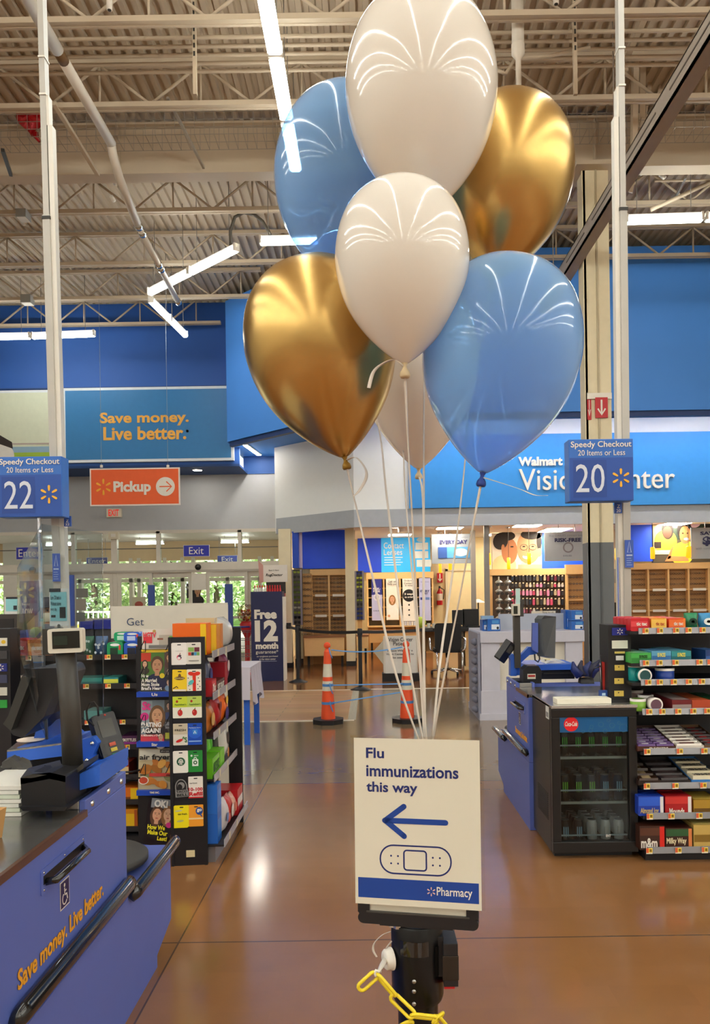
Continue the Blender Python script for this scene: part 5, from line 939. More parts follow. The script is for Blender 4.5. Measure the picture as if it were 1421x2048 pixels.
mag((281, 1299, 346, 1384), 4.73, .1, 'gossip magazine with a moustached man and a yellow top strip, second from the top', '#3a3a30', [('r', 0, .93, 1, 1, '#f0c81e'), ('r', 0, .3, .72, .93, '#4a7a2a'), ('r', 0, .72, .3, .92, '#c8381e'), ('r', .72, .0, 1, .93, '#55463f'), ('f', .12, .66, .17, '#d0a484', '#2a1a14', '#3a3424', True), ('f', .5, .62, .4, '#c89470', '#5a4028', '#1c2048', False), ('e', .5, .5, .07, .012, '#5a4028'), ('f', .86, .8, .17, '#d8a884', '#6a4424', '#5a3a34', True), ('f', .86, .48, .14, '#c8a890', '#4a4038', '#38383c', False), ('f', .86, .22, .14, '#d0a890', '#5a4430', '#7a9ab8', False), ('e', .66, .38, .08, .06, '#e8d020')], [('How', (.03, .34, .25, .42), '#f4f0e8', .03), ('A Married', (.03, .23, .5, .32), '#f4f0e8', .03), ('Mom Stole', (.03, .14, .58, .22), '#f4f0e8', .03), ("Brad's Heart", (.03, .05, .66, .13), '#f4f0e8', .03)])
mag((281, 1401, 346, 1482), 4.73, .1, 'star gossip magazine with a long haired woman and a pink title, third from the top', '#7a8a94', [('r', 0, .35, .34, .98, '#9aa8b0'), ('r', .72, .0, 1, 1, '#4a4640'), ('e', .11, .6, .13, .1, '#d8308a'), ('f', .5, .62, .46, '#d8a47c', '#7a5838', '#241a1c', True), ('r', 0, 0, .72, .16, '#d83848'), ('f', .62, .1, .2, '#d0a080', '#3a2a20', '#e8e4e0', False), ('f', .85, .86, .16, '#c8a088', '#2a2420', '#5a4a44', False), ('r', .76, .52, .97, .7, '#3a4a78'), ('r', .76, .3, .97, .46, '#8a8a90'), ('r', .76, .05, .97, .2, '#b8b83a')], [('St', (.04, .76, .3, .97), '#e0388a', .05), ('DATING', (.02, .34, .64, .46), '#f8f4ee', .04), ('AGAIN!', (.02, .2, .62, .32), '#f8f4ee', .04), ('A Millionaire, a Chef', (.02, .11, .6, .17), '#f8f0e0', .02)])
fry = [('r', .03, .72, .97, .97, '#d8d4c4')]
for i in range(16): fry.append(('e', .12 + .8 * random.random(), .08 + .58 * random.random(), .12 + .06 * random.random(), .06 + .03 * random.random(), random.choice(['#d08a34', '#c07428', '#e0a850', '#a86a24', '#8a8a5a']), random.uniform(-1, 1)))
fry += [('e', .16, .24, .15, .1, '#eee6da'), ('e', .16, .24, .12, .08, '#c8482a'), ('r', .32, .33, .96, .41, '#c8403a'), ('r', .62, .9, .92, .97, '#16130f')]
mag((276, 1498, 346, 1580), 4.73, .1, 'cooking magazine with fried food and a red dip, fourth from the top', '#b8a886', fry, [('air fryer', (.04, .7, .94, .86), '#141210', .03), ('allrecipes', (.65, .915, .89, .95), '#f0ece0', .01)])
mag((285, 1600, 350, 1692), 4.70, .1, 'gossip magazine with a smiling couple and yellow headline, lowest in the rack', '#1d1418', [('r', .1, .8, 1, 1, '#8a8f98'), ('f', .32, .66, .34, '#d8a080', '#5a3824', '#141216', True), ('f', .66, .68, .34, '#dcae8c', '#8a5e34', '#1a1216', True), ('e', .72, .46, .09, .06, '#d83888'), ('r', .82, .0, 1, .5, '#cfc8c0'), ('f', .91, .36, .14, '#b88868', '#3a2a20', '#54382c', False), ('f', .91, .12, .14, '#c89878', '#6a4a34', '#2a2a30', False)], [('OK!', (.2, .82, .62, .98), '#e4e2de', .05), ('How We', (.08, .34, .62, .44), '#f0e42a', .04), ('Make Our', (.1, .23, .72, .33), '#f0e42a', .04), ('Last!', (.42, .12, .72, .21), '#f0e42a', .04)], rot=.12)
# blue title strips and wire holders of the rack
for py, s_ in ((1384, 'Us'), (1484, 'Star'), (1581, 'TIME INC.'), (1694, None)):
    x0, z0, x1, z1 = R(273, py, 346, py + 10, 4.70); b = MB(); b.box(x0, 4.70, z0, x1, 4.76, z1, M('#1a48b8', .4)); st_ = b.part('title_strip', gr, label='blue title strip')
    if s_: txt(s_, (-.018 + (x0 + x1) / 2, z0 + .006, .018 + (x0 + x1) / 2, z1 - .006) if s_ != 'TIME INC.' else ((x0 + x1) / 2 - .03, z0 + .012, (x0 + x1) / 2 + .03, z1 - .006), 4.699, WHITE, st_, bold=.03)
for py in (1284, 1336, 1432, 1530):
    for px_ in (285, 337):
        b = MB(); b.tube([W(px_ - 5, py + 16, 4.70), W(px_ + 3, py - 2, 4.69), W(px_ + 6, py - 2, 4.69), W(px_ + 6, py + 20, 4.69), W(px_ - 4, py + 20, 4.72)], .003, BLACK, 6); b.part('wire_holder', gr)
b = MB(); b.tube([W(280, 1540, 4.7), W(262, 1544, 4.66), W(226, 1544, 4.6), W(212, 1552, 4.6)], .006, BLACK, 6); b.tube([W(280, 1556, 4.7), W(255, 1557, 4.62), W(222, 1556, 4.6)], .005, BLACK, 6); b.part('wire_arm', gr)
# gift cards on the panel
def gc(col, row, label, c, parts, texts=(), dx=0, tilt=0, y0=-.004, n=1):
    k = 4.6 / F; u0, u1 = (.008, .096) if col == 0 else (.094, .178); zc = [1.256, 1.097, .938, .778, .617, .463, .295][row]; x = (u0 + u1) / 2 + dx; w, h = .085, .128
    t = T('gift_card', label, 'gift card', mxg @ Vector((x, y0, zc - h / 2)), (0, 0, A)); mx = mxg @ Matrix.Translation((x, y0, zc)) @ Matrix.Rotation(tilt, 4, 'Y'); o = Matrix.Rotation(-A, 4, 'Z') @ Matrix.Translation(-t.location)
    b = MB(); b.mx = o @ mx
    for i in range(n): b.prism(rr(-w / 2 - .004 * i, -h / 2 - .003 * i, w / 2 - .004 * i, h / 2 - .003 * i, .004, 2), -.001 + .0012 * i, .0 + .0012 * i, M(c, .35))
    b.prism(rr(-.011, h / 2 - .015, .011, h / 2 - .009, .0025, 2), -.0016, -.0008, RK)
    for q, p in enumerate(parts):
        y = -.0016 - .0004 * q
        if p[0] == 'r': b.rect(p[1] * w / 2, p[2] * h / 2, p[3] * w / 2, p[4] * h / 2, y, M(p[5], .4))
        elif p[0] == 'e': b.ell(p[1] * w / 2, p[2] * h / 2, p[3] * w / 2, p[4] * h / 2, y, M(p[5], .4), 20, rot=p[6] if len(p) > 6 else 0)
        elif p[0] == 's': stroke(b, [(a * w / 2, e * h / 2) for a, e in p[1]], p[2] * w, y, M(p[3], .4), .0003)
        elif p[0] == 'o': stroke(b, [(p[1] * w / 2 + p[3] * w / 2 * math.cos(math.tau * i / 28), p[2] * h / 2 + p[3] * w / 2 * math.sin(math.tau * i / 28)) for i in range(28)], p[4] * w, y, M(p[5], .4), .0003, True)
    b.part('card', t, local=True)
    for s_, (a0, b0_, a1, b1), cc, bo in texts: txt(s_, (a0 * w / 2, b0_ * h / 2, a1 * w / 2, b1 * h / 2), -.0016 - .0004 * (len(parts) + 1), M(cc, .4), t, bold=bo, mx=o @ mx, th=.0004, local=True)
gc(0, 0, 'white gift card with a sketched apple, top row', '#ece8e4', [('e', -.02, -.35, .34, .24, '#e8607a'), ('e', .1, -.3, .26, .2, '#4a3a4a'), ('e', -.05, -.42, .22, .12, '#f0e4e4'), ('e', .36, -.25, .12, .1, '#ece8e4'), ('s', [(.05, -.1), (.16, .05)], .05, '#8a4a3a')], [('The gift card for', (-.5, .2, .5, .28), '#8a8684', 0)], n=2)
gc(1, 0, 'white gift card with coloured squares, top row', '#e2ded4', [('r', -.75, .15, .05, .55, '#8ab25a'), ('r', .1, .15, .8, .55, '#6a2438'), ('r', -.75, -.2, -.35, .1, '#c84a38'), ('r', -.32, -.2, .02, .1, '#2f3a4a'), ('r', .05, -.2, .4, .1, '#4a9ac8'), ('r', .43, -.2, .8, .1, '#6aa45a'), ('r', -.7, -.72, .7, -.64, '#8a8680')], [])
gc(0, 1, 'yellow gift card with a brown crest, second row', '#f0cc2a', [('e', 0, .2, .7, .16, '#5a3420'), ('e', 0, .42, .2, .2, '#6a4a2a'), ('s', [(-.9, -.75), (-.4, -.55), (-.2, -.7)], .06, '#3a2a1a'), ('r', -.9, -.98, .9, -.82, '#e8ded0')], [('BENNIGANS', (-.6, .13, .6, .27), '#f0d88a', .01)], tilt=.02)
gc(1, 1, 'polka dot gift card with a red bow, second row', '#f0e8d8', [('r', -.2, -1, .25, .7, '#d8321e'), ('e', -.4, .6, .42, .18, '#d8321e', -.2), ('e', .45, .6, .42, .18, '#d8321e', .2)] + [('e', x_, y_, .07, .05, '#2a241e') for x_, y_ in ((-.8, .2), (-.75, -.5), (-.6, -.85), (.6, .2), (.75, -.1), (.5, -.4), (.8, -.6), (.55, -.8))] + [('e', -.4, -.2, .45, .18, '#5ab8b8', .7)], [])
for c_, lb in ((0, 'lime and white gift card with an apple, beside a column of two'), (1, 'second lime and white gift card with an apple, next to the rack edge')):
    gc(c_, 2, ['lime and white gift card with a red apple, first of two in the third row', 'lime and white gift card with a red apple, second of two in the third row'][c_], '#eceadc', [('r', -1, 0, 1, 1, '#c8d838' if c_ == 0 else '#b8d060'), ('e', 0, -.5, .34, .3, '#c02a24'), ('e', -.12, -.42, .07, .1, '#e87a6a'), ('s', [(.0, -.22), (.12, -.08)], .06, '#4a6a2a'), ('e', -.4, .55, .16, .12, '#b8382a')], [("Applebee's", (-.75, .14, .85, .36), '#4a7a2a', .01)])
gc(0, 3, 'beige gift card with a red chilli, fourth row', '#dcd6ca', [('r', -1, .0, 1, 1, '#c8bca4'), ('e', -.15, -.58, .5, .13, '#c8241e', .35), ('s', [(.3, -.42), (.42, -.2)], .06, '#3a7a3a')], [('FRESH', (-.75, .3, .75, .5), '#3a3a30', .01), ("'S", (.45, -.75, .9, -.25), '#2f6a3a', .03)])
gc(1, 3, 'deep blue game store gift card, fourth row', '#1f4fb8', [('e', 0, .1, .9, .5, '#2a62d0'), ('r', -.3, -.05, .35, .4, '#3f8ad8'), ('r', -.85, -.72, .85, -.6, '#8ab0e8'), ('s', [(-.15, .05), (.0, .3), (.15, .05)], .06, '#d8e8f8')], [('PlayStation Store', (-.8, .52, .8, .64), '#d8e4f4', .01)])
gc(0, 4, 'white gift card with a round green emblem, fifth row', '#ece8e0', [('o', 0, .0, .5, .08, '#2a5a44'), ('e', 0, .0, .42, .28, '#2a5a44'), ('s', [(-.3, -.1), (-.2, .15), (0, .22), (.2, .15), (.3, -.1)], .06, '#ece8e0'), ('s', [(-.12, -.3), (-.08, 0), (0, .1), (.08, 0), (.12, -.3)], .06, '#ece8e0')], [], tilt=-.01, n=2)
gc(1, 4, 'green game gift card with a white shopping bag, fifth row', '#2a8a3a', [('r', -.42, -.45, .42, .18, '#e8efe8'), ('s', [(-.2, .18), (-.1, .34), (.1, .34), (.2, .18)], .06, '#e8efe8'), ('o', 0, -.12, .2, .07, '#2a5a34'), ('e', -.5, .52, .14, .1, '#dfe8df')], [('XBOX', (-.2, .46, .45, .58), '#dfe8df', .01)])
gc(0, 5, 'black gift card with a grey bell, sixth row', '#1e1d1e', [('e', 0, .0, .85, .8, '#8e8c8a'), ('e', 0, .05, .7, .66, '#1e1d1e'), ('e', 0, .2, .5, .32, '#8e8c8a', .4), ('e', -.15, .1, .3, .26, '#1e1d1e', .4), ('r', -.85, -.85, .9, -.2, '#8e8c8a')], [('TACO', (-.7, -.45, .8, -.24), '#151414', .03), ('BELL', (-.65, -.78, .82, -.54), '#151414', .03)], tilt=-.06)
gc(1, 5, 'white phone refill card with red lettering, sixth row', '#e8e2da', [('r', -1, -1, 1, -.88, '#c8242a')], [('10-100', (-.95, -.35, .95, -.02), '#c8242a', .03), ('Refill', (-.9, -.8, .95, -.42), '#c8242a', .04), ('verizon', (-.85, .32, .2, .46), '#2a2624', .01)])
gc(0, 6, 'bright yellow gift card stack, lowest row', '#f4e21e', [('e', -.4, .5, .5, .07, '#c8c8a0', .1), ('e', -.2, -.45, .5, .09, '#b8b878', .1)], [('eat fresh.', (-.5, .12, .8, .3), '#3a3a1a', .01)], tilt=.0, n=3)
gc(1, 6, 'orange gift card with a blue speech bubble, lowest row', '#f2a032', [('r', -1, -.35, 1, -.2, '#f8d8a0'), ('e', .45, .42, .5, .36, '#1f4a9a'), ('s', [(.6, .1), (.8, -.1)], .08, '#1f4a9a')], [('go', (.12, .3, .8, .62), '#f4f0e8', .04)])
# side shelves facing the aisle
XS = -.948; sh_z = [(1.245, 4.63, 5.36), (.995, 4.63, 5.38), (.758, 4.63, 5.4), (.505, 4.63, 5.41), (.125, 4.6, 5.46)]
b = MB(); xf = W(478, 1300, 5.45).x; b.box(XS - .06, 5.44, 0, XS + .035, 5.47, 1.37, RK); b.part('end_panel', gr)
b = MB(); b.box(XS - .23, 4.68, 0, XS - .2, 5.45, 1.25, RK); b.part('inner_panel', gr)
b = MB(); b.box(XS - .2, 4.64, 0, XS + .0, 5.4, .09, RKG); b.part('plinth', gr)
LIP = M('#a9a8b0', .35, .3)
for i, (z, y0, y1) in enumerate(sh_z):
    xo = XS + (.06 if i == 4 else 0); b = MB(); b.box(XS - .19, y0, z - .02, xo, y1, z - .008, RK); b.part('side_shelf', gr)
    b = MB(); b.prism([(xo, z - .028), (xo + .012, z - .022), (xo + .006, z + .022), (xo - .004, z + .022)], y0, y1, LIP, 'y') if False else b.box(xo, y0, z - .024, xo + .006, y1, z + .02, LIP); rl = b.part('shelf_lip', gr)
    for yy in (y0 + .14, y0 + .4): bb = MB(); bb.box(xo + .006, yy, z - .022, xo + .008, yy + .035, z + .018, M('#d8ccb0', .5)); bb.part('price_tag', rl)
z = sh_z[0][0] - .006
carton('candy_case', 'orange candy case with yellow end and script lettering on top of the rack', 'candy box', W(345, 1250, 4.66).x, W(413, 1250, 4.66).x, z, 1.43, 4.66, .13, '#ee6a14', text='Reeses', tb=(.12, .0 + .02, .55, .22), tc=M('#f4d22a', .5), side=('#f4c81e', .18))
carton('candy_case', 'yellow and orange candy case behind the orange one, turned end on', 'candy box', W(362, 1250, 4.82).x, -.955, z, 1.418, 4.81, .1, '#e08a1e', side=('#f4d03a', .2)); carton('candy_case', 'second yellow and orange candy case, further along the top shelf', 'candy box', -1.16, -.955, z, 1.415, 4.925, .09, '#d87a1e', side=('#f4d03a', .2))
mxs = lambda yc: Matrix.Translation((XS - .06, yc, 0)) @ Matrix.Rotation(math.pi / 2, 4, 'Z')
pouch('foil_bag', 'silver foil candy bag standing at the far end of the top shelf', 'candy bag', '#b9b6b2', -.17, .13, z, 1.45, 0, .16, mx=mxs(5.2), rough=.2)
b = MB(); b.box(-1.2, 5.04, z, -1.0, 5.06, 1.45, M('#c9b48a', .7)); b.thing('cardboard_flap', 'brown cardboard flap behind the silver foil bag', 'cardboard')
def sp(i, yc, w, h, c, name, label, cat, spots=(), text=None, tc=WHITE, dx=0, th=.1, rough=.35):
    mx = Matrix.Translation((XS - .07 + dx, yc, 0)) @ Matrix.Rotation(math.pi / 2, 4, 'Z'); return pouch(name, label, 'candy bag', c, -w / 2, w / 2, sh_z[i][0] - .008, sh_z[i][0] - .008 + h, 0, th, spots, mx=mx, rough=rough, text=text, tc=tc)
def sbox(i, y0, y1, h, c, label, text=None, band=None, tc=WHITE, dx=0):
    z = sh_z[i][0] - .008; x = XS - .01 + dx; t = T('candy_box', label, 'candy box', (x - .1, (y0 + y1) / 2, z)); b = MB(); b.box(x - .17, y0, z, x, y1, z + h, M(c, .4))
    if band: b.add([(x + .001, y0 + .005, z + h * band[1]), (x + .001, y1 - .005, z + h * band[1]), (x + .001, y1 - .005, z + h * band[2]), (x + .001, y0 + .005, z + h * band[2])], [(0, 1, 2, 3)], M(band[0], .4))
    b.part('package', t)
    if text: txt(text, (y0 + .02, z + h * .25, y1 - .02, z + h * .75), -x - .002, tc, t, bold=.03, mx=Matrix.Rotation(math.pi / 2, 4, 'Z'), th=.0008)
    return t
sbox(1, 4.66, 4.79, .1, '#b8242a', 'red candy tray nearest the gift cards on the second side shelf', '3 for', ('#d8484a', .1, .9)); sbox(1, 4.81, 5.06, .075, '#5a2a24', 'brown candy tray with pale lettering on the second side shelf', 'KIT KAT'); sbox(1, 5.08, 5.17, .17, '#a81c2a', 'red hanging bag box at the far end of the second side shelf')
sp(1, 4.93, .15, .215, '#5a5f78', 'candy_bag', 'grey blue candy bag standing in the brown tray', 'candy bag', ((.5, .5, .28, '#2f4a8a'), (.5, .25, .2, '#c9b46a')), dx=-.05); sp(1, 5.26, .16, .22, '#8a2a4a', 'candy_bag', 'purple red candy bag beyond the red box, second side shelf', 'candy bag', ((.5, .6, .25, '#d8c8c8'),))
sp(2, 4.74, .18, .19, '#b86a2a', 'candy_bag', 'orange brown candy bag nearest the gift cards on the third side shelf', 'candy bag', ((.4, .5, .3, '#d8a85a'), (.7, .3, .15, '#7a2a1a'))); sp(2, 4.96, .2, .2, '#a81c1c', 'candy_bag', 'red candy bag in the middle of the third side shelf', 'candy bag', ((.5, .7, .2, '#7a1212'),)); sp(2, 5.18, .2, .2, '#e2661a', 'candy_bag', 'orange and purple candy bag on the third side shelf', 'candy bag', ((.5, .3, .3, '#3a2a7a'), (.5, .75, .2, '#f2c23a')))
sbox(3, 4.64, 4.86, .12, '#6ab81e', 'bright green candy carton on the fourth side shelf', "MIKE&IKE", ('#7fd02a', .1, .9), M('#2f6a1a', .5)); sbox(3, 4.88, 5.02, .12, '#78c82a', 'second bright green candy carton on the fourth side shelf')
for k in range(6): sp(3, 4.68 + .065 * k, .07, .17 + .02 * (k % 3), '#4fb41e' if k % 2 else '#7fd83a', 'candy_packet', 'green candy packet sticking up out of the green cartons', 'candy bag', ((.5, .5, .2, '#1c4a14'),), dx=-.03, th=.03)['group'] = 'green candy packets'
sp(3, 5.2, .16, .24, '#d8d4cc', 'candy_bag', 'white candy bag with dark marks beyond the green cartons', 'candy bag', ((.5, .6, .25, '#3a3230'), (.5, .2, .2, '#c87a2a')))
sbox(4, 4.62, 4.74, .175, '#1f5fb8', 'blue candy box, lower of two stacked on the bottom side shelf', band=('#2f7ad0', .2, .8), dx=.03); t = sbox(4, 4.62, 4.74, .17, '#2466c0', 'blue candy box, upper of two stacked on the bottom side shelf', band=('#2f7ad0', .2, .8), dx=.03); 
for o in [t] : o.location.z += .176
sp(4, 4.86, .16, .2, '#c9c2c4', 'candy_bag', 'pale candy bag beside the stacked blue boxes, bottom side shelf', 'candy bag', ((.3, .5, .2, '#3a6ab8'), (.7, .4, .2, '#c83a34')), dx=.06); sp(4, 5.0, .15, .19, '#b83a34', 'candy_bag', 'red and white candy bag on the bottom side shelf', 'candy bag', ((.5, .5, .3, '#e0d4cc'),), dx=.06); sp(4, 5.12, .14, .17, '#d8a08a', 'candy_bag', 'pink candy bag before the red box, bottom side shelf', 'candy bag', ((.5, .5, .25, '#e86a4a'),), dx=.06)
sbox(4, 5.2, 5.4, .17, '#c01c24', 'red candy box with a white panel at the far end of the bottom side shelf', band=('#d8d0c8', .35, .65), dx=.05)
# word board behind
x0, z0, x1, z1 = R(222, 1211, 456, 1275, 6.4); t = T('word_board', 'long pale board reading Get standing behind the candy rack', 'sign', ((x0 + x1) / 2, 6.4, 0)); b = MB(); b.box(x0, 6.4, z0, x1, 6.42, z1, M('#d9d2c4', .6)); b.part('board', t); txt('Get', R(254, 1236, 288, 1251, 6.4), 6.398, M('#3a4a6a', .5), t, bold=-.005)
b = MB(); b.box(x0 + .1, 6.42, 0, x0 + .13, 6.45, z1 - .02, STEEL); b.part('post', t); b = MB(); b.box(x1 - .13, 6.42, 0, x1 - .1, 6.45, z1 - .02, STEEL); b.part('post', t)
x0, z0, x1, z1 = R(358, 1206, 457, 1240, 6.6); b = MB(); b.box(x0, 6.55, 0, x1, 6.58, z1, M('#d4cdbf', .6)); b.thing('pale_board', 'second pale board standing just behind the word board', 'sign')
# card tower at the far left edge and what stands beyond it
tw = T('card_tower', 'narrow black tower of cards at the picture edge beside the red mint packs', 'display', W(8, 1420, 4.75)); x0, z0, x1, z1 = R(-26, 1258, 22, 1640, 4.72); b = MB(); b.box(x0, 4.72, 0, x1, 4.86, z1, RK); b.part('body', tw)
for py_, c in ((1284, '#d8d4c8'), (1310, '#3a3a3e'), (1335, '#1d2a7c'), (1358, '#3a3f5a'), (1383, '#c8c8bc'), (1408, '#2a9a3e')):
    a0, b0_, a1, b1 = R(-14, py_ - 8, 14, py_ + 8, 4.715); b = MB(); b.box(a0, 4.712, b0_, a1, 4.72, b1, M(c, .45))
    if c == '#1d2a7c': spark(b, a0 + .048, (b0_ + b1) / 2, 4.712, (b1 - b0_) * .42, WHITE, .001)
    if c == '#d8d4c8': b.ell(a1 - .02, (b0_ + b1) / 2, .014, .012, 4.7115, M('#e0b82a', .5), 12)
    b.part('card', tw)
# ================================================================== LANE POLES AND NUMBER SIGNS
PD = 5.2; ALU = M('#b4b0a8', .4, .25); ALUB = M('#dcd7cc', .4, .1); SK = M('#2f6cc4', .4); SKD = M('#2250a8', .45)
def lane_pole(num, foot, topx, fr, side, zn, dl, lb, lbs, zb=0):
    base = W(foot, 1240, PD); base.z = 0; top = W(topx, 0, PD); lean = math.atan2(top.x - base.x - st * 0 , top.z); H = ZD / math.cos(lean)
    t = T('lane_pole', lb, 'pole', base, (0, lean, 0)); w = .024
    b = MB(); b.box(-w, -.04, zb, w, .04, 4.15, ALU); b.part('lower_tube', t, local=True)
    b = MB(); b.box(-w * .85, -.034, 4.13, w * .75, .034, H + .02, ALU); b.box(-w - .004, -.044, 4.12, w + .004, .044, 4.14, DARK); b.part('upper_tube', t, local=True)
    b = MB(); s_ = side; b.box(s_ * w, -.03, .94, s_ * (w + .032), .03, 4.75, ALUB); b.box(s_ * w * .7, -.03, 4.75, s_ * (w + .012), .03, 4.95, ALUB); b.part('cable_channel', t, local=True)
    b = MB(); b.box(-.05, -.06, zb, .05, .06, zb + .02, STEEL); b.part('base_plate', t, local=True)
    for z in (4.95, 5.2): b = MB(); b.box(-w * .95, -.04, z, w * .95, .04, z + .012, ALUB); b.part('strap', t, local=True)
    x0, z0, x1, z1 = R(*fr, PD - .2); y = PD - .2; s = T('lane_number_sign', lbs, 'sign', ((x0 + x1) / 2, y + .06, z0))
    b = MB(); b.box(x0, y, z0, x1, y + .12, z1, SK); b.part('light_box', s, bevel=.004)
    hh = z1 - z0; ww = x1 - x0; b = MB(); b.rect(x0 + .004, z0 + .004, x1 - .004, z0 + hh * .70, y - .0015, SKD); b.rect(x0 + ww * .06, z0 + hh * .06, x0 + ww * .58, z0 + hh * .665, y - .0025, M('#1d4698', .45)); b.part('number_panel', s)
    txt('Speedy Checkout', (x0 + ww * .03, z0 + hh * .84, x1 - ww * .03, z0 + hh * .965), y - .003, WHITE, s, bold=.012); txt('20 Items or Less', (x0 + ww * .14, z0 + hh * .735, x1 - ww * .13, z0 + hh * .825), y - .003, WHITE, s)
    txt(num, (x0 + ww * .10, z0 + hh * .14, x0 + ww * .545, z0 + hh * .595), y - .004, M('#d5dcea', .4), s)
    b = MB(); spark(b, x0 + ww * .80, z0 + hh * .37, y - .003, ww * .145, M('#f4b62c', .4)); b.part('emblem', s, label='yellow spark emblem')
    b = MB(); b.box(base.x + dl, y + .12, z0 + .05, base.x + dl + .05, PD - .03, z0 + .12, STEEL); b.box(base.x + dl, y + .12, z1 - .12, base.x + dl + .05, PD - .03, z1 - .05, STEEL); b.part('bracket', s)
    a0, b0_, a1, b1 = R(*zn, y); s2 = T('lane_tag', 'small blue lane tag hanging under the checkout sign %s' % ('behind the clear shield' if num == '22' else 'before the shop lettering'), 'sign', ((a0 + a1) / 2, y, b0_)); b = MB(); b.box(a0, PD - .06, b0_, a1, PD - .045, b1 + .02, SKD); b.part('plate', s2)
    txt('Z', (a0 + (a1 - a0) * .3, b0_ + (b1 - b0_) * .55, a1 - (a1 - a0) * .3, b1 - .004), PD - .062, WHITE, s2); txt(num, (a0 + (a1 - a0) * .2, b0_ + .006, a1 - (a1 - a0) * .2, b0_ + (b1 - b0_) * .42), PD - .062, WHITE, s2)
lane_pole('22', 127, 84, (-4, 913, 124, 1034), 1, (111, 1034, 125, 1049), -.1, 'tall grey metal pole rising to the roof behind the clear shield', 'blue checkout sign numbered twenty-two on the pole behind the clear shield')
lane_pole('20', 1251, 1240, (1139, 878, 1268, 1002), -1, (1244, 1003, 1259, 1022), -.1, 'tall grey metal pole rising to the roof behind the candy rack', 'blue checkout sign numbered twenty before the white shop lettering', .906)
def wsign(px, d, label, name='distance_sign'):
    x0, z0, x1, z1 = R(*px, d); t = T(name, label, 'sign', ((x0 + x1) / 2, d, z0)); b = MB(); b.box(x0, d, z0, x1, d + .006, z1, M('#3f5fb8', .4)); b.part('plate', t); w, h = x1 - x0, z1 - z0
    b = MB(); stroke(b, [(x0 + w * .28, z0 + h * .55), (x0 + w * .5, z0 + h * .95), (x0 + w * .72, z0 + h * .55)], w * .08, d - .001, M('#b9c8e8', .4), .001, True); b.rect(x0 + w * .15, z0 + h * .42, x0 + w * .85, z0 + h * .47, d - .002, M('#b9c8e8', .4))
    for i in range(4): b.rect(x0 + w * .15, z0 + h * (.08 + .08 * i), x0 + w * (.8 - .1 * (i % 2)), z0 + h * (.105 + .08 * i), d - .002, M('#8fa6d8', .4))
    b.part('print', t)
wsign((1251, 1080, 1268, 1135), PD - .06, 'blue warning sign with a triangle on the pole of lane 20'); wsign((105, 1107, 120, 1163), PD - .06, 'blue warning sign with a triangle on the pole of lane 22, behind the shield')
b = MB(); pbox(b, 1237, 1115, 1242, 1250, PD - .03, PD - .02, M('#5f7ad0', .4)); b.thing('pole_sticker', 'thin blue strip running down the pole of lane 20', 'sticker')
# column arrows
for px, py, y_, lb in (((1191, 795, 1216, 836), 0, 10.64, 'red sign with a white down arrow on the column face'), ((1175, 795, 1183, 840), 0, 10.66, 'red arrow sign on the edge of the column, seen beside the face one')):
    x0, z0, x1, z1 = R(*px, y_); t = T('arrow_sign', lb, 'sign', ((x0 + x1) / 2, y_, z0)); b = MB(); b.box(x0, y_ - .012, z0, x1, y_ - .0, z1, M('#c01f2a', .45)); b.part('plate', t); c = (x0 + x1) / 2; w, h = x1 - x0, z1 - z0; b = MB(); b.rect(x0, z1, x1, z1 + .03, y_ - .013, WHITE)
    stroke(b, [(c, z1 - h * .12), (c, z0 + h * .2)], w * .14, y_ - .013, WHITE); stroke(b, [(c - w * .3, z0 + h * .45), (c, z0 + h * .15), (c + w * .3, z0 + h * .45)], w * .13, y_ - .0145, WHITE); b.part('arrow', t)
b = MB(); x0, z0, x1, z1 = R(1175, 786, 1224, 798, 10.64); b.box(x0, 10.63, z0, x1, 10.645, z1, WHITE); b.thing('column_band', 'white band round the column above the red arrow', 'sign')
# ================================================================== SIGNS OF THE FAR WALLS
def board(name, label, px, d, c, th=.04, frame=None):
    x0, z0, x1, z1 = R(*px, d); t = T(name, label, 'sign', ((x0 + x1) / 2, d, z0)); b = MB()
    if frame: b.box(x0, d, z0, x1, d + th, z1, M(frame, .4)); f = (z1 - z0) * .035; b.box(x0 + f, d - .004, z0 + f, x1 - f, d, z1 - f, M(c, .45))
    else: b.box(x0, d, z0, x1, d + th, z1, M(c, .45))
    b.part('panel', t); return t, x0, z0, x1, z1
t, *_ = board('slogan_billboard', 'wide blue billboard with the orange slogan on the dark blue wall', (126, 774, 467, 923), 17.4, '#2a79b4', .09, '#dfe6ec')
txt('Save money.', R(200, 824, 378, 852, 17.4), 17.39, M('#f2b24a', .5), t, bold=.03); txt('Live better.', R(207, 853, 373, 880, 17.4), 17.39, M('#f2b24a', .5), t, bold=.03); b = MB(); q = W(375, 862, 17.39); b.lathe([(.0001, 0), (.03, 0)], q, M('#d8d0c0', .5), 10, 'y'); b.part('mark', t)
t, x0, z0, x1, z1 = board('photo_billboard', 'pale photo billboard with grass and a dark hair tip beside the slogan one', (-80, 781, 104, 926), 17.4, '#d8dcc4', .09, '#dfe6ec')
b = MB(); h = z1 - z0; b.rect(x0 + .1, z0 + .06, x1 - .06, z0 + h * .14, 17.39, M('#9ab83a', .5)); b.rect(x0 + .1, z0 + h * .14, x1 - .06, z0 + h * .22, 17.39, M('#8fb0c8', .5)); b.rect(x0 + .1, z0 + h * .25, x1 - .06, z0 + h * .27, 17.389, M('#b8a8a0', .5)); q = W(6, 880, 17.388); b.prism([(q.x - .3, q.z + .25), (q.x + .2, q.z - .05), (q.x + .22, q.z - .2), (q.x - .05, q.z - .1), (q.x - .3, q.z - .0)], 17.386, 17.389, M('#2f2420', .6)); b.ell(q.x - .1, q.z - .35, .35, .3, 17.387, M('#e6e0d8', .6)); b.part('picture', t)
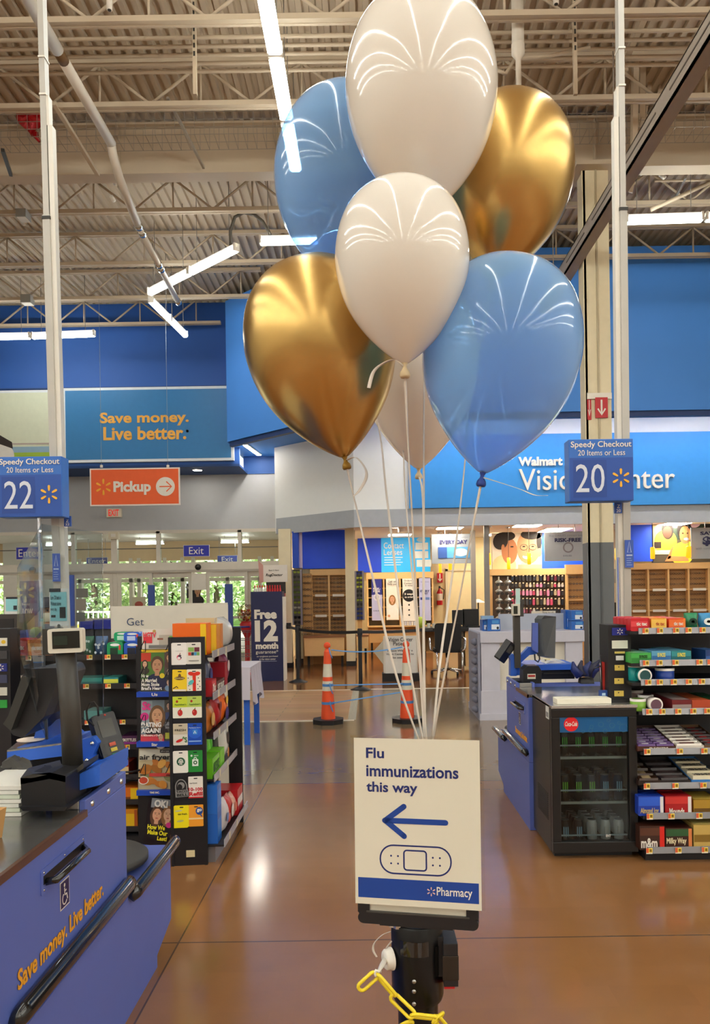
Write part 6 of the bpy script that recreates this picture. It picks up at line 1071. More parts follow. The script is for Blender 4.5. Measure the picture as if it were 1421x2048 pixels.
t, x0, z0, x1, z1 = board('pickup_sign', 'orange hanging Pickup sign with a white arrow disc over the entrance', (180, 936, 360, 1011), 15.58, '#ee5f1c', .03, '#f0e4dc'); y = 15.57
txt('Pickup', R(227, 962, 302, 990, y), y, WHITE, t, bold=.04); b = MB(); q = W(207, 974, y); spark(b, q.x, q.z, y, .165, M('#f6b02c', .5)); b.part('emblem', t)
q = W(331, 973, y); b = MB(); b.ell(q.x, q.z, .19, .19, y - .002, WHITE, 32); stroke(b, [(q.x - .12, q.z), (q.x + .12, q.z)], .022, y - .004, M('#ee5f1c', .5)); stroke(b, [(q.x + .02, q.z + .1), (q.x + .125, q.z), (q.x + .02, q.z - .1)], .022, y - .0055, M('#ee5f1c', .5)); b.part('arrow_disc', t)
for p in (203, 336): b = MB(); q = W(p, 935, 15.59); b.tube([q, (q.x, q.y, 7.58)], .004, M('#8f98a0', .4), 4); b.lathe([(.03, 0), (.03, .05)], q, WHITE, 8); b.part('cable', t)
t, x0, z0, x1, z1 = board('exit_sign', 'small white exit box with red letters on the grey wall', (213, 1017, 242, 1034), 18.6, '#e6dcc8', .1); txt('EXIT', R(217, 1019, 238, 1032, 18.6), 18.598, M('#d8281e', .5, emit=.4), t, bold=.02)
for s_, px, d, lb in (('Exit', (367, 1090, 419, 1113), 18.5, 'blue Exit sign hanging before the doors'), ('Enter', (32, 1094, 85, 1119), 18.5, 'blue Enter sign partly behind the lane 22 shield'), ('Exit', (435, 1111, 475, 1126), 21.0, 'second blue Exit sign seen through the transom glass'), ('Enter', (173, 1115, 215, 1129), 21.0, 'second blue Enter sign seen through the transom glass')):
    t, x0, z0, x1, z1 = board('door_sign', lb, px, d, '#2228a0' if d < 19 else '#2c3f94', .03, '#c9c8dc'); w, h = x1 - x0, z1 - z0; txt(s_, (x0 + w * (.22 if s_ == 'Exit' else .1), z0 + h * .2, x1 - w * (.22 if s_ == 'Exit' else .08), z1 - h * .18), d - .006, WHITE, t)
    if d > 19: b = MB(); b.box(x0 + .05, d, z1, x0 + .06, d + .01, 3.175, STEEL); b.box(x1 - .06, d, z1, x1 - .05, d + .01, 3.175, STEEL); b.part('hanger', t)
    else: b = MB(); b.box(x0 + .05, d + .03, z0 + .05, x1 - .05, 18.72, z0 + .1, STEEL); b.part('bracket', t)
b = MB(); q = W(396, 1134, 18.58); b.lathe([(.075, 0), (.07, -.03), (.03, -.05), (.0001, -.055)], q + Vector((0, .02, 0)), M('#1b1a1a', .25), 20, 'y'); b.thing('door_sensor', 'black oval motion sensor on the header over the doors', 'sensor')
b = MB(); q = W(62, 1140, 18.5); b.lathe([(.08, 0), (.075, -.04), (.0001, -.07)], q + Vector((0, .1, 0)), M('#1b1a1a', .25), 20, 'y'); b.thing('door_sensor', 'second motion sensor, on the header behind the lane 22 shield', 'sensor')
x0, z0, x1, z1 = R(217, 1064, 236, 1078, 18.55); b = MB(); b.box(x0, 18.55, z0, x1, 18.68, z1, M('#d9cfb8', .5)); b.box(x0 + .06, 18.545, z0 + .05, x1 - .06, 18.55, z1 - .04, WHITE); b.thing('access_box', 'beige electrical box on the post between the door bays', 'box')
t, x0, z0, x1, z1 = board('shop_name_board', 'wide bright blue shop board with raised white Vision Center letters', (818, 866, 1560, 1011), 15.9, '#2f8fdc', .065)
x0 = W(1037, 930, 15.9).x
txt('Walmart', R(1037, 914, 1125, 932, 15.9), 15.9, WHITE, t, bold=.04, th=.04); txt('Vision Center', R(1038, 936, 1349, 979, 15.9), 15.9, WHITE, t, th=.05)
# ================================================================== ENTRANCE FLOOR THINGS
t = T('guarantee_stand', 'tall navy floor sign reading Free 12 month guarantee by the cream column', 'sign', W(536, 1362, 14.2)); y = 14.2; x0, z0, x1, z1 = R(503, 1183, 566, 1361, y); b = MB(); b.box(x0, y, .0, x1, y + .38, z1, M('#141b4e', .45)); b.box(x1 + .0, y + .02, 0, x1 + .03, y + .36, z1 - .1, WHITE); b.part('body', t)
for s_, px, bo in (('Free', (509, 1219, 554, 1238), .05), ('12', (510, 1240, 556, 1283), .05), ('month', (512, 1285, 557, 1298), .05), ('guarantee*', (512, 1300, 557, 1309), 0), ('on eyeglasses purchased', (514, 1311, 556, 1315), 0), ('at the vision center', (519, 1316, 552, 1320), 0)): txt(s_, R(*px, y), y - .004, M('#e6dfd4', .5), t, bold=bo, th=.003)
b = MB(); pbox(b, 516, 1322, 554, 1323, y - .003, y - .001, M('#8a90b0', .5)); b.part('rule', t)
b = MB(); x0, z0, x1, z1 = R(564, 1231, 569, 1352, 14.9); b.box(x0 - .1, 14.9, 0, x1, 15.2, z1, M('#2f5fd0', .4)); b.thing('blue_bin', 'blue panel standing between the navy floor sign and the cream column', 'bin')
t = T('rental_cabinet', 'white topped rental machine cabinet with red bottles behind the navy sign', 'cabinet', W(545, 1340, 16.0)); x0, z0, x1, z1 = R(506, 1182, 568, 1345, 15.9); b = MB(); b.box(x0, 15.9, 0, x1, 16.3, z1 - .05, M('#b81c20', .45)); b.part('cabinet', t)
a0, b0_, a1, b1 = R(527, 1130, 575, 1164, 16.1); b = MB(); b.box(a0, 16.1, b0_, a1, 16.14, b1, M('#e4ddd4', .5)); b.prism([(a0 - .08, b0_ - .02), (a0, b0_ + .0), (a0, b1), (a0 - .1, b1 + .1)], 16.08, 16.12, M('#c8948a', .5)); b.box((a0 + a1) / 2 - .2, 16.15, z1 - .05, (a0 + a1) / 2 + .2, 16.2, b0_, DARK); b.part('header', t, label='white header sign'); txt('RugDoctor', R(532, 1147, 566, 1154, 16.1), 16.098, M('#1c1a1a', .5), t, bold=.03, shear=.2); txt('Rent It Here', R(538, 1139, 558, 1142, 16.1), 16.098, M('#1c1a1a', .5), t)
for i in range(11): x = x0 + .04 + i * .052; b = MB(); m = M('#e8e4e0', .4) if i < 5 else M('#c8202a', .4); b.lathe([(.022, 0), (.022, .09), (.012, .12)], (x, 16.0, z1 - .05), m, 8); b.lathe([(.014, .12), (.014, .17), (.0001, .17)], (x, 16.0, z1 - .05), M('#d0242a', .4), 8); b.thing('cleaner_bottle', 'white cleaner bottle with a red cap on the rental cabinet' if i < 5 else 'red cleaner bottle on the rental cabinet', 'bottle', 'white bottles on the rental cabinet' if i < 5 else 'red bottles on the rental cabinet')
q = W(494, 1228, 15.4); t = T('gumball_machine', 'globe gumball machine on a red base beside the navy floor sign', 'vending machine', (q.x, 15.4, 0)); b = MB(); b.lathe([(.06, -.2), (.17, -.12), (.2, 0), (.17, .12), (.09, .19), (.0001, .2)], q, glassy('#f4f0e6', .9, .08), 20); b.part('globe', t)
b = MB(); vs = random.Random(3)
for k in range(60): a, h, r_ = vs.uniform(0, 6.28), vs.uniform(-.13, .08), vs.uniform(.05, .16); r_ *= max(.3, 1 - abs(h) * 3); b.lathe([(.0001, -.026), (.022, -.013), (.022, .013), (.0001, .026)], q + Vector((r_ * math.cos(a), r_ * math.sin(a), h)), M(vs.choice(['#d8b83a', '#b8321e', '#c86a3a', '#e8e0b0', '#7a3a1a']), .3), 6)
b.part('gumballs', t, kind='stuff'); b = MB(); b.lathe([(.16, 0), (.12, .1), (.05, .2), (.05, .75), (.12, q.z - .32), (.15, q.z - .2), (.1, q.z - .14)], (q.x, 15.4, 0), M('#b81a20', .35), 20); b.part('base', t)
def stanchion(px, py, label, d):
    p = W(px, py, d); p.z = 0; t = T('belt_stanchion', label, 'stanchion', p); b = MB(); b.lathe([(.17, 0), (.17, .012), (.06, .05), (.04, .06)], p, BLACK, 24); b.part('base', t); b = MB(); b.lathe([(.032, .05), (.032, .92)], p, BLACK, 16); b.part('post', t); b = MB(); b.lathe([(.038, .9), (.042, .92), (.042, 1.0), (.036, 1.01)], p, BLACK, 16); b.part('head', t); return p
s1 = stanchion(597, 1357, 'black belt stanchion nearest the cream column', 14.0); s2 = stanchion(722, 1378, 'black belt stanchion between the two orange cones', 12.75)
def belt(pts, label, w=.05):
    b = MB(); vs = []; P = [Vector(p) for p in pts]; n = len(P)
    for p in P: vs += [p + Vector((0, -.002, -w / 2)), p + Vector((0, -.002, w / 2)), p + Vector((0, .002, w / 2)), p + Vector((0, .002, -w / 2))]
    b.add(vs, [(4 * i + j, 4 * i + (j + 1) % 4, 4 * i + 4 + (j + 1) % 4, 4 * i + 4 + j) for i in range(n - 1) for j in range(4)], BLACK); b.thing('stanchion_belt', label, 'belt')
def sag(a, c, dz, n=12): a, c = Vector(a), Vector(c); return [a.lerp(c, i / n) - Vector((0, 0, dz * 4 * (i / n) * (1 - i / n))) for i in range(n + 1)]
h1, h2 = s1 + Vector((0, 0, .955)), s2 + Vector((0, 0, .955)); belt(sag(h1, h2, .03), 'black belt between the two stanchions'); a = W(571, 1252, 14.6); belt(sag(a, h1, .0), 'short black belt from the blue panel to the first stanchion'); belt(sag(h2, W(866, 1258, 14.2), .02), 'long black belt from the second stanchion to the desk')
b = MB(); pbox(b, 568, 1246, 582, 1258, 14.55, 14.65, BLACK); b.thing('belt_clip', 'black belt end clip on the blue panel', 'clip')
# cones with tape between
def cone(px, label):
    p = W(px, 1441, 9.55); p.z = 0; t = T('traffic_cone', label, 'traffic cone', p); OR = M('#ee5426', .5); RF = M('#d9d2bf', .45); TB = M('#4f86c8', .5)
    b = MB(); b.prism([(p.x + .2 * math.cos(math.tau * i / 8 + .39), p.y + .2 * math.sin(math.tau * i / 8 + .39)) for i in range(8)], 0, .055, BLACK, 'z'); b.part('base', t, bevel=.01)
    k = 1.0; rz = lambda z: .092 - .058 * z
    prof = [(.095, .055), (.088, .10)]
    b = MB()
    for z0, z1, m in ((.055, .40, OR), (.40, .52, RF), (.52, .57, OR), (.57, .73, RF), (.73, .88, OR)): b.lathe([(rz(z0), z0), (rz(z1), z1)], p, m, 24)
    b.lathe([(rz(.88), .88), (.03, .9)], p, OR, 24); b.part('cone', t)
    b = MB(); b.lathe([(.026, .885), (.03, .9), (.026, .915)], p, OR, 16); b.lathe([(.0001, -.022), (.04, -.02), (.042, .0), (.04, .02), (.0001, .022)], p + Vector((0, 0, .955)), OR, 20, 'y'); b.part('handle', t)
    for z in (.25, .47): b = MB(); b.lathe([(rz(z) + .003, z - .016), (rz(z) + .003, z + .016)], p, TB, 24); b.part('tape_band', t, label='blue tape band')
    return p
c1 = cone(657, 'orange cone with two grey bands beside the plank floor'); c2 = cone(815, 'orange cone with two grey bands behind the balloon ribbons')
for z, z2, dz, lb in ((.905, .925, .04, 'top blue tape strung between the two cones'), (.47, .475, .0, 'middle blue tape strung between the two cones'), (.25, .375, .0, 'lowest blue tape strung between the two cones')):
    b = MB(); b.tube(sag(c1 + Vector((.05, -.05, z)), c2 + Vector((-.05, -.05, z2)), dz), .010, M('#5a94d4', .5), 6, flat=.3)
    q = c1 + Vector((.03, -.085, z)); b.tube([q + Vector((0, .0, .03)), q, q + Vector((.015, -.01, -.05)), q + Vector((.035, 0, -.1))], .009, M('#5a94d4', .5), 5, flat=.4); b.thing('barrier_tape', lb, 'tape')
# vision sign stand
t = T('patient_sign', 'white A frame notice for vision center patients on a black base', 'sign', W(802, 1352, 13.9)); y = 13.9; x0, z0, x1, z1 = R(771, 1272, 833, 1353, y); b = MB(); b.box(x0, y, z0 + .05, x1, y + .03, z1, M('#eeebe6', .5)); b.part('board', t); b = MB(); b.box(x0 - .06, y - .05, 0, x1 + .06, y + .2, z0 + .06 if z0 > 0 else .05, BLACK); b.box(x0 - .03, y + .05, .0, x0, y + .08, z1, WHITE); b.box(x1, y + .05, 0, x1 + .03, y + .08, z1, WHITE); b.part('stand', t)
for s_, px in (('Vision Center', (777, 1275, 826, 1283)), ('Patients', (787, 1283, 818, 1291)), ('Please Wait for a', (776, 1299, 826, 1303)), ('Vision Center Host to', (773, 1306, 828, 1310)), ('be seated', (786, 1313, 812, 1317))): txt(s_, R(*px, y), y - .003, M('#3a3a3e', .5), t, bold=.01, th=.002)
t = T('diamond_sign', 'pale folded diamond caution board standing beside the patient notice', 'sign', W(755, 1345, 14.3)); y = 14.3; p0, p1, p2, p3 = (W(*q, y) for q in ((747, 1303), (768, 1280), (790, 1303), (768, 1330))); b = MB(); b.prism([(p.x, p.z) for p in (p0, p1, p2, p3)], y, y + .02, M('#cfcab8', .5)); b.part('board', t); b = MB(); b.box(p1.x - .02, y + .02, 0, p1.x + .02, y + .05, p1.z, STEEL); b.part('leg', t)
# person behind the shield
PX, PYD = W(96, 1222, 7.6).x, 7.6; kz = 1.57 / 1.7
def body_person():
    t = T('person', 'person in a grey top, dark cap and pale face mask behind the lane 22 shield', 'person', (PX, PYD, 0)); me = bpy.data.meshes.new('figure'); SKIN = M('#b98a6a', .5); TOPM = M('#6a6a72', .8)
    J = [('pelvis', 0, 0, .93, .13), ('waist', 0, 0, 1.06, .125), ('chest', 0, 0, 1.28, .15), ('collar', 0, 0, 1.41, .09), ('neck', 0, -.005, 1.47, .052), ('jaw', 0, -.02, 1.535, .068), ('brow', 0, -.01, 1.62, .085), ('crown', 0, .0, 1.67, .055)]
    E = [(i, i + 1) for i in range(7)]
    for s_ in (-1, 1):
        o = len(J); J += [('hip', s_ * .1, 0, .88, .1), ('knee', s_ * .11, -.01, .48, .062), ('ankle', s_ * .11, .02, .09, .042), ('toe', s_ * .12, -.14, .04, .035), ('sh', s_ * .19, 0, 1.37, .062), ('el', s_ * .25, .02, 1.09, .045), ('wr', s_ * .2, -.2, .98, .03), ('hand', s_ * .17, -.28, .98, .028)]
        E += [(0, o), (o, o + 1), (o + 1, o + 2), (o + 2, o + 3), (3, o + 4), (o + 4, o + 5), (o + 5, o + 6), (o + 6, o + 7)]
        for f in range(5): J.append(('fi', s_ * (.19 - .013 * f if f < 4 else .13), -.34 if f < 4 else -.29, .97, .009)); E.append((o + 7, len(J) - 1))
    me.from_pydata([(x, y, z * kz) for _, x, y, z, _ in J], E, []); o = bpy.data.objects.new('body', me); COL.objects.link(o); o.parent = t; me.materials.append(SKIN)
    m = o.modifiers.new('skin', 'SKIN'); 
    sv = me.skin_vertices[0].data if me.skin_vertices else None
    if sv is None:
        bpy.context.view_layer.objects.active = o; bpy.ops.mesh.customdata_skin_add(); sv = me.skin_vertices[0].data
    for i, j in enumerate(J): sv[i].radius = (j[4], j[4] * (.75 if j[0] in ('chest', 'waist', 'pelvis') else 1)); sv[i].use_root = i == 0
    s = o.modifiers.new('smooth', 'SUBSURF'); s.levels = s.render_levels = 2; m.use_smooth_shade = True
    c = Vector((PX, PYD, 0)); Z = lambda z: z * kz
    b = MB(); b.lathe([(.13, Z(.86)), (.155, Z(1.0)), (.165, Z(1.2)), (.19, Z(1.34)), (.14, Z(1.43)), (.065, Z(1.455))], c, TOPM, 20); b.part('shirt', t)
    for s_ in (-1, 1): b = MB(); b.tube([c + Vector((s_ * .19, 0, Z(1.38))), c + Vector((s_ * .25, .02, Z(1.09)))], .07, TOPM, 10, rs=[.075, .06]); b.part('sleeve', t)
    for s_ in (-1, 1): b = MB(); b.tube([c + Vector((s_ * .09, 0, Z(.95))), c + Vector((s_ * .11, -.01, Z(.48))), c + Vector((s_ * .11, .02, Z(.06)))], .09, M('#23242c', .8), 12, rs=[.13, .085, .07]); b.part('trouser_leg', t)
    b = MB(); b.lathe([(.098, Z(1.625)), (.1, Z(1.66)), (.08, Z(1.715)), (.03, Z(1.735)), (.0001, Z(1.737))], c + Vector((0, -.005, 0)), M('#35313a', .7), 20); b.part('cap', t)
    b = MB(); b.prism([(c.x - .08, c.y - .09), (c.x + .08, c.y - .09), (c.x + .05, c.y - .155), (c.x - .05, c.y - .155)], Z(1.625), Z(1.632), M('#35313a', .7), 'z'); b.part('cap_brim', t)
    b = MB(); b.lathe([(.05, Z(1.475)), (.077, Z(1.51)), (.085, Z(1.55)), (.083, Z(1.57))], c + Vector((0, -.022, 0)), M('#e6dfc4', .7), 18); b.part('face_mask', t)
    for s_ in (-1, 1): b = MB(); b.lathe([(.0001, -.012), (.009, -.006), (.011, 0)], c + Vector((s_ * .032, -.088, Z(1.595))), M('#2a1c16', .3), 10, 'y'); b.part('eye', t)
    for s_ in (-1, 1): b = MB(); b.tube([c + Vector((s_ * .09, 0, Z(1.56))), c + Vector((s_ * .098, .005, Z(1.59))), c + Vector((s_ * .092, .01, Z(1.61)))], .014, SKIN, 8); b.part('ear', t)
    b = MB(); b.tube([c + Vector((0, -.09, Z(1.61))), c + Vector((0, -.112, Z(1.575)))], .012, SKIN, 8, rs=[.008, .014]); b.part('nose', t)
body_person()
# blue price board, blue crates, far lane printer
t, x0, z0, x1, z1 = board('price_board', 'slanted blue grey everyday low price board seen through the shield', (40, 1162, 82, 1272), 6.6, '#565c84', .03); b = MB(); q = W(51, 1185, 6.597); spark(b, q.x, q.z, 6.596, .085, M('#b8a878', .5)); b.part('emblem', t); txt('Everyday', R(45, 1206, 60, 1212, 6.6), 6.596, WHITE, t); txt('LOW', R(46, 1217, 66, 1231, 6.6), 6.596, WHITE, t, bold=.04); txt('PRICES', R(46, 1234, 66, 1240, 6.6), 6.596, WHITE, t)
b = MB(); b.box((x0 + x1) / 2 - .02, 6.63, 0, (x0 + x1) / 2 + .02, 6.66, z1, STEEL); b.part('post', t)
t = T('register_stack', 'dark register with a cyan advert card at the picture edge', 'register', W(15, 1260, 5.4)); b = MB(); x0, z0, x1, z1 = R(-20, 1229, 33, 1262, 5.5); b.box(x0, 5.5, z0, x1, 5.8, z1, M('#3a3634', .5)); b.box(x0 + .03, 5.495, z0 + .02, x1 - .02, 5.5, z1 - .03, BLACK); b.part('printer', t); b = MB(); b.box(x0, 5.5, 0, x1, 5.8, z0, LANE); b.part('pedestal', t)
b = MB(); a0, b0_, a1, b1 = R(9, 1194, 37, 1228, 5.55); b.box(a0, 5.55, b0_, a1, 5.56, b1, M('#e6e6e2', .5)); b.rect(a0 + .01, b0_ + .02, a1 - .004, b1 - .014, 5.548, M('#8fd2da', .5)); b.rect(a0 + .012, b1 - .014, a1, b1, 5.547, M('#1d2430', .5)); b.rect(a1 - .035, b0_ + .03, a1 - .01, b0_ + .06, 5.546, M('#1d2430', .5)); b.part('advert_card', t)
for px, lb in (((160, 1243, 188, 1258), 'dark blue plastic crate beyond the gum shelf, first of two'), ((186, 1240, 221, 1258), 'dark blue plastic crate beyond the gum shelf, beside the word board')):
    x0, z0, x1, z1 = R(*px, 7.4); t = T('plastic_crate', lb, 'crate', ((x0 + x1) / 2, 7.5, 0)); b = MB(); m = M('#1c2a8a', .4); b.box(x0, 7.4, z0, x1, 7.8, z1, m); b.part('crate', t); b = MB(); b.box(x0, 7.42, 0, x1, 7.78, z0, M('#3a3a40', .5)); b.part('stand', t)
b = MB(); pbox(b, 138, 1150, 147, 1252, 9.0, 9.04, M('#2f4fa8', .5)); q = W(142, 1252, 9.0); b.box(q.x - .02, 9.04, 0, q.x + .02, 9.06, q.z, STEEL); b.thing('narrow_banner', 'narrow blue banner standing behind the lane 22 pole', 'banner')
# door area: banners, posters
for px, d, lb in (((296, 1170, 310, 1230), 17.9, 'blue banner at the doors beside the first door post'), ((450, 1168, 466, 1245), 17.9, 'dark blue banner at the doors before the bright gap')):
    x0, z0, x1, z1 = R(*px, d); t = T('door_banner', lb, 'banner', ((x0 + x1) / 2, d, 0)); b = MB(); b.box(x0, d, .3, x1, d + .02, z1, M('#39529c', .5)); b.part('cloth', t); b = MB(); b.box(x0 - .1, d, 0, x0, d + .06, z1 - .6, BLACK); b.part('case', t)
t, x0, z0, x1, z1 = board('hiring_poster', 'black poster with a face half shown, on the far doors', (373, 1167, 401, 1196), 22.46, '#1c1a1c', .02); b = MB(); face(b, x1 - .08, (z0 + z1) / 2, .3, 22.455, M('#b98a68', .5), M('#1c1210', .5), M('#2a2228', .5), .002); b.part('picture', t); txt('NOW', R(375, 1172, 388, 1179, 22.46), 22.45, WHITE, t, bold=.03)
t, x0, z0, x1, z1 = board('door_notice', 'tan notice with a round red picture on the doors', (265, 1194, 291, 1213), 22.46, '#d8cbb0', .02); b = MB(); b.ell((x0 + x1) / 2, z0 + .06, .12, .09, 22.455, M('#c0402c', .5)); b.part('picture', t)
for px, c, lb in (((152, 1177, 176, 1195), '#8f887e', 'upper grey notice on the window by the shield'), ((152, 1198, 172, 1221), '#b5a596', 'middle tan notice on the window by the shield'), ((152, 1225, 170, 1243), '#7f8078', 'lowest grey notice on the window by the shield')):
    t, *_ = board('window_notice', lb, px, 18.6, c, .01)
b = MB(); pbox(b, 384, 1147, 412, 1180, 18.58, 18.62, M('#d9d3c8', .5)); b.thing('door_panel_sign', 'blank pale panel between the two door bays', 'sign')
x0, z0, x1, z1 = R(478, 1205, 505, 1330, 14.8)
t = T('shopping_cart', 'grey wire shopping cart parked beyond the candy rack', 'cart', (x0, 14.6, 0)); xa, xb_, ya, yb = x0 - .16, x0 + .29, 14.4, 15.0; WM = M('#8a8c90', .35, .8)
b = MB()
for z in (.45, .6, .75, .9): b.tube([(xa, ya, z), (xb_, ya, z), (xb_, yb, z), (xa, yb, z)], .006, WM, 5, True)
for k in range(7): u = xa + (xb_ - xa) * k / 6; b.tube([(u, yb, .9), (u, yb, .42), (u, ya, .42), (u, ya, .9)], .004, WM, 4)
b.part('basket', t); b = MB(); b.tube([(xa, ya - .1, 1.0), (xb_, ya - .1, 1.0)], .016, M('#2f3a8a', .4), 8); b.part('handle', t); b = MB(); b.tube([(xa + .05, yb, .42), (xa + .05, ya + .05, .14), (xa + .05, yb - .05, .14)], .012, WM, 6); b.tube([(xb_ - .05, yb, .42), (xb_ - .05, ya + .05, .14), (xb_ - .05, yb - .05, .14)], .012, WM, 6); b.part('frame', t)
for u in (xa + .05, xb_ - .05):
    for v in (ya + .08, yb - .08): b = MB(); b.lathe([(.0001, -.015), (.055, -.015), (.055, .015), (.0001, .015)], (u, v, .057), BLACK, 14, 'x'); b.part('wheel', t)
b = MB(); pts = [W(*q, 9.2) for q in ((481, 1337), (499, 1332), (503, 1338), (494, 1386), (482, 1395))]; CL = M('#c9c2d0', .7); b.prism([(p.x, p.z) for p in pts], 9.2, 9.8, CL); b.thing('draped_table', 'corner of a pale cloth draped table beyond the candy rack', 'table') if False else None
t = T('draped_table', 'corner of a table under a pale printed cloth beyond the candy rack', 'table', W(486, 1390, 8.2)); xr = W(501, 1338, 8.2).x; zt_ = W(490, 1335, 8.2).z; b = MB(); b.box(xr - 1.2, 8.2, zt_ - .02, xr, 9.0, zt_, CL); vs = []
n = 24
for j, z in enumerate((zt_, zt_ - .18, zt_ - .36)):
    for i in range(n): u = i / (n - 1); vs.append((xr + .012 * math.sin(u * 30) * j + .012 * j, 8.2 + .8 * u, z - .03 * math.sin(u * 9) * j))
for j, z in enumerate((zt_, zt_ - .18, zt_ - .34)):
    for i in range(n): u = i / (n - 1); vs.append((xr - 1.2 + 1.2 * u, 8.2 - .012 * j - .01 * math.sin(u * 40) * j, z))
for o in (0, 3 * n): b.add(vs[o:o + 3 * n], [(j * n + i, j * n + i + 1, (j + 1) * n + i + 1, (j + 1) * n + i) for j in range(2) for i in range(n - 1)], CL, True)
b.part('cloth', t); 
for u in (xr - 1.1, xr - .05):
    for v in (8.25, 8.95): b = MB(); b.box(u - .03, v - .02, 0, u + .03, v + .02, zt_ - .02, LBLUE); b.part('leg', t)
for i in range(3): q = W((120, 300, 470)[i], 1078, 20.6); strip_light((q.x - .4, 20.6, 3.06 - .03), (q.x + .4, 20.6, 3.03), ['strip light in the vestibule ceiling beyond the lane 22 shield', 'strip light in the vestibule ceiling beyond the orange Pickup sign', 'strip light in the vestibule ceiling beyond the second Exit sign'][i], 'vestibule ceiling lights', .05)  # lamps added to brighten the beige band beyond the doors
# ================================================================== OUTSIDE TREES
def tree(x, y, h, r, c, label):
    t = T('leafy_tree', label, 'tree', (x, y, .1), group='trees beyond the parking'); rnd = random.Random(int(x * 10 + 500)); b = MB(); b.tube([(x, y, 0), (x + .1, y, h * .3), (x, y, h * .6)], .16, M('#5a4a38', .9), 8, rs=[.2, .15, .08]); b.part('trunk', t)
    b = MB(); ms = [M(c, .7, noise=.25), M('#b4cc90', .7, noise=.25), M('#8cac70', .7, noise=.25), M('#d8e4ba', .7)]
    for k in range(2600):
        a, v = rnd.uniform(0, 6.283), rnd.uniform(-1, 1); q = rnd.uniform(.55, 1.05) * r * (1 + .25 * math.sin(3 * a + 4 * v)); p = Vector((x + q * math.sqrt(1 - v * v) * math.cos(a), y + q * math.sqrt(1 - v * v) * math.sin(a), h * .55 + v * h * .5))
        u = Vector((rnd.gauss(0, 1), rnd.gauss(0, 1), rnd.gauss(0, 1))).normalized(); w = u.orthogonal().normalized(); s = rnd.uniform(.08, .18); b.add([p - u * s, p + w * s * .6, p + u * s, p - w * s * .6], [(0, 1, 2, 3)], rnd.choice(ms))
    b.part('crown', t)
for i, (px, y, h, r, c, lb) in enumerate(((60, 36, 5.2, 2.2, '#a8c088', 'leafy tree outside behind the Enter sign'), (185, 34, 5.6, 2.6, '#b4cc92', 'bushy bright tree outside the window by the shield'), (262, 35, 5.0, 2.2, '#9cb67c', 'dark leafy tree outside behind the tan notice'), (345, 37, 5.5, 2.5, '#b0ca8e', 'leafy tree outside behind the black poster'), (430, 38, 4.8, 2.3, '#c2d4a4', 'pale sunlit tree outside behind the blank panel'), (505, 44, 4.0, 2.0, '#ccdab0', 'small far tree outside beyond the bright gap'))): tree(W(px, 1200, y).x, y, h, r, c, lb)
b = MB(); q = W(215, 1252, 33); b.box(q.x - 4, 32.6, .1, q.x + 3, 32.7, .5, M('#e6e2d8', .7)); b.struct('barrier_wall')
t = T('railing', 'low white railing outside the window beside the trees', 'railing', W(215, 1235, 31)); q = W(205, 1240, 31)
b = MB(); b.box(q.x - 3, 31.0, .1, q.x + 3, 31.08, .5, M('#e6c84a', .6)); b.part('kerb_board', t)
b = MB(); b.box(q.x - 3, 31.0, .95, q.x + 3, 31.06, 1.02, WHITE)
for k in range(30): b.box(q.x - 3 + .2 * k, 31.02, .5, q.x - 2.95 + .2 * k, 31.05, .96, WHITE)
b.part('rail', t)
# ================================================================== EYEWEAR SHOP
TAN = M('#e0b67a', .45, scale=16); TAND = M('#c2935a', .5, scale=16); PEG = M('#b48a58', .6, noise=.15, scale=30); BLUEW = M('#1c55f4', .5)
def frame_dots(b, x0, z0, x1, z1, y, nx, nz, seed=1):
    """rows of spectacle frames on a board: two lens rings and a bridge each"""
    rnd = random.Random(seed); cs = [M(c, .35) for c in ('#2a2420', '#4a3424', '#6a4a30', '#3a3a40', '#7a6a58')]
    for j in range(nz):
        for i in range(nx):
            x = x0 + (x1 - x0) * (i + .5) / nx; z = z0 + (z1 - z0) * (j + .5) / nz; m = rnd.choice(cs); w = (x1 - x0) / nx * .40
            yield x, z, w, m
def specs(x, z, y, w, m, label, group, deg=0):
    b = MB(); b.mx = Matrix.Translation((x, y, z)) @ Matrix.Rotation(deg, 4, 'Z')
    for s_ in (-1, 1): b.tube([(s_ * w * .5 + w * .38 * math.cos(math.tau * i / 8), 0, w * .3 * math.sin(math.tau * i / 8)) for i in range(8)], w * .08, m, 4, True); b.tube([(s_ * w * .9, 0, w * .1), (s_ * w * .85, .04, w * .1)], w * .06, m, 4)
    b.tube([(-w * .14, 0, w * .05), (w * .14, 0, w * .05)], w * .07, m, 4); return b.thing('spectacles', label, 'spectacles', group)
_sp = {}
def specs_grid(x0, z0, x1, z1, y, nx, nz, label, group, seed):
    for x, z, w, m in frame_dots(None, x0, z0, x1, z1, y, nx, nz, seed):
        w = min(w, .065); k = m.name
        if k not in _sp: _sp[k] = specs(x, z, y, .06, m, label, group)
        else:
            o = _sp[k].copy(); COL.objects.link(o); o.location = (x, y, z - .02); o['label'] = label; o['group'] = group
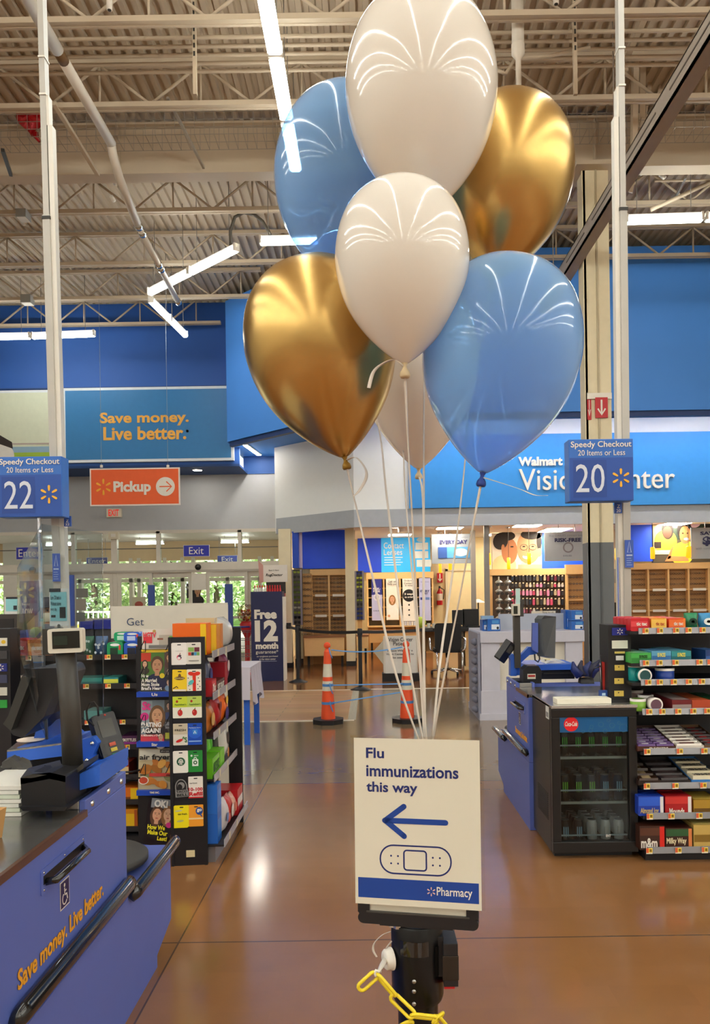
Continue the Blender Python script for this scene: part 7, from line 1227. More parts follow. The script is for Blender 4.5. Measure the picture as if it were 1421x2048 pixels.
# left bay: boxes of frames between the cream columns
def frame_wall(name, label, px, y, cols, rows_, dep=.12, hdr=.0, backc=PEG, tagrow=True, base=True):
    x0, z0, x1, z1 = R(*px, y); t = T(name, label, 'display shelf', ((x0 + x1) / 2, y, z0)); b = MB(); b.box(x0, y + dep, z0, x1, y + dep + .02, z1, backc); b.part('back_board', t)
    b = MB(); b.box(x0 - .03, y - .02, z1, x1 + .03, y + dep + .02, z1 + hdr, TAN); b.part('header', t); dx = (x1 - x0) / cols; dz = (z1 - z0) / rows_
    for i in range(cols + 1): b = MB(); b.box(x0 + i * dx - .02, y, z0, x0 + i * dx + .02, y + dep, z1, TAN); b.part('divider', t)
    for j in range(rows_ + 1): b = MB(); b.box(x0, y + .01, z0 + j * dz - .012, x1, y + dep, z0 + j * dz + .012, TAN); b.part('shelf', t)
    if base: b = MB(); b.box(x0, y + dep * .5, 0, x1, y + dep + .02, z0, TAND); b.part('base', t)
    if tagrow:
        for j in range(rows_):
            for i in range(cols): b = MB(); b.box(x0 + (i + .2) * dx, y - .01, z0 + j * dz - .03, x0 + (i + .85) * dx, y, z0 + j * dz + .025, WHITE); b.part('label_strip', t)
    return x0, z0, x1, z1, dx, dz
x0, z0, x1, z1, dx, dz = frame_wall('frame_shelf', 'tan spectacle shelf with six boxes between the cream columns', (624, 1150, 694, 1272), 17.42, 2, 3, .1, .13)
for j in range(3):
    for i in range(2): specs_grid(x0 + i * dx + .04, z0 + j * dz + .05, x0 + (i + 1) * dx - .04, z0 + (j + 1) * dz - .04, 17.47, 4, 4, 'dark spectacles on the tan shelf between the cream columns', 'spectacles between the cream columns', i + j)
t = T('wall_panel', 'plain bright blue wall panel above the tan spectacle shelf', 'panel', W(648, 1138, 17.45)); a0, b0_, a1, b1 = R(605, 1060, 694, 1137, 17.45); b = MB(); b.box(a0, 17.45, b0_, a1, 17.6, b1, BLUEW); b.part('panel', t); b = MB(); pbox(b, 597, 1062, 605, 1136, 17.42, 17.46, M('#c9b8d0', .25, .4)); b.part('edge_strip', t)
t = T('wall_panel', 'narrow blue wall panel beside the first cream column', 'panel', W(591, 1138, 17.2)); b = MB(); pbox(b, 585, 1063, 597, 1136, 17.2, 17.58, M('#2a5ae0', .5)); b.part('panel', t)
x0, z0, x1, z1 = R(605, 1147, 623, 1275, 17.2); t = T('frame_tower', 'tan side board of spectacles turned towards the shelf of six boxes', 'display shelf', ((x0 + x1) / 2, 17.2, 0)); b = MB(); b.box(x0, 17.25, z0, x1, 17.5, z1, TAND); b.part('board', t); b = MB(); b.box(x0, 17.28, 0, x1, 17.48, z0, TAND); b.part('base', t)
specs_grid(x0, z0, x1, z1, 17.22, 3, 10, 'spectacles on the tan side board', 'spectacles on the side board', 5)
def spinner(px, y, label, seed, cols, stand):
    x0, z0, x1, z1 = R(*px, y); t = T('spectacle_tower', label, 'display stand', ((x0 + x1) / 2, y, 0)); b = MB(); b.box(x0, y, z0, x1, y + .25, z1, M('#4a4640', .5)); b.box(x0 - .01, y - .02, z0, x0 + .03, y + .02, z1, M('#8a8694', .35, .4)); b.box(x1 - .03, y - .02, z0, x1 + .01, y + .02, z1, M('#8a8694', .35, .4)); b.part('case', t); rnd = random.Random(seed)
    b = MB(); b.box((x0 + x1) / 2 - .05, y + .1, 0 if not stand else W(720, 1270, 16.9).z, (x0 + x1) / 2 + .05, y + .2, z0, BLACK if not stand else TAN); b.part('post', t); n = 11
    for k in range(n):
        z = z0 + (z1 - z0) * (k + .5) / n; b = MB(); m = M(rnd.choice(cols), .2, .3); xc = (x0 + x1) / 2
        for s_ in (-1, 1): b.ell(xc + s_ * .045, z, .04, .03, y - .012, m, 10)
        b.box(xc - .09, y - .012, z + .018, xc + .09, y, z + .03, BLACK); o = b.thing('sunglasses', 'sunglasses on the tower ' + label.split(' tower ')[-1], 'sunglasses', 'sunglasses on the tower ' + label.split(' tower ')[-1])
spinner((585, 1139, 604, 1250), 16.95, 'grey sunglasses tower beside the first cream column', 1, ['#8a9a3a', '#3a3a38', '#b8b8a8', '#5a6a2a', '#20201e'], False); spinner((711, 1142, 728, 1240), 17.1, 'dark sunglasses tower beside the second cream column', 2, ['#2a3a8a', '#8a9a2a', '#3a3a3a', '#1a2a6a', '#b8c040'], True)
def desk(label, px, y, dep, apron, m=TAN, group=None):
    x0, z0, x1, z1 = R(*px, y); t = T('fitting_desk', label, 'desk', ((x0 + x1) / 2, y + dep / 2, 0)); b = MB(); b.box(x0, y, z1 - .035, x1, y + dep, z1, M('#8a5a34', .4)); b.part('top', t); b = MB(); b.box(x0 + .02, y + .02, z0 if apron else 0, x1 - .02, y + dep, z1 - .035, m); b.part('body', t)
    if apron:
        for u in (x0 + .05, x1 - .1): b = MB(); b.box(u, y + dep - .1, 0, u + .05, y + dep - .03, z0, DARK); b.part('leg', t)
    return x0, z0, x1, z1
desk('tan fitting desk with a red brown edge between the cream columns', (607, 1272, 690, 1312), 16.6, .55, True); desk('tan fitting desk end by the second stanchion', (714, 1270, 738, 1297), 16.9, .7, True); desk('long tan desk behind the patient notice', (738, 1262, 860, 1285), 18.6, .7, True)
# contact lens wall
t, x0, z0, x1, z1 = board('lens_billboard', 'backlit blue board reading Contact Lenses over the poster shelf', (716, 1073, 861, 1144), 20.3, '#1a48e0', .1); b = MB(); a0, b0_, a1, b1 = R(763, 1073, 861, 1144, 20.3); b.rect(a0, b0_, a1, b1, 20.294, M('#2aa8e8', .4, emit=.25, noise=0)); h = b1 - b0_
for i, (u, v, w) in enumerate(((.70, .62, .26), (.66, .38, .3), (.72, .14, .3))): b.rect(a0 + (a1 - a0) * u, b0_ + h * v, a0 + (a1 - a0) * (u + w), b0_ + h * (v + .2), 20.29, M('#dbe8f0', .5))
b.ell(a0 + (a1 - a0) * .82, b0_ + h * .9, .12, .06, 20.289, M('#b8d8f0', .5)); b.part('picture', t); txt('Contact', R(768, 1085, 808, 1097, 20.3), 20.288, WHITE, t); txt('Lenses', R(768, 1099, 805, 1110, 20.3), 20.288, WHITE, t)
for k in range(4): b = MB(); pbox(b, 769, 1114 + 5 * k, 806 - 4 * (k % 2), 1115.6 + 5 * k, 20.286, 20.29, M('#c8e4f6', .5)); b.part('text_line', t)
x0, z0, x1, z1, dx, dz = frame_wall('poster_shelf', 'tan shelf of small boxes with four upright posters under the lens board', (736, 1157, 866, 1252), 20.0, 4, 5, .3, .16, M('#8a8068', .6), False)
def strip_poster(px, y, label, base, parts, texts):
    x0, z0, x1, z1 = R(*px, y); w, h = x1 - x0, z1 - z0; t = T('upright_poster', label, 'poster', ((x0 + x1) / 2, y, z0)); b = MB(); b.box(x0, y, z0, x1, y + .015, z1, M(base, .5)); b.part('sheet', t); b = MB()
    for k, p in enumerate(parts):
        yy = y - .003 - .003 * k
        if p[0] == 'r': b.rect(x0 + w * p[1], z0 + h * p[2], x0 + w * p[3], z0 + h * p[4], yy, M(p[5], .5))
        elif p[0] == 'e': b.ell(x0 + w * p[1], z0 + h * p[2], w * p[3], w * p[3], yy, M(p[4], .5), 24)
        elif p[0] == 'f': face(b, x0 + w * p[1], z0 + h * p[2], w * p[3], yy, M(p[4], .5), M(p[5], .5), M(p[6], .5), .002, True); 
    b.part('picture', t)
    for s_, (u0, v0, u1, v1), c, bo in texts: txt(s_, (x0 + w * u0, z0 + h * v0, x0 + w * u1, z0 + h * v1), y - .004 - .003 * len(parts) - .012, M(c, .5), t, bold=bo, th=.002)
strip_poster((744, 1158, 765, 1241), 19.98, 'upright poster in navy over lavender, first from the second column', '#b8bce4', [('r', 0, .62, 1, 1, '#2a2f86'), ('e', .5, .56, .34, '#d8d8e8'), ('e', .5, .56, .2, '#a8a8c8')], [('RISK-', (.15, .74, .85, .79), '#e8e8f4', .03), ('FREE', (.15, .68, .8, .73), '#e8e8f4', .03), ('DAILIES', (.15, .22, .8, .25), '#4a4a7a', .01)])
strip_poster((773, 1157, 798, 1240), 19.98, 'upright poster with a woman in white reading Let us help you', '#ece8de', [('e', .5, .2, .46, '#f6f4f2'), ('r', .06, .02, .94, .25, '#f4f2f0'), ('f', .48, .5, .62, '#d8a482', '#9a6a34', '#f4f2f0'), ('e', .2, .1, .1, '#d8a482')], [('Let us', (.22, .9, .78, .96), '#3a3a3a', .01), ('help you', (.14, .83, .86, .89), '#3a3a3a', .01)])
strip_poster((806, 1157, 831, 1242), 19.98, 'upright white poster with a black disc about ordering contacts', '#f0ece4', [('e', .5, .6, .5, '#16161a'), ('e', .5, .38, .07, '#2a2a2a'), ('e', .5, .26, .07, '#2a2a2a'), ('e', .5, .14, .07, '#2a2a2a')], [('Ordering', (.12, .92, .88, .97), '#3a3a3a', .01), ('Contacts', (.12, .865, .88, .91), '#3a3a3a', .01), ('is easy', (.2, .81, .8, .855), '#3a3a3a', .01), ('3 ways', (.14, .6, .86, .66), '#f0ece4', .03), ('to order', (.16, .545, .84, .585), '#f0ece4', .02)])
strip_poster((839, 1155, 862, 1241), 19.98, 'upright lavender poster reading EVERY DAY, next to the cream wall', '#bcc2ec', [('r', .1, .48, .45, .54, '#3a4a9a'), ('r', .55, .48, .9, .54, '#6a8ad0')], [('EVERY', (.1, .66, .9, .71), '#2a2f6a', .03), ('DAY', (.28, .6, .75, .65), '#2a2f6a', .03), ('Enjoy fresh', (.15, .88, .85, .91), '#5a5f9a', 0)])
zl_ = W(820, 1251, 19.8).z; b = MB(); b.box(W(736, 1251, 19.8).x, 19.74, zl_ - .03, W(866, 1251, 19.8).x, 20.0, zl_, TAN); b.thing('poster_ledge', 'tan ledge along the foot of the poster shelf holding tiny boxes', 'ledge')
for i in range(7): x0, z0, x1, z1 = R(806 + 4.4 * i, 1243, 809.5 + 4.4 * i, 1251, 19.8); b = MB(); b.box(x0, 19.8, zl_, x1, 19.88, z1, M(('#e8e4dc', '#c8ccd8')[i % 2], .4)); b.thing('lens_box', 'tiny pale lens box in the row under the posters', 'box', 'lens boxes under the posters')
t, x0, z0, x1, z1 = board('hanging_sign', 'grey hanging sign reading EVERY DAY with a blue lens box picture', (864, 1068, 951, 1127), 17.6, '#848b94', .02); b = MB(); a0, b0_, a1, b1 = R(877, 1094, 940, 1116, 17.59); b.rect(a0, b0_, a1, b1, 17.59, M('#4a8ac0', .4)); b.rect(a0, b0_, a0 + .2, b1, 17.586, M('#2a4a8a', .4)); b.ell(a1 - .2, (b0_ + b1) / 2, .16, .09, 17.585, M('#a8d0ea', .4)); b.part('picture', t)
txt('EVERY DAY', R(880, 1080, 935, 1088, 17.6), 17.59, M('#26265a', .5), t, bold=.04); txt('Enjoy fresh lenses', R(870, 1071, 945, 1077, 17.6), 17.59, M('#8a90a0', .5), t); b = MB(); b.box(x0 + .3, 17.6, z1, x0 + .31, 17.61, 3.02, STEEL); b.box(x1 - .31, 17.6, z1, x1 - .3, 17.61, 3.02, STEEL); b.part('hanger', t)
t, x0, z0, x1, z1 = board('hanging_sign', 'grey hanging sign reading RISK-FREE with a ring picture', (1090, 1064, 1179, 1122), 16.8, '#b6bcc4', .02); b = MB(); q = W(1137, 1095, 16.8); stroke(b, [(q.x + .1 * math.cos(math.tau * i / 20), q.z + .1 * math.sin(math.tau * i / 20)) for i in range(20)], .03, 16.79, M('#8a848c', .5), .002, True); b.part('ring_mark', t); txt('RISK-FREE', R(1110, 1076, 1163, 1084, 16.8), 16.79, M('#26265a', .5), t, bold=.04); txt('Buy DAILIES contact lenses', R(1099, 1069, 1172, 1074, 16.8), 16.79, M('#8a90a0', .5), t); txt('DAILIES', R(1127, 1110, 1144, 1113, 16.8), 16.79, M('#5a5a7a', .5), t)
b = MB(); b.box(x0 + .3, 16.8, z1, x0 + .31, 16.81, 3.02, STEEL); b.box(x1 - .31, 16.8, z1, x1 - .3, 16.81, 3.02, STEEL); b.part('hanger', t)
t, x0, z0, x1, z1 = board('hanging_sign', 'grey hanging sign reading SAVE at the picture edge', (1383, 1055, 1480, 1117), 16.6, '#b6bcc4', .02); txt('SAVE', R(1401, 1063, 1436, 1070, 16.6), 16.59, M('#26265a', .5), t, bold=.04); txt('$60', R(1406, 1072, 1452, 1092, 16.6), 16.59, M('#26265a', .5), t, bold=.05); txt('with contact lenses', R(1392, 1094, 1450, 1099, 16.6), 16.59, M('#8a90a0', .5), t); b = MB(); b.box(x0 + .3, 16.6, z1, x0 + .31, 16.61, 3.02, STEEL); b.part('hanger', t)
# red arrow, extinguisher
x0, z0, x1, z1 = R(875, 1146, 886, 1165, 20.5); t = T('arrow_sign', 'red extinguisher arrow sign on the cream shop wall', 'sign', ((x0 + x1) / 2, 20.5, z0)); b = MB(); b.box(x0, 20.5, z0, x1, 20.6, z1, M('#c01f2a', .45)); b.part('plate', t); c = (x0 + x1) / 2; b = MB(); stroke(b, [(c, z1 - .02), (c, z0 + .06)], .03, 20.495, WHITE); stroke(b, [(c - .05, z0 + .1), (c, z0 + .04), (c + .05, z0 + .1)], .026, 20.492, WHITE); b.part('arrow', t)
q = W(880, 1210, 20.45); t = T('fire_extinguisher', 'red fire extinguisher on the cream wall under the arrow sign', 'extinguisher', q); b = MB(); b.lathe([(.07, 0), (.08, .02), (.08, .33), (.03, .41), (.02, .44)], q, M('#c01a22', .35), 18); b.part('cylinder', t); b = MB(); b.lathe([(.081, .12), (.081, .3)], q, M('#d8cfc4', .5), 18); b.part('label_band', t); b = MB(); b.box(q.x - .02, q.y - .08, q.z + .44, q.x + .02, q.y + .05, q.z + .5, BLACK); b.tube([q + Vector((.02, 0, .46)), q + Vector((.12, 0, .4)), q + Vector((.1, 0, .15))], .012, BLACK, 6); b.part('valve', t)
b = MB(); b.box(q.x - .05, q.y + .06, q.z + .1, q.x + .05, 20.61, q.z + .3, STEEL); b.part('bracket', t)
# portrait poster wall
y = 18.9; t, x0, z0, x1, z1 = board('portrait_billboard', 'wide photo board of a boy kissing a man with glasses over the case display', (985, 1066, 1084, 1138), y, '#e4dccb', .1); w, h = x1 - x0, z1 - z0; SK1, SK2, HR = M('#b87a4e', .5), M('#c99468', .5), M('#1d1512', .6); b = MB()
q = lambda u, v: (x0 + w * u, z0 + h * v)
b.ell(*q(.24, .1), w * .24, h * .3, y - .003, M('#e0cf9a', .6)); b.rect(x0, z0, x0 + w * .44, z0 + h * .12, y - .004, M('#e0cf9a', .6)); b.ell(*q(.78, .06), w * .22, h * .2, y - .003, M('#cfc4b4', .6)); b.rect(*q(.52, 0), *q(1, .12), y - .004, M('#b8a088', .6))
b.ell(*q(.35, .5), w * .16, h * .36, y - .006, SK1); b.ell(*q(.17, .78), w * .15, h * .24, y - .008, HR, rot=-.3); b.ell(*q(.3, .92), w * .17, h * .13, y - .009, HR); b.ell(*q(.22, .58), w * .035, h * .11, y - .011, SK1); b.ell(*q(.48, .5), w * .045, h * .07, y - .0065, SK1); b.ell(*q(.4, .62), w * .035, h * .02, y - .011, HR)
b.ell(*q(.74, .6), w * .24, h * .46, y - .007, SK2); b.ell(*q(.8, .95), w * .22, h * .14, y - .010, HR); b.ell(*q(.95, .75), w * .05, h * .24, y - .010, HR); b.ell(*q(.95, .45), w * .05, h * .12, y - .0105, SK2)
for u in (.64, .82): stroke(b, [(x0 + w * (u + .075 * math.cos(math.tau * i / 16)), z0 + h * (.6 + .08 * math.sin(math.tau * i / 16))) for i in range(16)], .012, y - .012, M('#4a3a30', .5), .002, True); b.ell(*q(u, .62), w * .03, h * .018, y - .0125, HR)
b.ell(*q(.70, .34), w * .09, h * .07, y - .012, M('#f0e6dc', .5)); b.ell(*q(.70, .4), w * .1, h * .05, y - .0125, SK2); b.ell(*q(.73, .5), w * .045, h * .05, y - .0115, M('#bd8458', .5)); b.part('picture', t); t2 = t
t = T('wall_panel', 'bright blue wall panel behind the RISK-FREE sign', 'panel', W(1132, 1138, 18.95)); b = MB(); pbox(b, 1084, 1066, 1182, 1137, 18.95, 19.05, BLUEW); b.part('panel', t)
y = 18.6; x0, z0, x1, z1 = R(986, 1150, 1133, 1250, y); t = T('case_display', 'tan pegboard hung with eyewear cases under the portrait board', 'display shelf', ((x0 + x1) / 2, y, 0)); b = MB(); b.box(x0, y + .1, 0, x1, y + .12, z1, M('#4a3a2c', .6)); b.part('pegboard', t); b = MB(); b.box(x0 - .06, y, 0, x0, y + .4, z1, TAN); b.box(x0 - .06, y - .03, z1, x1 + .05, y + .27, z1 + .15, TAN); b.part('surround', t); rnd = random.Random(4)
pal = ['#1d1a1c', '#2f2a2c', '#c2486a', '#d88ab0', '#3a3a3e', '#8a7a5a', '#1f2a3a', '#b8a888', '#6a2a3a', '#d0c8c0']
for r_, (py, ph) in enumerate(((1157, 11), (1171, 8), (1186, 12), (1204, 13), (1222, 9), (1236, 9))):
    for i in range(15):
        px = 1026 + 7.1 * i + rnd.uniform(-.6, .6); hh = ph * rnd.uniform(.7, 1); a0, b0_, a1, b1 = R(px - 2.4, py - hh / 2, px + 2.4, py + hh / 2, y); c = rnd.choice(pal[2:5]) if r_ in (2, 3) and i < 5 else rnd.choice(pal)
        b = MB(); b.prism(rr(a0, b0_, a1, b1, .02, 3), y - .02, y + .03, M(c, .4)); b.box((a0 + a1) / 2 - .006, y, b1, (a0 + a1) / 2 + .006, y + .1, b1 + .012, STEEL); b.box(a0 + .01, y - .024, b1 + .004, a1 - .01, y - .02, b1 + .03, M('#e8d8b0', .5)); b.thing('eyewear_case', 'small eyewear case hanging on the pegboard under the portrait board', 'eyewear case', 'cases on the pegboard')
for k, px in enumerate((999, 1017)):
    q = W(px, 1200, y - .35); t = T('sunglasses_spinner', ['silver sunglasses spinner beside the grey post', 'second silver sunglasses spinner, next to the hanging cases'][k], 'display stand', (q.x, y - .35, 0)); b = MB(); b.lathe([(.02, .0), (.02, q.z + .55)], (q.x, y - .35, 0), CHROME, 10); b.part('post', t); b = MB(); b.lathe([(.15, 0), (.15, .02)], (q.x, y - .35, 0), CHROME, 18); b.part('base', t)
    for j in range(5):
        z = q.z + .42 - .21 * j; b = MB(); b.lathe([(.04, .05), (.088, .01), (.094, 0), (.05, -.03)], (q.x, y - .35, z), M('#b9c2c4', .25, .7), 14); b.part('tier', t)
        for s_ in (-1, 1): b = MB(); b.ell(q.x + s_ * .05, z - .06, .045, .035, y - .49, M('#2a2826', .2), 10); b.box(q.x + s_ * .05 - .045, y - .488, z - .045, q.x + s_ * .05 + .045, y - .47, z - .035, BLACK); b.thing('sunglasses', 'sunglasses on a silver spinner by the case display', 'sunglasses', 'sunglasses on the silver spinners')
x0, z0, x1, z1, dx, dz = frame_wall('frame_shelf', 'curved end tan shelf of pale spectacles beside the column', (1136, 1148, 1182, 1252), 17.9, 1, 2, .1, .22, PEG, False); specs_grid(x0, z0, x1, z1, 17.94, 7, 8, 'pale spectacles on the tan shelf beside the column', 'spectacles beside the column', 9)
# right bay
x0, z0, x1, z1, dx, dz = frame_wall('frame_shelf', 'long tan spectacle shelf of square boxes above the candy rack', (1258, 1137, 1500, 1262), 17.0, 6, 3, .14, .13, base=False)
for i in range(6):
    for j in range(1, 3): specs_grid(x0 + i * dx + .05, z0 + j * dz + .06, x0 + (i + 1) * dx - .05, z0 + (j + 1) * dz - .05, 17.08, 3, 3, 'spectacles in the boxes above the candy rack', 'spectacles above the candy rack', 20 + i + j)
b = MB(); b.box(x0, 17.1, 0, x1, 17.5, z0 - .02, TAN); b.thing('shelf_base', 'tan base cabinet under the long spectacle shelf', 'cabinet')
y = 17.3; t, a0, b0_, a1, b1 = board('children_billboard', 'photo board of two smiling children at desks above the tan shelf', (1307, 1041, 1520, 1124), y, '#4a4438', .1); w = W(1421, 1080, y).x - a0; h = b1 - b0_; q = lambda u, v: (a0 + w * u, b0_ + h * v); b = MB()
b.rect(a0, b0_ + h * .3, a0 + w * .16, b1, y - .002, M('#b0a078', .6)); b.rect(*q(.15, .55), *q(1.4, 1), y - .0025, M('#23352a', .6)); b.ell(*q(.40, .95), w * .1, h * .12, y - .003, M('#c8b8c8', .6)); b.ell(*q(.72, .95), w * .12, h * .12, y - .003, M('#c8a8b8', .6))
b.ell(*q(.22, .5), w * .2, h * .3, y - .004, M('#f0b030', .6)); b.ell(*q(.26, .76), w * .1, h * .2, y - .006, M('#1a1210', .6)); b.ell(*q(.25, .73), w * .08, h * .15, y - .008, M('#4a3020', .5)); b.rect(*q(.02, .35), *q(.14, .5), y - .0065, M('#2a1c14', .6))
b.ell(*q(.5, .2), w * .2, h * .28, y - .009, M('#e6dc3a', .6)); b.ell(*q(.57, .32), w * .17, h * .2, y - .0095, M('#e6dc3a', .6)); b.ell(*q(.55, .78), w * .13, h * .24, y - .011, M('#16100e', .6)); b.ell(*q(.56, .66), w * .1, h * .22, y - .013, M('#b8784a', .5)); b.ell(*q(.58, .56), w * .045, h * .03, y - .015, M('#f0e8e0', .5))
for u in (.52, .6): b.ell(*q(u, .7), w * .015, h * .016, y - .015, M('#16100e', .5))
b.prism([q(.2, .03), q(.62, .03), q(.6, .14), q(.26, .16)], y - .012, y - .010, M('#c08858', .5)); b.prism([q(.3, .3), q(.36, .42), q(.3, .1), q(.24, .08)], y - .012, y - .010, M('#b8784a', .5)); b.rect(*q(.03, .2), *q(.3, .3), y - .008, M('#d8c8b0', .6)); b.ell(*q(.98, .8), w * .09, h * .2, y - .008, M('#b07848', .5)); b.ell(*q(.98, .92), w * .1, h * .14, y - .010, M('#16100e', .6)); b.part('picture', t)
t = T('wall_panel', 'bright blue wall panel beside the children photo board', 'panel', W(1280, 1124, 17.32)); b = MB(); pbox(b, 1257, 1041, 1307, 1123, 17.32, 17.42, BLUEW); b.part('panel', t)
b = MB(); a0, b0_, a1, b1 = R(1224, 1036, 1262, 1260, 18.5); b.box(a0, 18.5, 0, a1, 18.7, 3.02, CREAM); b.struct('wall_return')
b = MB(); pbox(b, 1226, 1138, 1235, 1166, 18.45, 18.5, M('#a8a49a', .5)); b.thing('wall_picture', 'small grey framed panel on the cream wall beside the column', 'picture')
b = MB(); pbox(b, 1222, 1205, 1234, 1238, 18.2, 18.5, DARK); b.thing('black_speaker', 'black box on the shelf between the column and the lane pole', 'speaker')
AMB = M('#f5a818', .4, emit=.9, noise=0)
for i, (px, py, d, w, lb) in enumerate(((980, 1118, 17.0, 5, 'amber pendant lamp beside the grey post'), (1018, 1127, 17.3, 7, 'amber pendant lamp in front of the boy in the photo board'), (1059, 1117, 17.0, 7.5, 'amber pendant lamp in front of the man in the photo board'), (881, 1134, 18.6, 6, 'amber pendant lamp under the EVERY DAY sign, beside the red arrow'), (901, 1128, 18.9, 7, 'second amber pendant lamp under the EVERY DAY sign'), (1233, 1108, 16.8, 5, 'amber pendant lamp between the column and the lane pole'), (1306, 1106, 16.5, 9, 'amber pendant lamp at the corner of the children photo'), (1378, 1104, 16.5, 10, 'amber pendant lamp in front of the girl in yellow'))):
    q = W(px, py, d); r_ = w * d / F / 2; hh = 12 * d / F; t = T('pendant_lamp', lb, 'pendant lamp', q, group='amber pendant lamps'); b = MB(); b.lathe([(r_ * .6, -hh), (r_, -hh * .9), (r_, hh * .9), (r_ * .5, hh)], q, AMB, 16); b.part('shade', t); b = MB(); b.tube([q + Vector((0, 0, hh)), (q.x, q.y, 3.02)], .006, DARK, 4); b.part('cord', t); b = MB(); b.lathe([(.06, 2.99), (.06, 3.02)], (q.x, q.y, 0), STEEL, 12); b.part('canopy', t)
# desk, monitors, chair
y = 15.6; x0, z0, x1, z1 = R(846, 1256, 962, 1335, y); t = T('service_desk', 'tan service desk with a black top behind the ribbons', 'desk', ((x0 + x1) / 2, y + .4, 0)); b = MB(); b.box(x0, y, z1 - .07, x1, y + .8, z1, BLACK); b.part('top', t); b = MB(); xa = W(932, 1300, y).x; b.box(xa, y + .05, .08, x1, y + .75, z1 - .07, TAN); b.part('cabinet', t)
for px in (845, 924): q = W(px, 1300, y); b = MB(); b.box(q.x, y + .1, 0, q.x + .06, y + .7, z1 - .07, M('#6a5a48', .5)); b.part('leg', t)
b = MB(); b.box(x0, y + .7, .35, xa, y + .74, z1 - .07, TAND); b.part('modesty_panel', t); zt_ = z1
for px, lb in (((905, 1220, 930, 1250), 'black monitor seen from behind on the service desk, beside the doorway'), ((926, 1218, 958, 1254), 'larger black monitor seen from behind at the end of the service desk')):
    a0, b0_, a1, b1 = R(*px, y + .3); t = T('desk_monitor', lb, 'monitor', ((a0 + a1) / 2, y + .3, zt_)); b = MB(); b.box(a0, y + .3, b0_, a1, y + .35, b1, M('#161518', .4)); b.part('panel', t, bevel=.01); b = MB(); b.box((a0 + a1) / 2 - .03, y + .34, zt_, (a0 + a1) / 2 + .03, y + .38, b0_ + .1, BLACK); b.box((a0 + a1) / 2 - .12, y + .28, zt_, (a0 + a1) / 2 + .12, y + .45, zt_ + .015, BLACK); b.part('stand', t)
q = W(941, 1256, y + .15); b = MB(); b.box(q.x - .05, y + .08, zt_, q.x + .2, y + .2, zt_ + .03, BLACK); b.thing('desk_phone', 'black phone on the service desk below the monitors', 'phone')
q = W(842, 1253, y + .2); b = MB(); b.lathe([(.0001, 0), (.06, .02), (.1, .08), (.11, .12), (.09, .19), (.04, .225), (.0001, .23)], (q.x, q.y, zt_), M('#c2d84a', .5), 18); b.thing('green_ball', 'lime green ball on the service desk behind the ribbons', 'ball')
for k, (px, c) in enumerate(((858, '#e8e4dc'), (868, '#d8d0c4'), (897, '#e8e0d0'))): q = W(px, 1255, y + .25); b = MB(); b.lathe([(.03, 0), (.035, .09)], (q.x, q.y, zt_), M(c, .5), 12); b.thing('desk_cup', ['white cup on the service desk next to the lime ball', 'beige cup on the service desk between the lime ball and the chair back', 'cream cup on the service desk beside the monitor'][k], 'cup')
q = W(897, 1300, 14.6); t = T('office_chair', 'black office chair with chrome arms at the service desk', 'chair', (q.x, 14.6, 0)); X = q.x; y = 14.6; BL2 = M('#121214', .6)
b = MB(); b.prism(rr(X - .25, .5, X + .25, 1.0, .06), y - .02, y + .04, BL2); b.part('backrest', t, bevel=.02); b = MB(); b.prism(rr(X - .25, y + .02, X + .25, y + .5, .06), .44, .52, BL2, 'z'); b.part('seat', t, bevel=.02)
for s_ in (-1, 1): b = MB(); b.tube([(X + s_ * .24, y + .1, .46), (X + s_ * .33, y + .1, .5), (X + s_ * .34, y + .12, .7), (X + s_ * .3, y + .4, .7)], .02, CHROME, 8); b.part('arm', t)
b = MB(); b.tube([(X, y + .25, .08), (X, y + .25, .45)], .03, CHROME, 10); b.part('column', t)
for k in range(5): a = math.tau * k / 5 + .3; e = Vector((X + .3 * math.cos(a), y + .25 + .3 * math.sin(a), .08)); b = MB(); b.tube([(X, y + .25, .12), e], .02, CHROME, 8); b.part('spoke', t); b = MB(); b.lathe([(.0001, -.02), (.035, -.02), (.035, .02), (.0001, .02)], e - Vector((0, 0, .043)), BL2, 12, 'x'); b.part('caster', t)
b = MB(); b.tube([(X - .22, y - .3, .02), (X - .24, y - .28, .45), (X - .2, y + .1, .46)], .016, CHROME, 8); b.tube([(X + .22, y - .3, .02), (X + .24, y - .28, .45), (X + .2, y + .1, .46)], .016, CHROME, 8); b.part('frame', t)
# pale display counter in front of the shop
y = 9.6; DC = M('#c6c4d2', .6); x0, z0, x1, z1 = R(962, 1262, 1170, 1445, y); z0 = 0; t = T('pale_counter', 'pale lavender display counter with a cream panel behind lane 20', 'counter', ((x0 + x1) / 2, y + .5, 0))
b = MB(); b.box(x0, y - .03, z1 - .14, x1, y + 1.1, z1, DC); b.part('top', t, bevel=.008); xl = W(1001, 1350, y).x; xr = W(1133, 1350, y).x; b = MB(); b.box(x0 + .01, y, 0, xl, y + 1.05, z1 - .14, DC); b.part('pillar', t); b = MB(); b.box(xr, y, 0, x1 - .02, y + 1.05, z1 - .14, DC); b.part('pillar', t); b = MB(); b.box(xl, y + .06, .35, xr, y + .08, z1 - .14, M('#dcd6c8', .6)); b.part('front_panel', t); b = MB(); b.box(x0 - .0, y - .02, 0, x1, y + 1.06, .36, DC); b.box(x0 - .02, y - .04, 0, x1, y + 1.08, .08, DC); b.part('plinth', t)
GT = M('#8c8ea0', .5); b = MB(); b.prism([(y, 0), (y + .9, 0), (y + .9, z1 - .02), (y, z1 - .02)], x0 - .03, x0, GT, 'x'); b.part('side_board', t, label='grey printed side board')
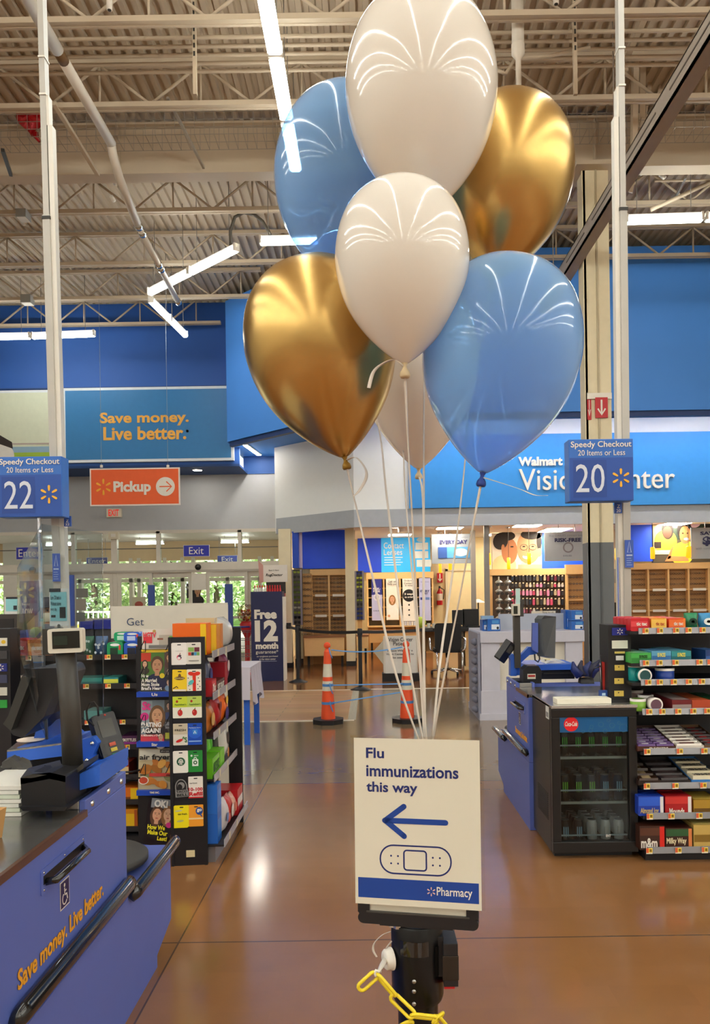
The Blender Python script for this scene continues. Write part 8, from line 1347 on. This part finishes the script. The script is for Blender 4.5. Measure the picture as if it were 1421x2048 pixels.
for k in range(8): zz = .12 + .12 * k; b = MB(); b.lathe([(.0001, -.05), (.05, -.02), (.05, .02), (.0001, .05)], (x0 - .05, y + .12, zz), M('#77788a', .4), 8); o = b.part('side_hook', t)
def bluebox(px, d, label, dep=.25):
    a0, b0_, a1, b1 = R(*px, d); b0_ = max(b0_, zbase); t = T('product_box', label, 'box', ((a0 + a1) / 2, d, b0_)); b = MB(); b.box(a0, d, b0_, a1, d + dep, b1, M('#1f62b8', .4)); w, h = a1 - a0, b1 - b0_; b.rect(a0 + w * .3, b0_ + h * .12, a1 - w * .06, b0_ + h * .55, d - .002, M('#dfe6ee', .5)); b.rect(a0 + w * .35, b0_ + h * .62, a1 - w * .1, b0_ + h * .9, d - .002, M('#4a90d0', .5)); b.ell(a1 - w * .2, b0_ + h * .25, w * .1, h * .12, d - .003, M('#1c2436', .5), 12); b.part('carton', t)
zbase = z1
bluebox((966, 1240, 975, 1262), 9.8, 'narrow blue printed box at the end of the pale counter, nearest the desk'); bluebox((976, 1238, 1001, 1262), 9.7, 'blue printed box on the pale counter beside the grey backboard'); bluebox((1132, 1220, 1143, 1262), 9.9, 'tall blue box standing behind the stacked boxes on the pale counter')
bluebox((1144, 1242, 1168, 1262), 9.7, 'blue printed box, lower of the stack at the column end of the pale counter'); zbase = W(1150, 1241, 9.7).z; bluebox((1144, 1221, 1167, 1241), 9.7, 'blue printed box, upper of the stack at the column end of the pale counter'); zbase = z1
b = MB(); a0, b0_, a1, b1 = R(998, 1227, 1134, 1262, 10.0); b.box(a0, 10.0, z1, a1, 10.03, b1, M('#aeb4c2', .5)); b.thing('grey_backboard', 'grey backboard standing on the pale counter', 'board')
b = MB(); a0, b0_, a1, b1 = R(1064, 1222, 1112, 1228, 10.1); b.box(a0, 10.1, z1, a1, 10.12, b1, M('#d8d0c0', .5)); o = b.thing('cream_header', 'cream strip rising behind the grey backboard', 'sign'); txt('New to US', R(1086, 1223, 1108, 1227, 10.09), 10.09, M('#5a5450', .5), o, th=.002)
a0, b0_, a1, b1 = R(966, 1234, 990, 1240, 9.65); b = MB(); b.box(a0, 9.72, W(980, 1238, 9.72).z + .0, a1, 9.86, W(980, 1235, 9.72).z + .02, M('#8ab0d8', .3)); b.thing('clear_packet', 'clear blue packet lying on top of the blue box at the counter end', 'packet')
q = W(957, 1205, 18.0); t = T('desk_lamp_shade', 'white shallow lamp shade above the desk between the grey posts', 'lamp', q); b = MB(); b.lathe([(.17, 0), (.06, .06), (.03, .08)], q, M('#efe8dc', .5), 20); b.part('shade', t); b = MB(); b.tube([(q.x, q.y, 0), (q.x, q.y, q.z + .06)], .015, DARK, 6); b.part('stem', t)
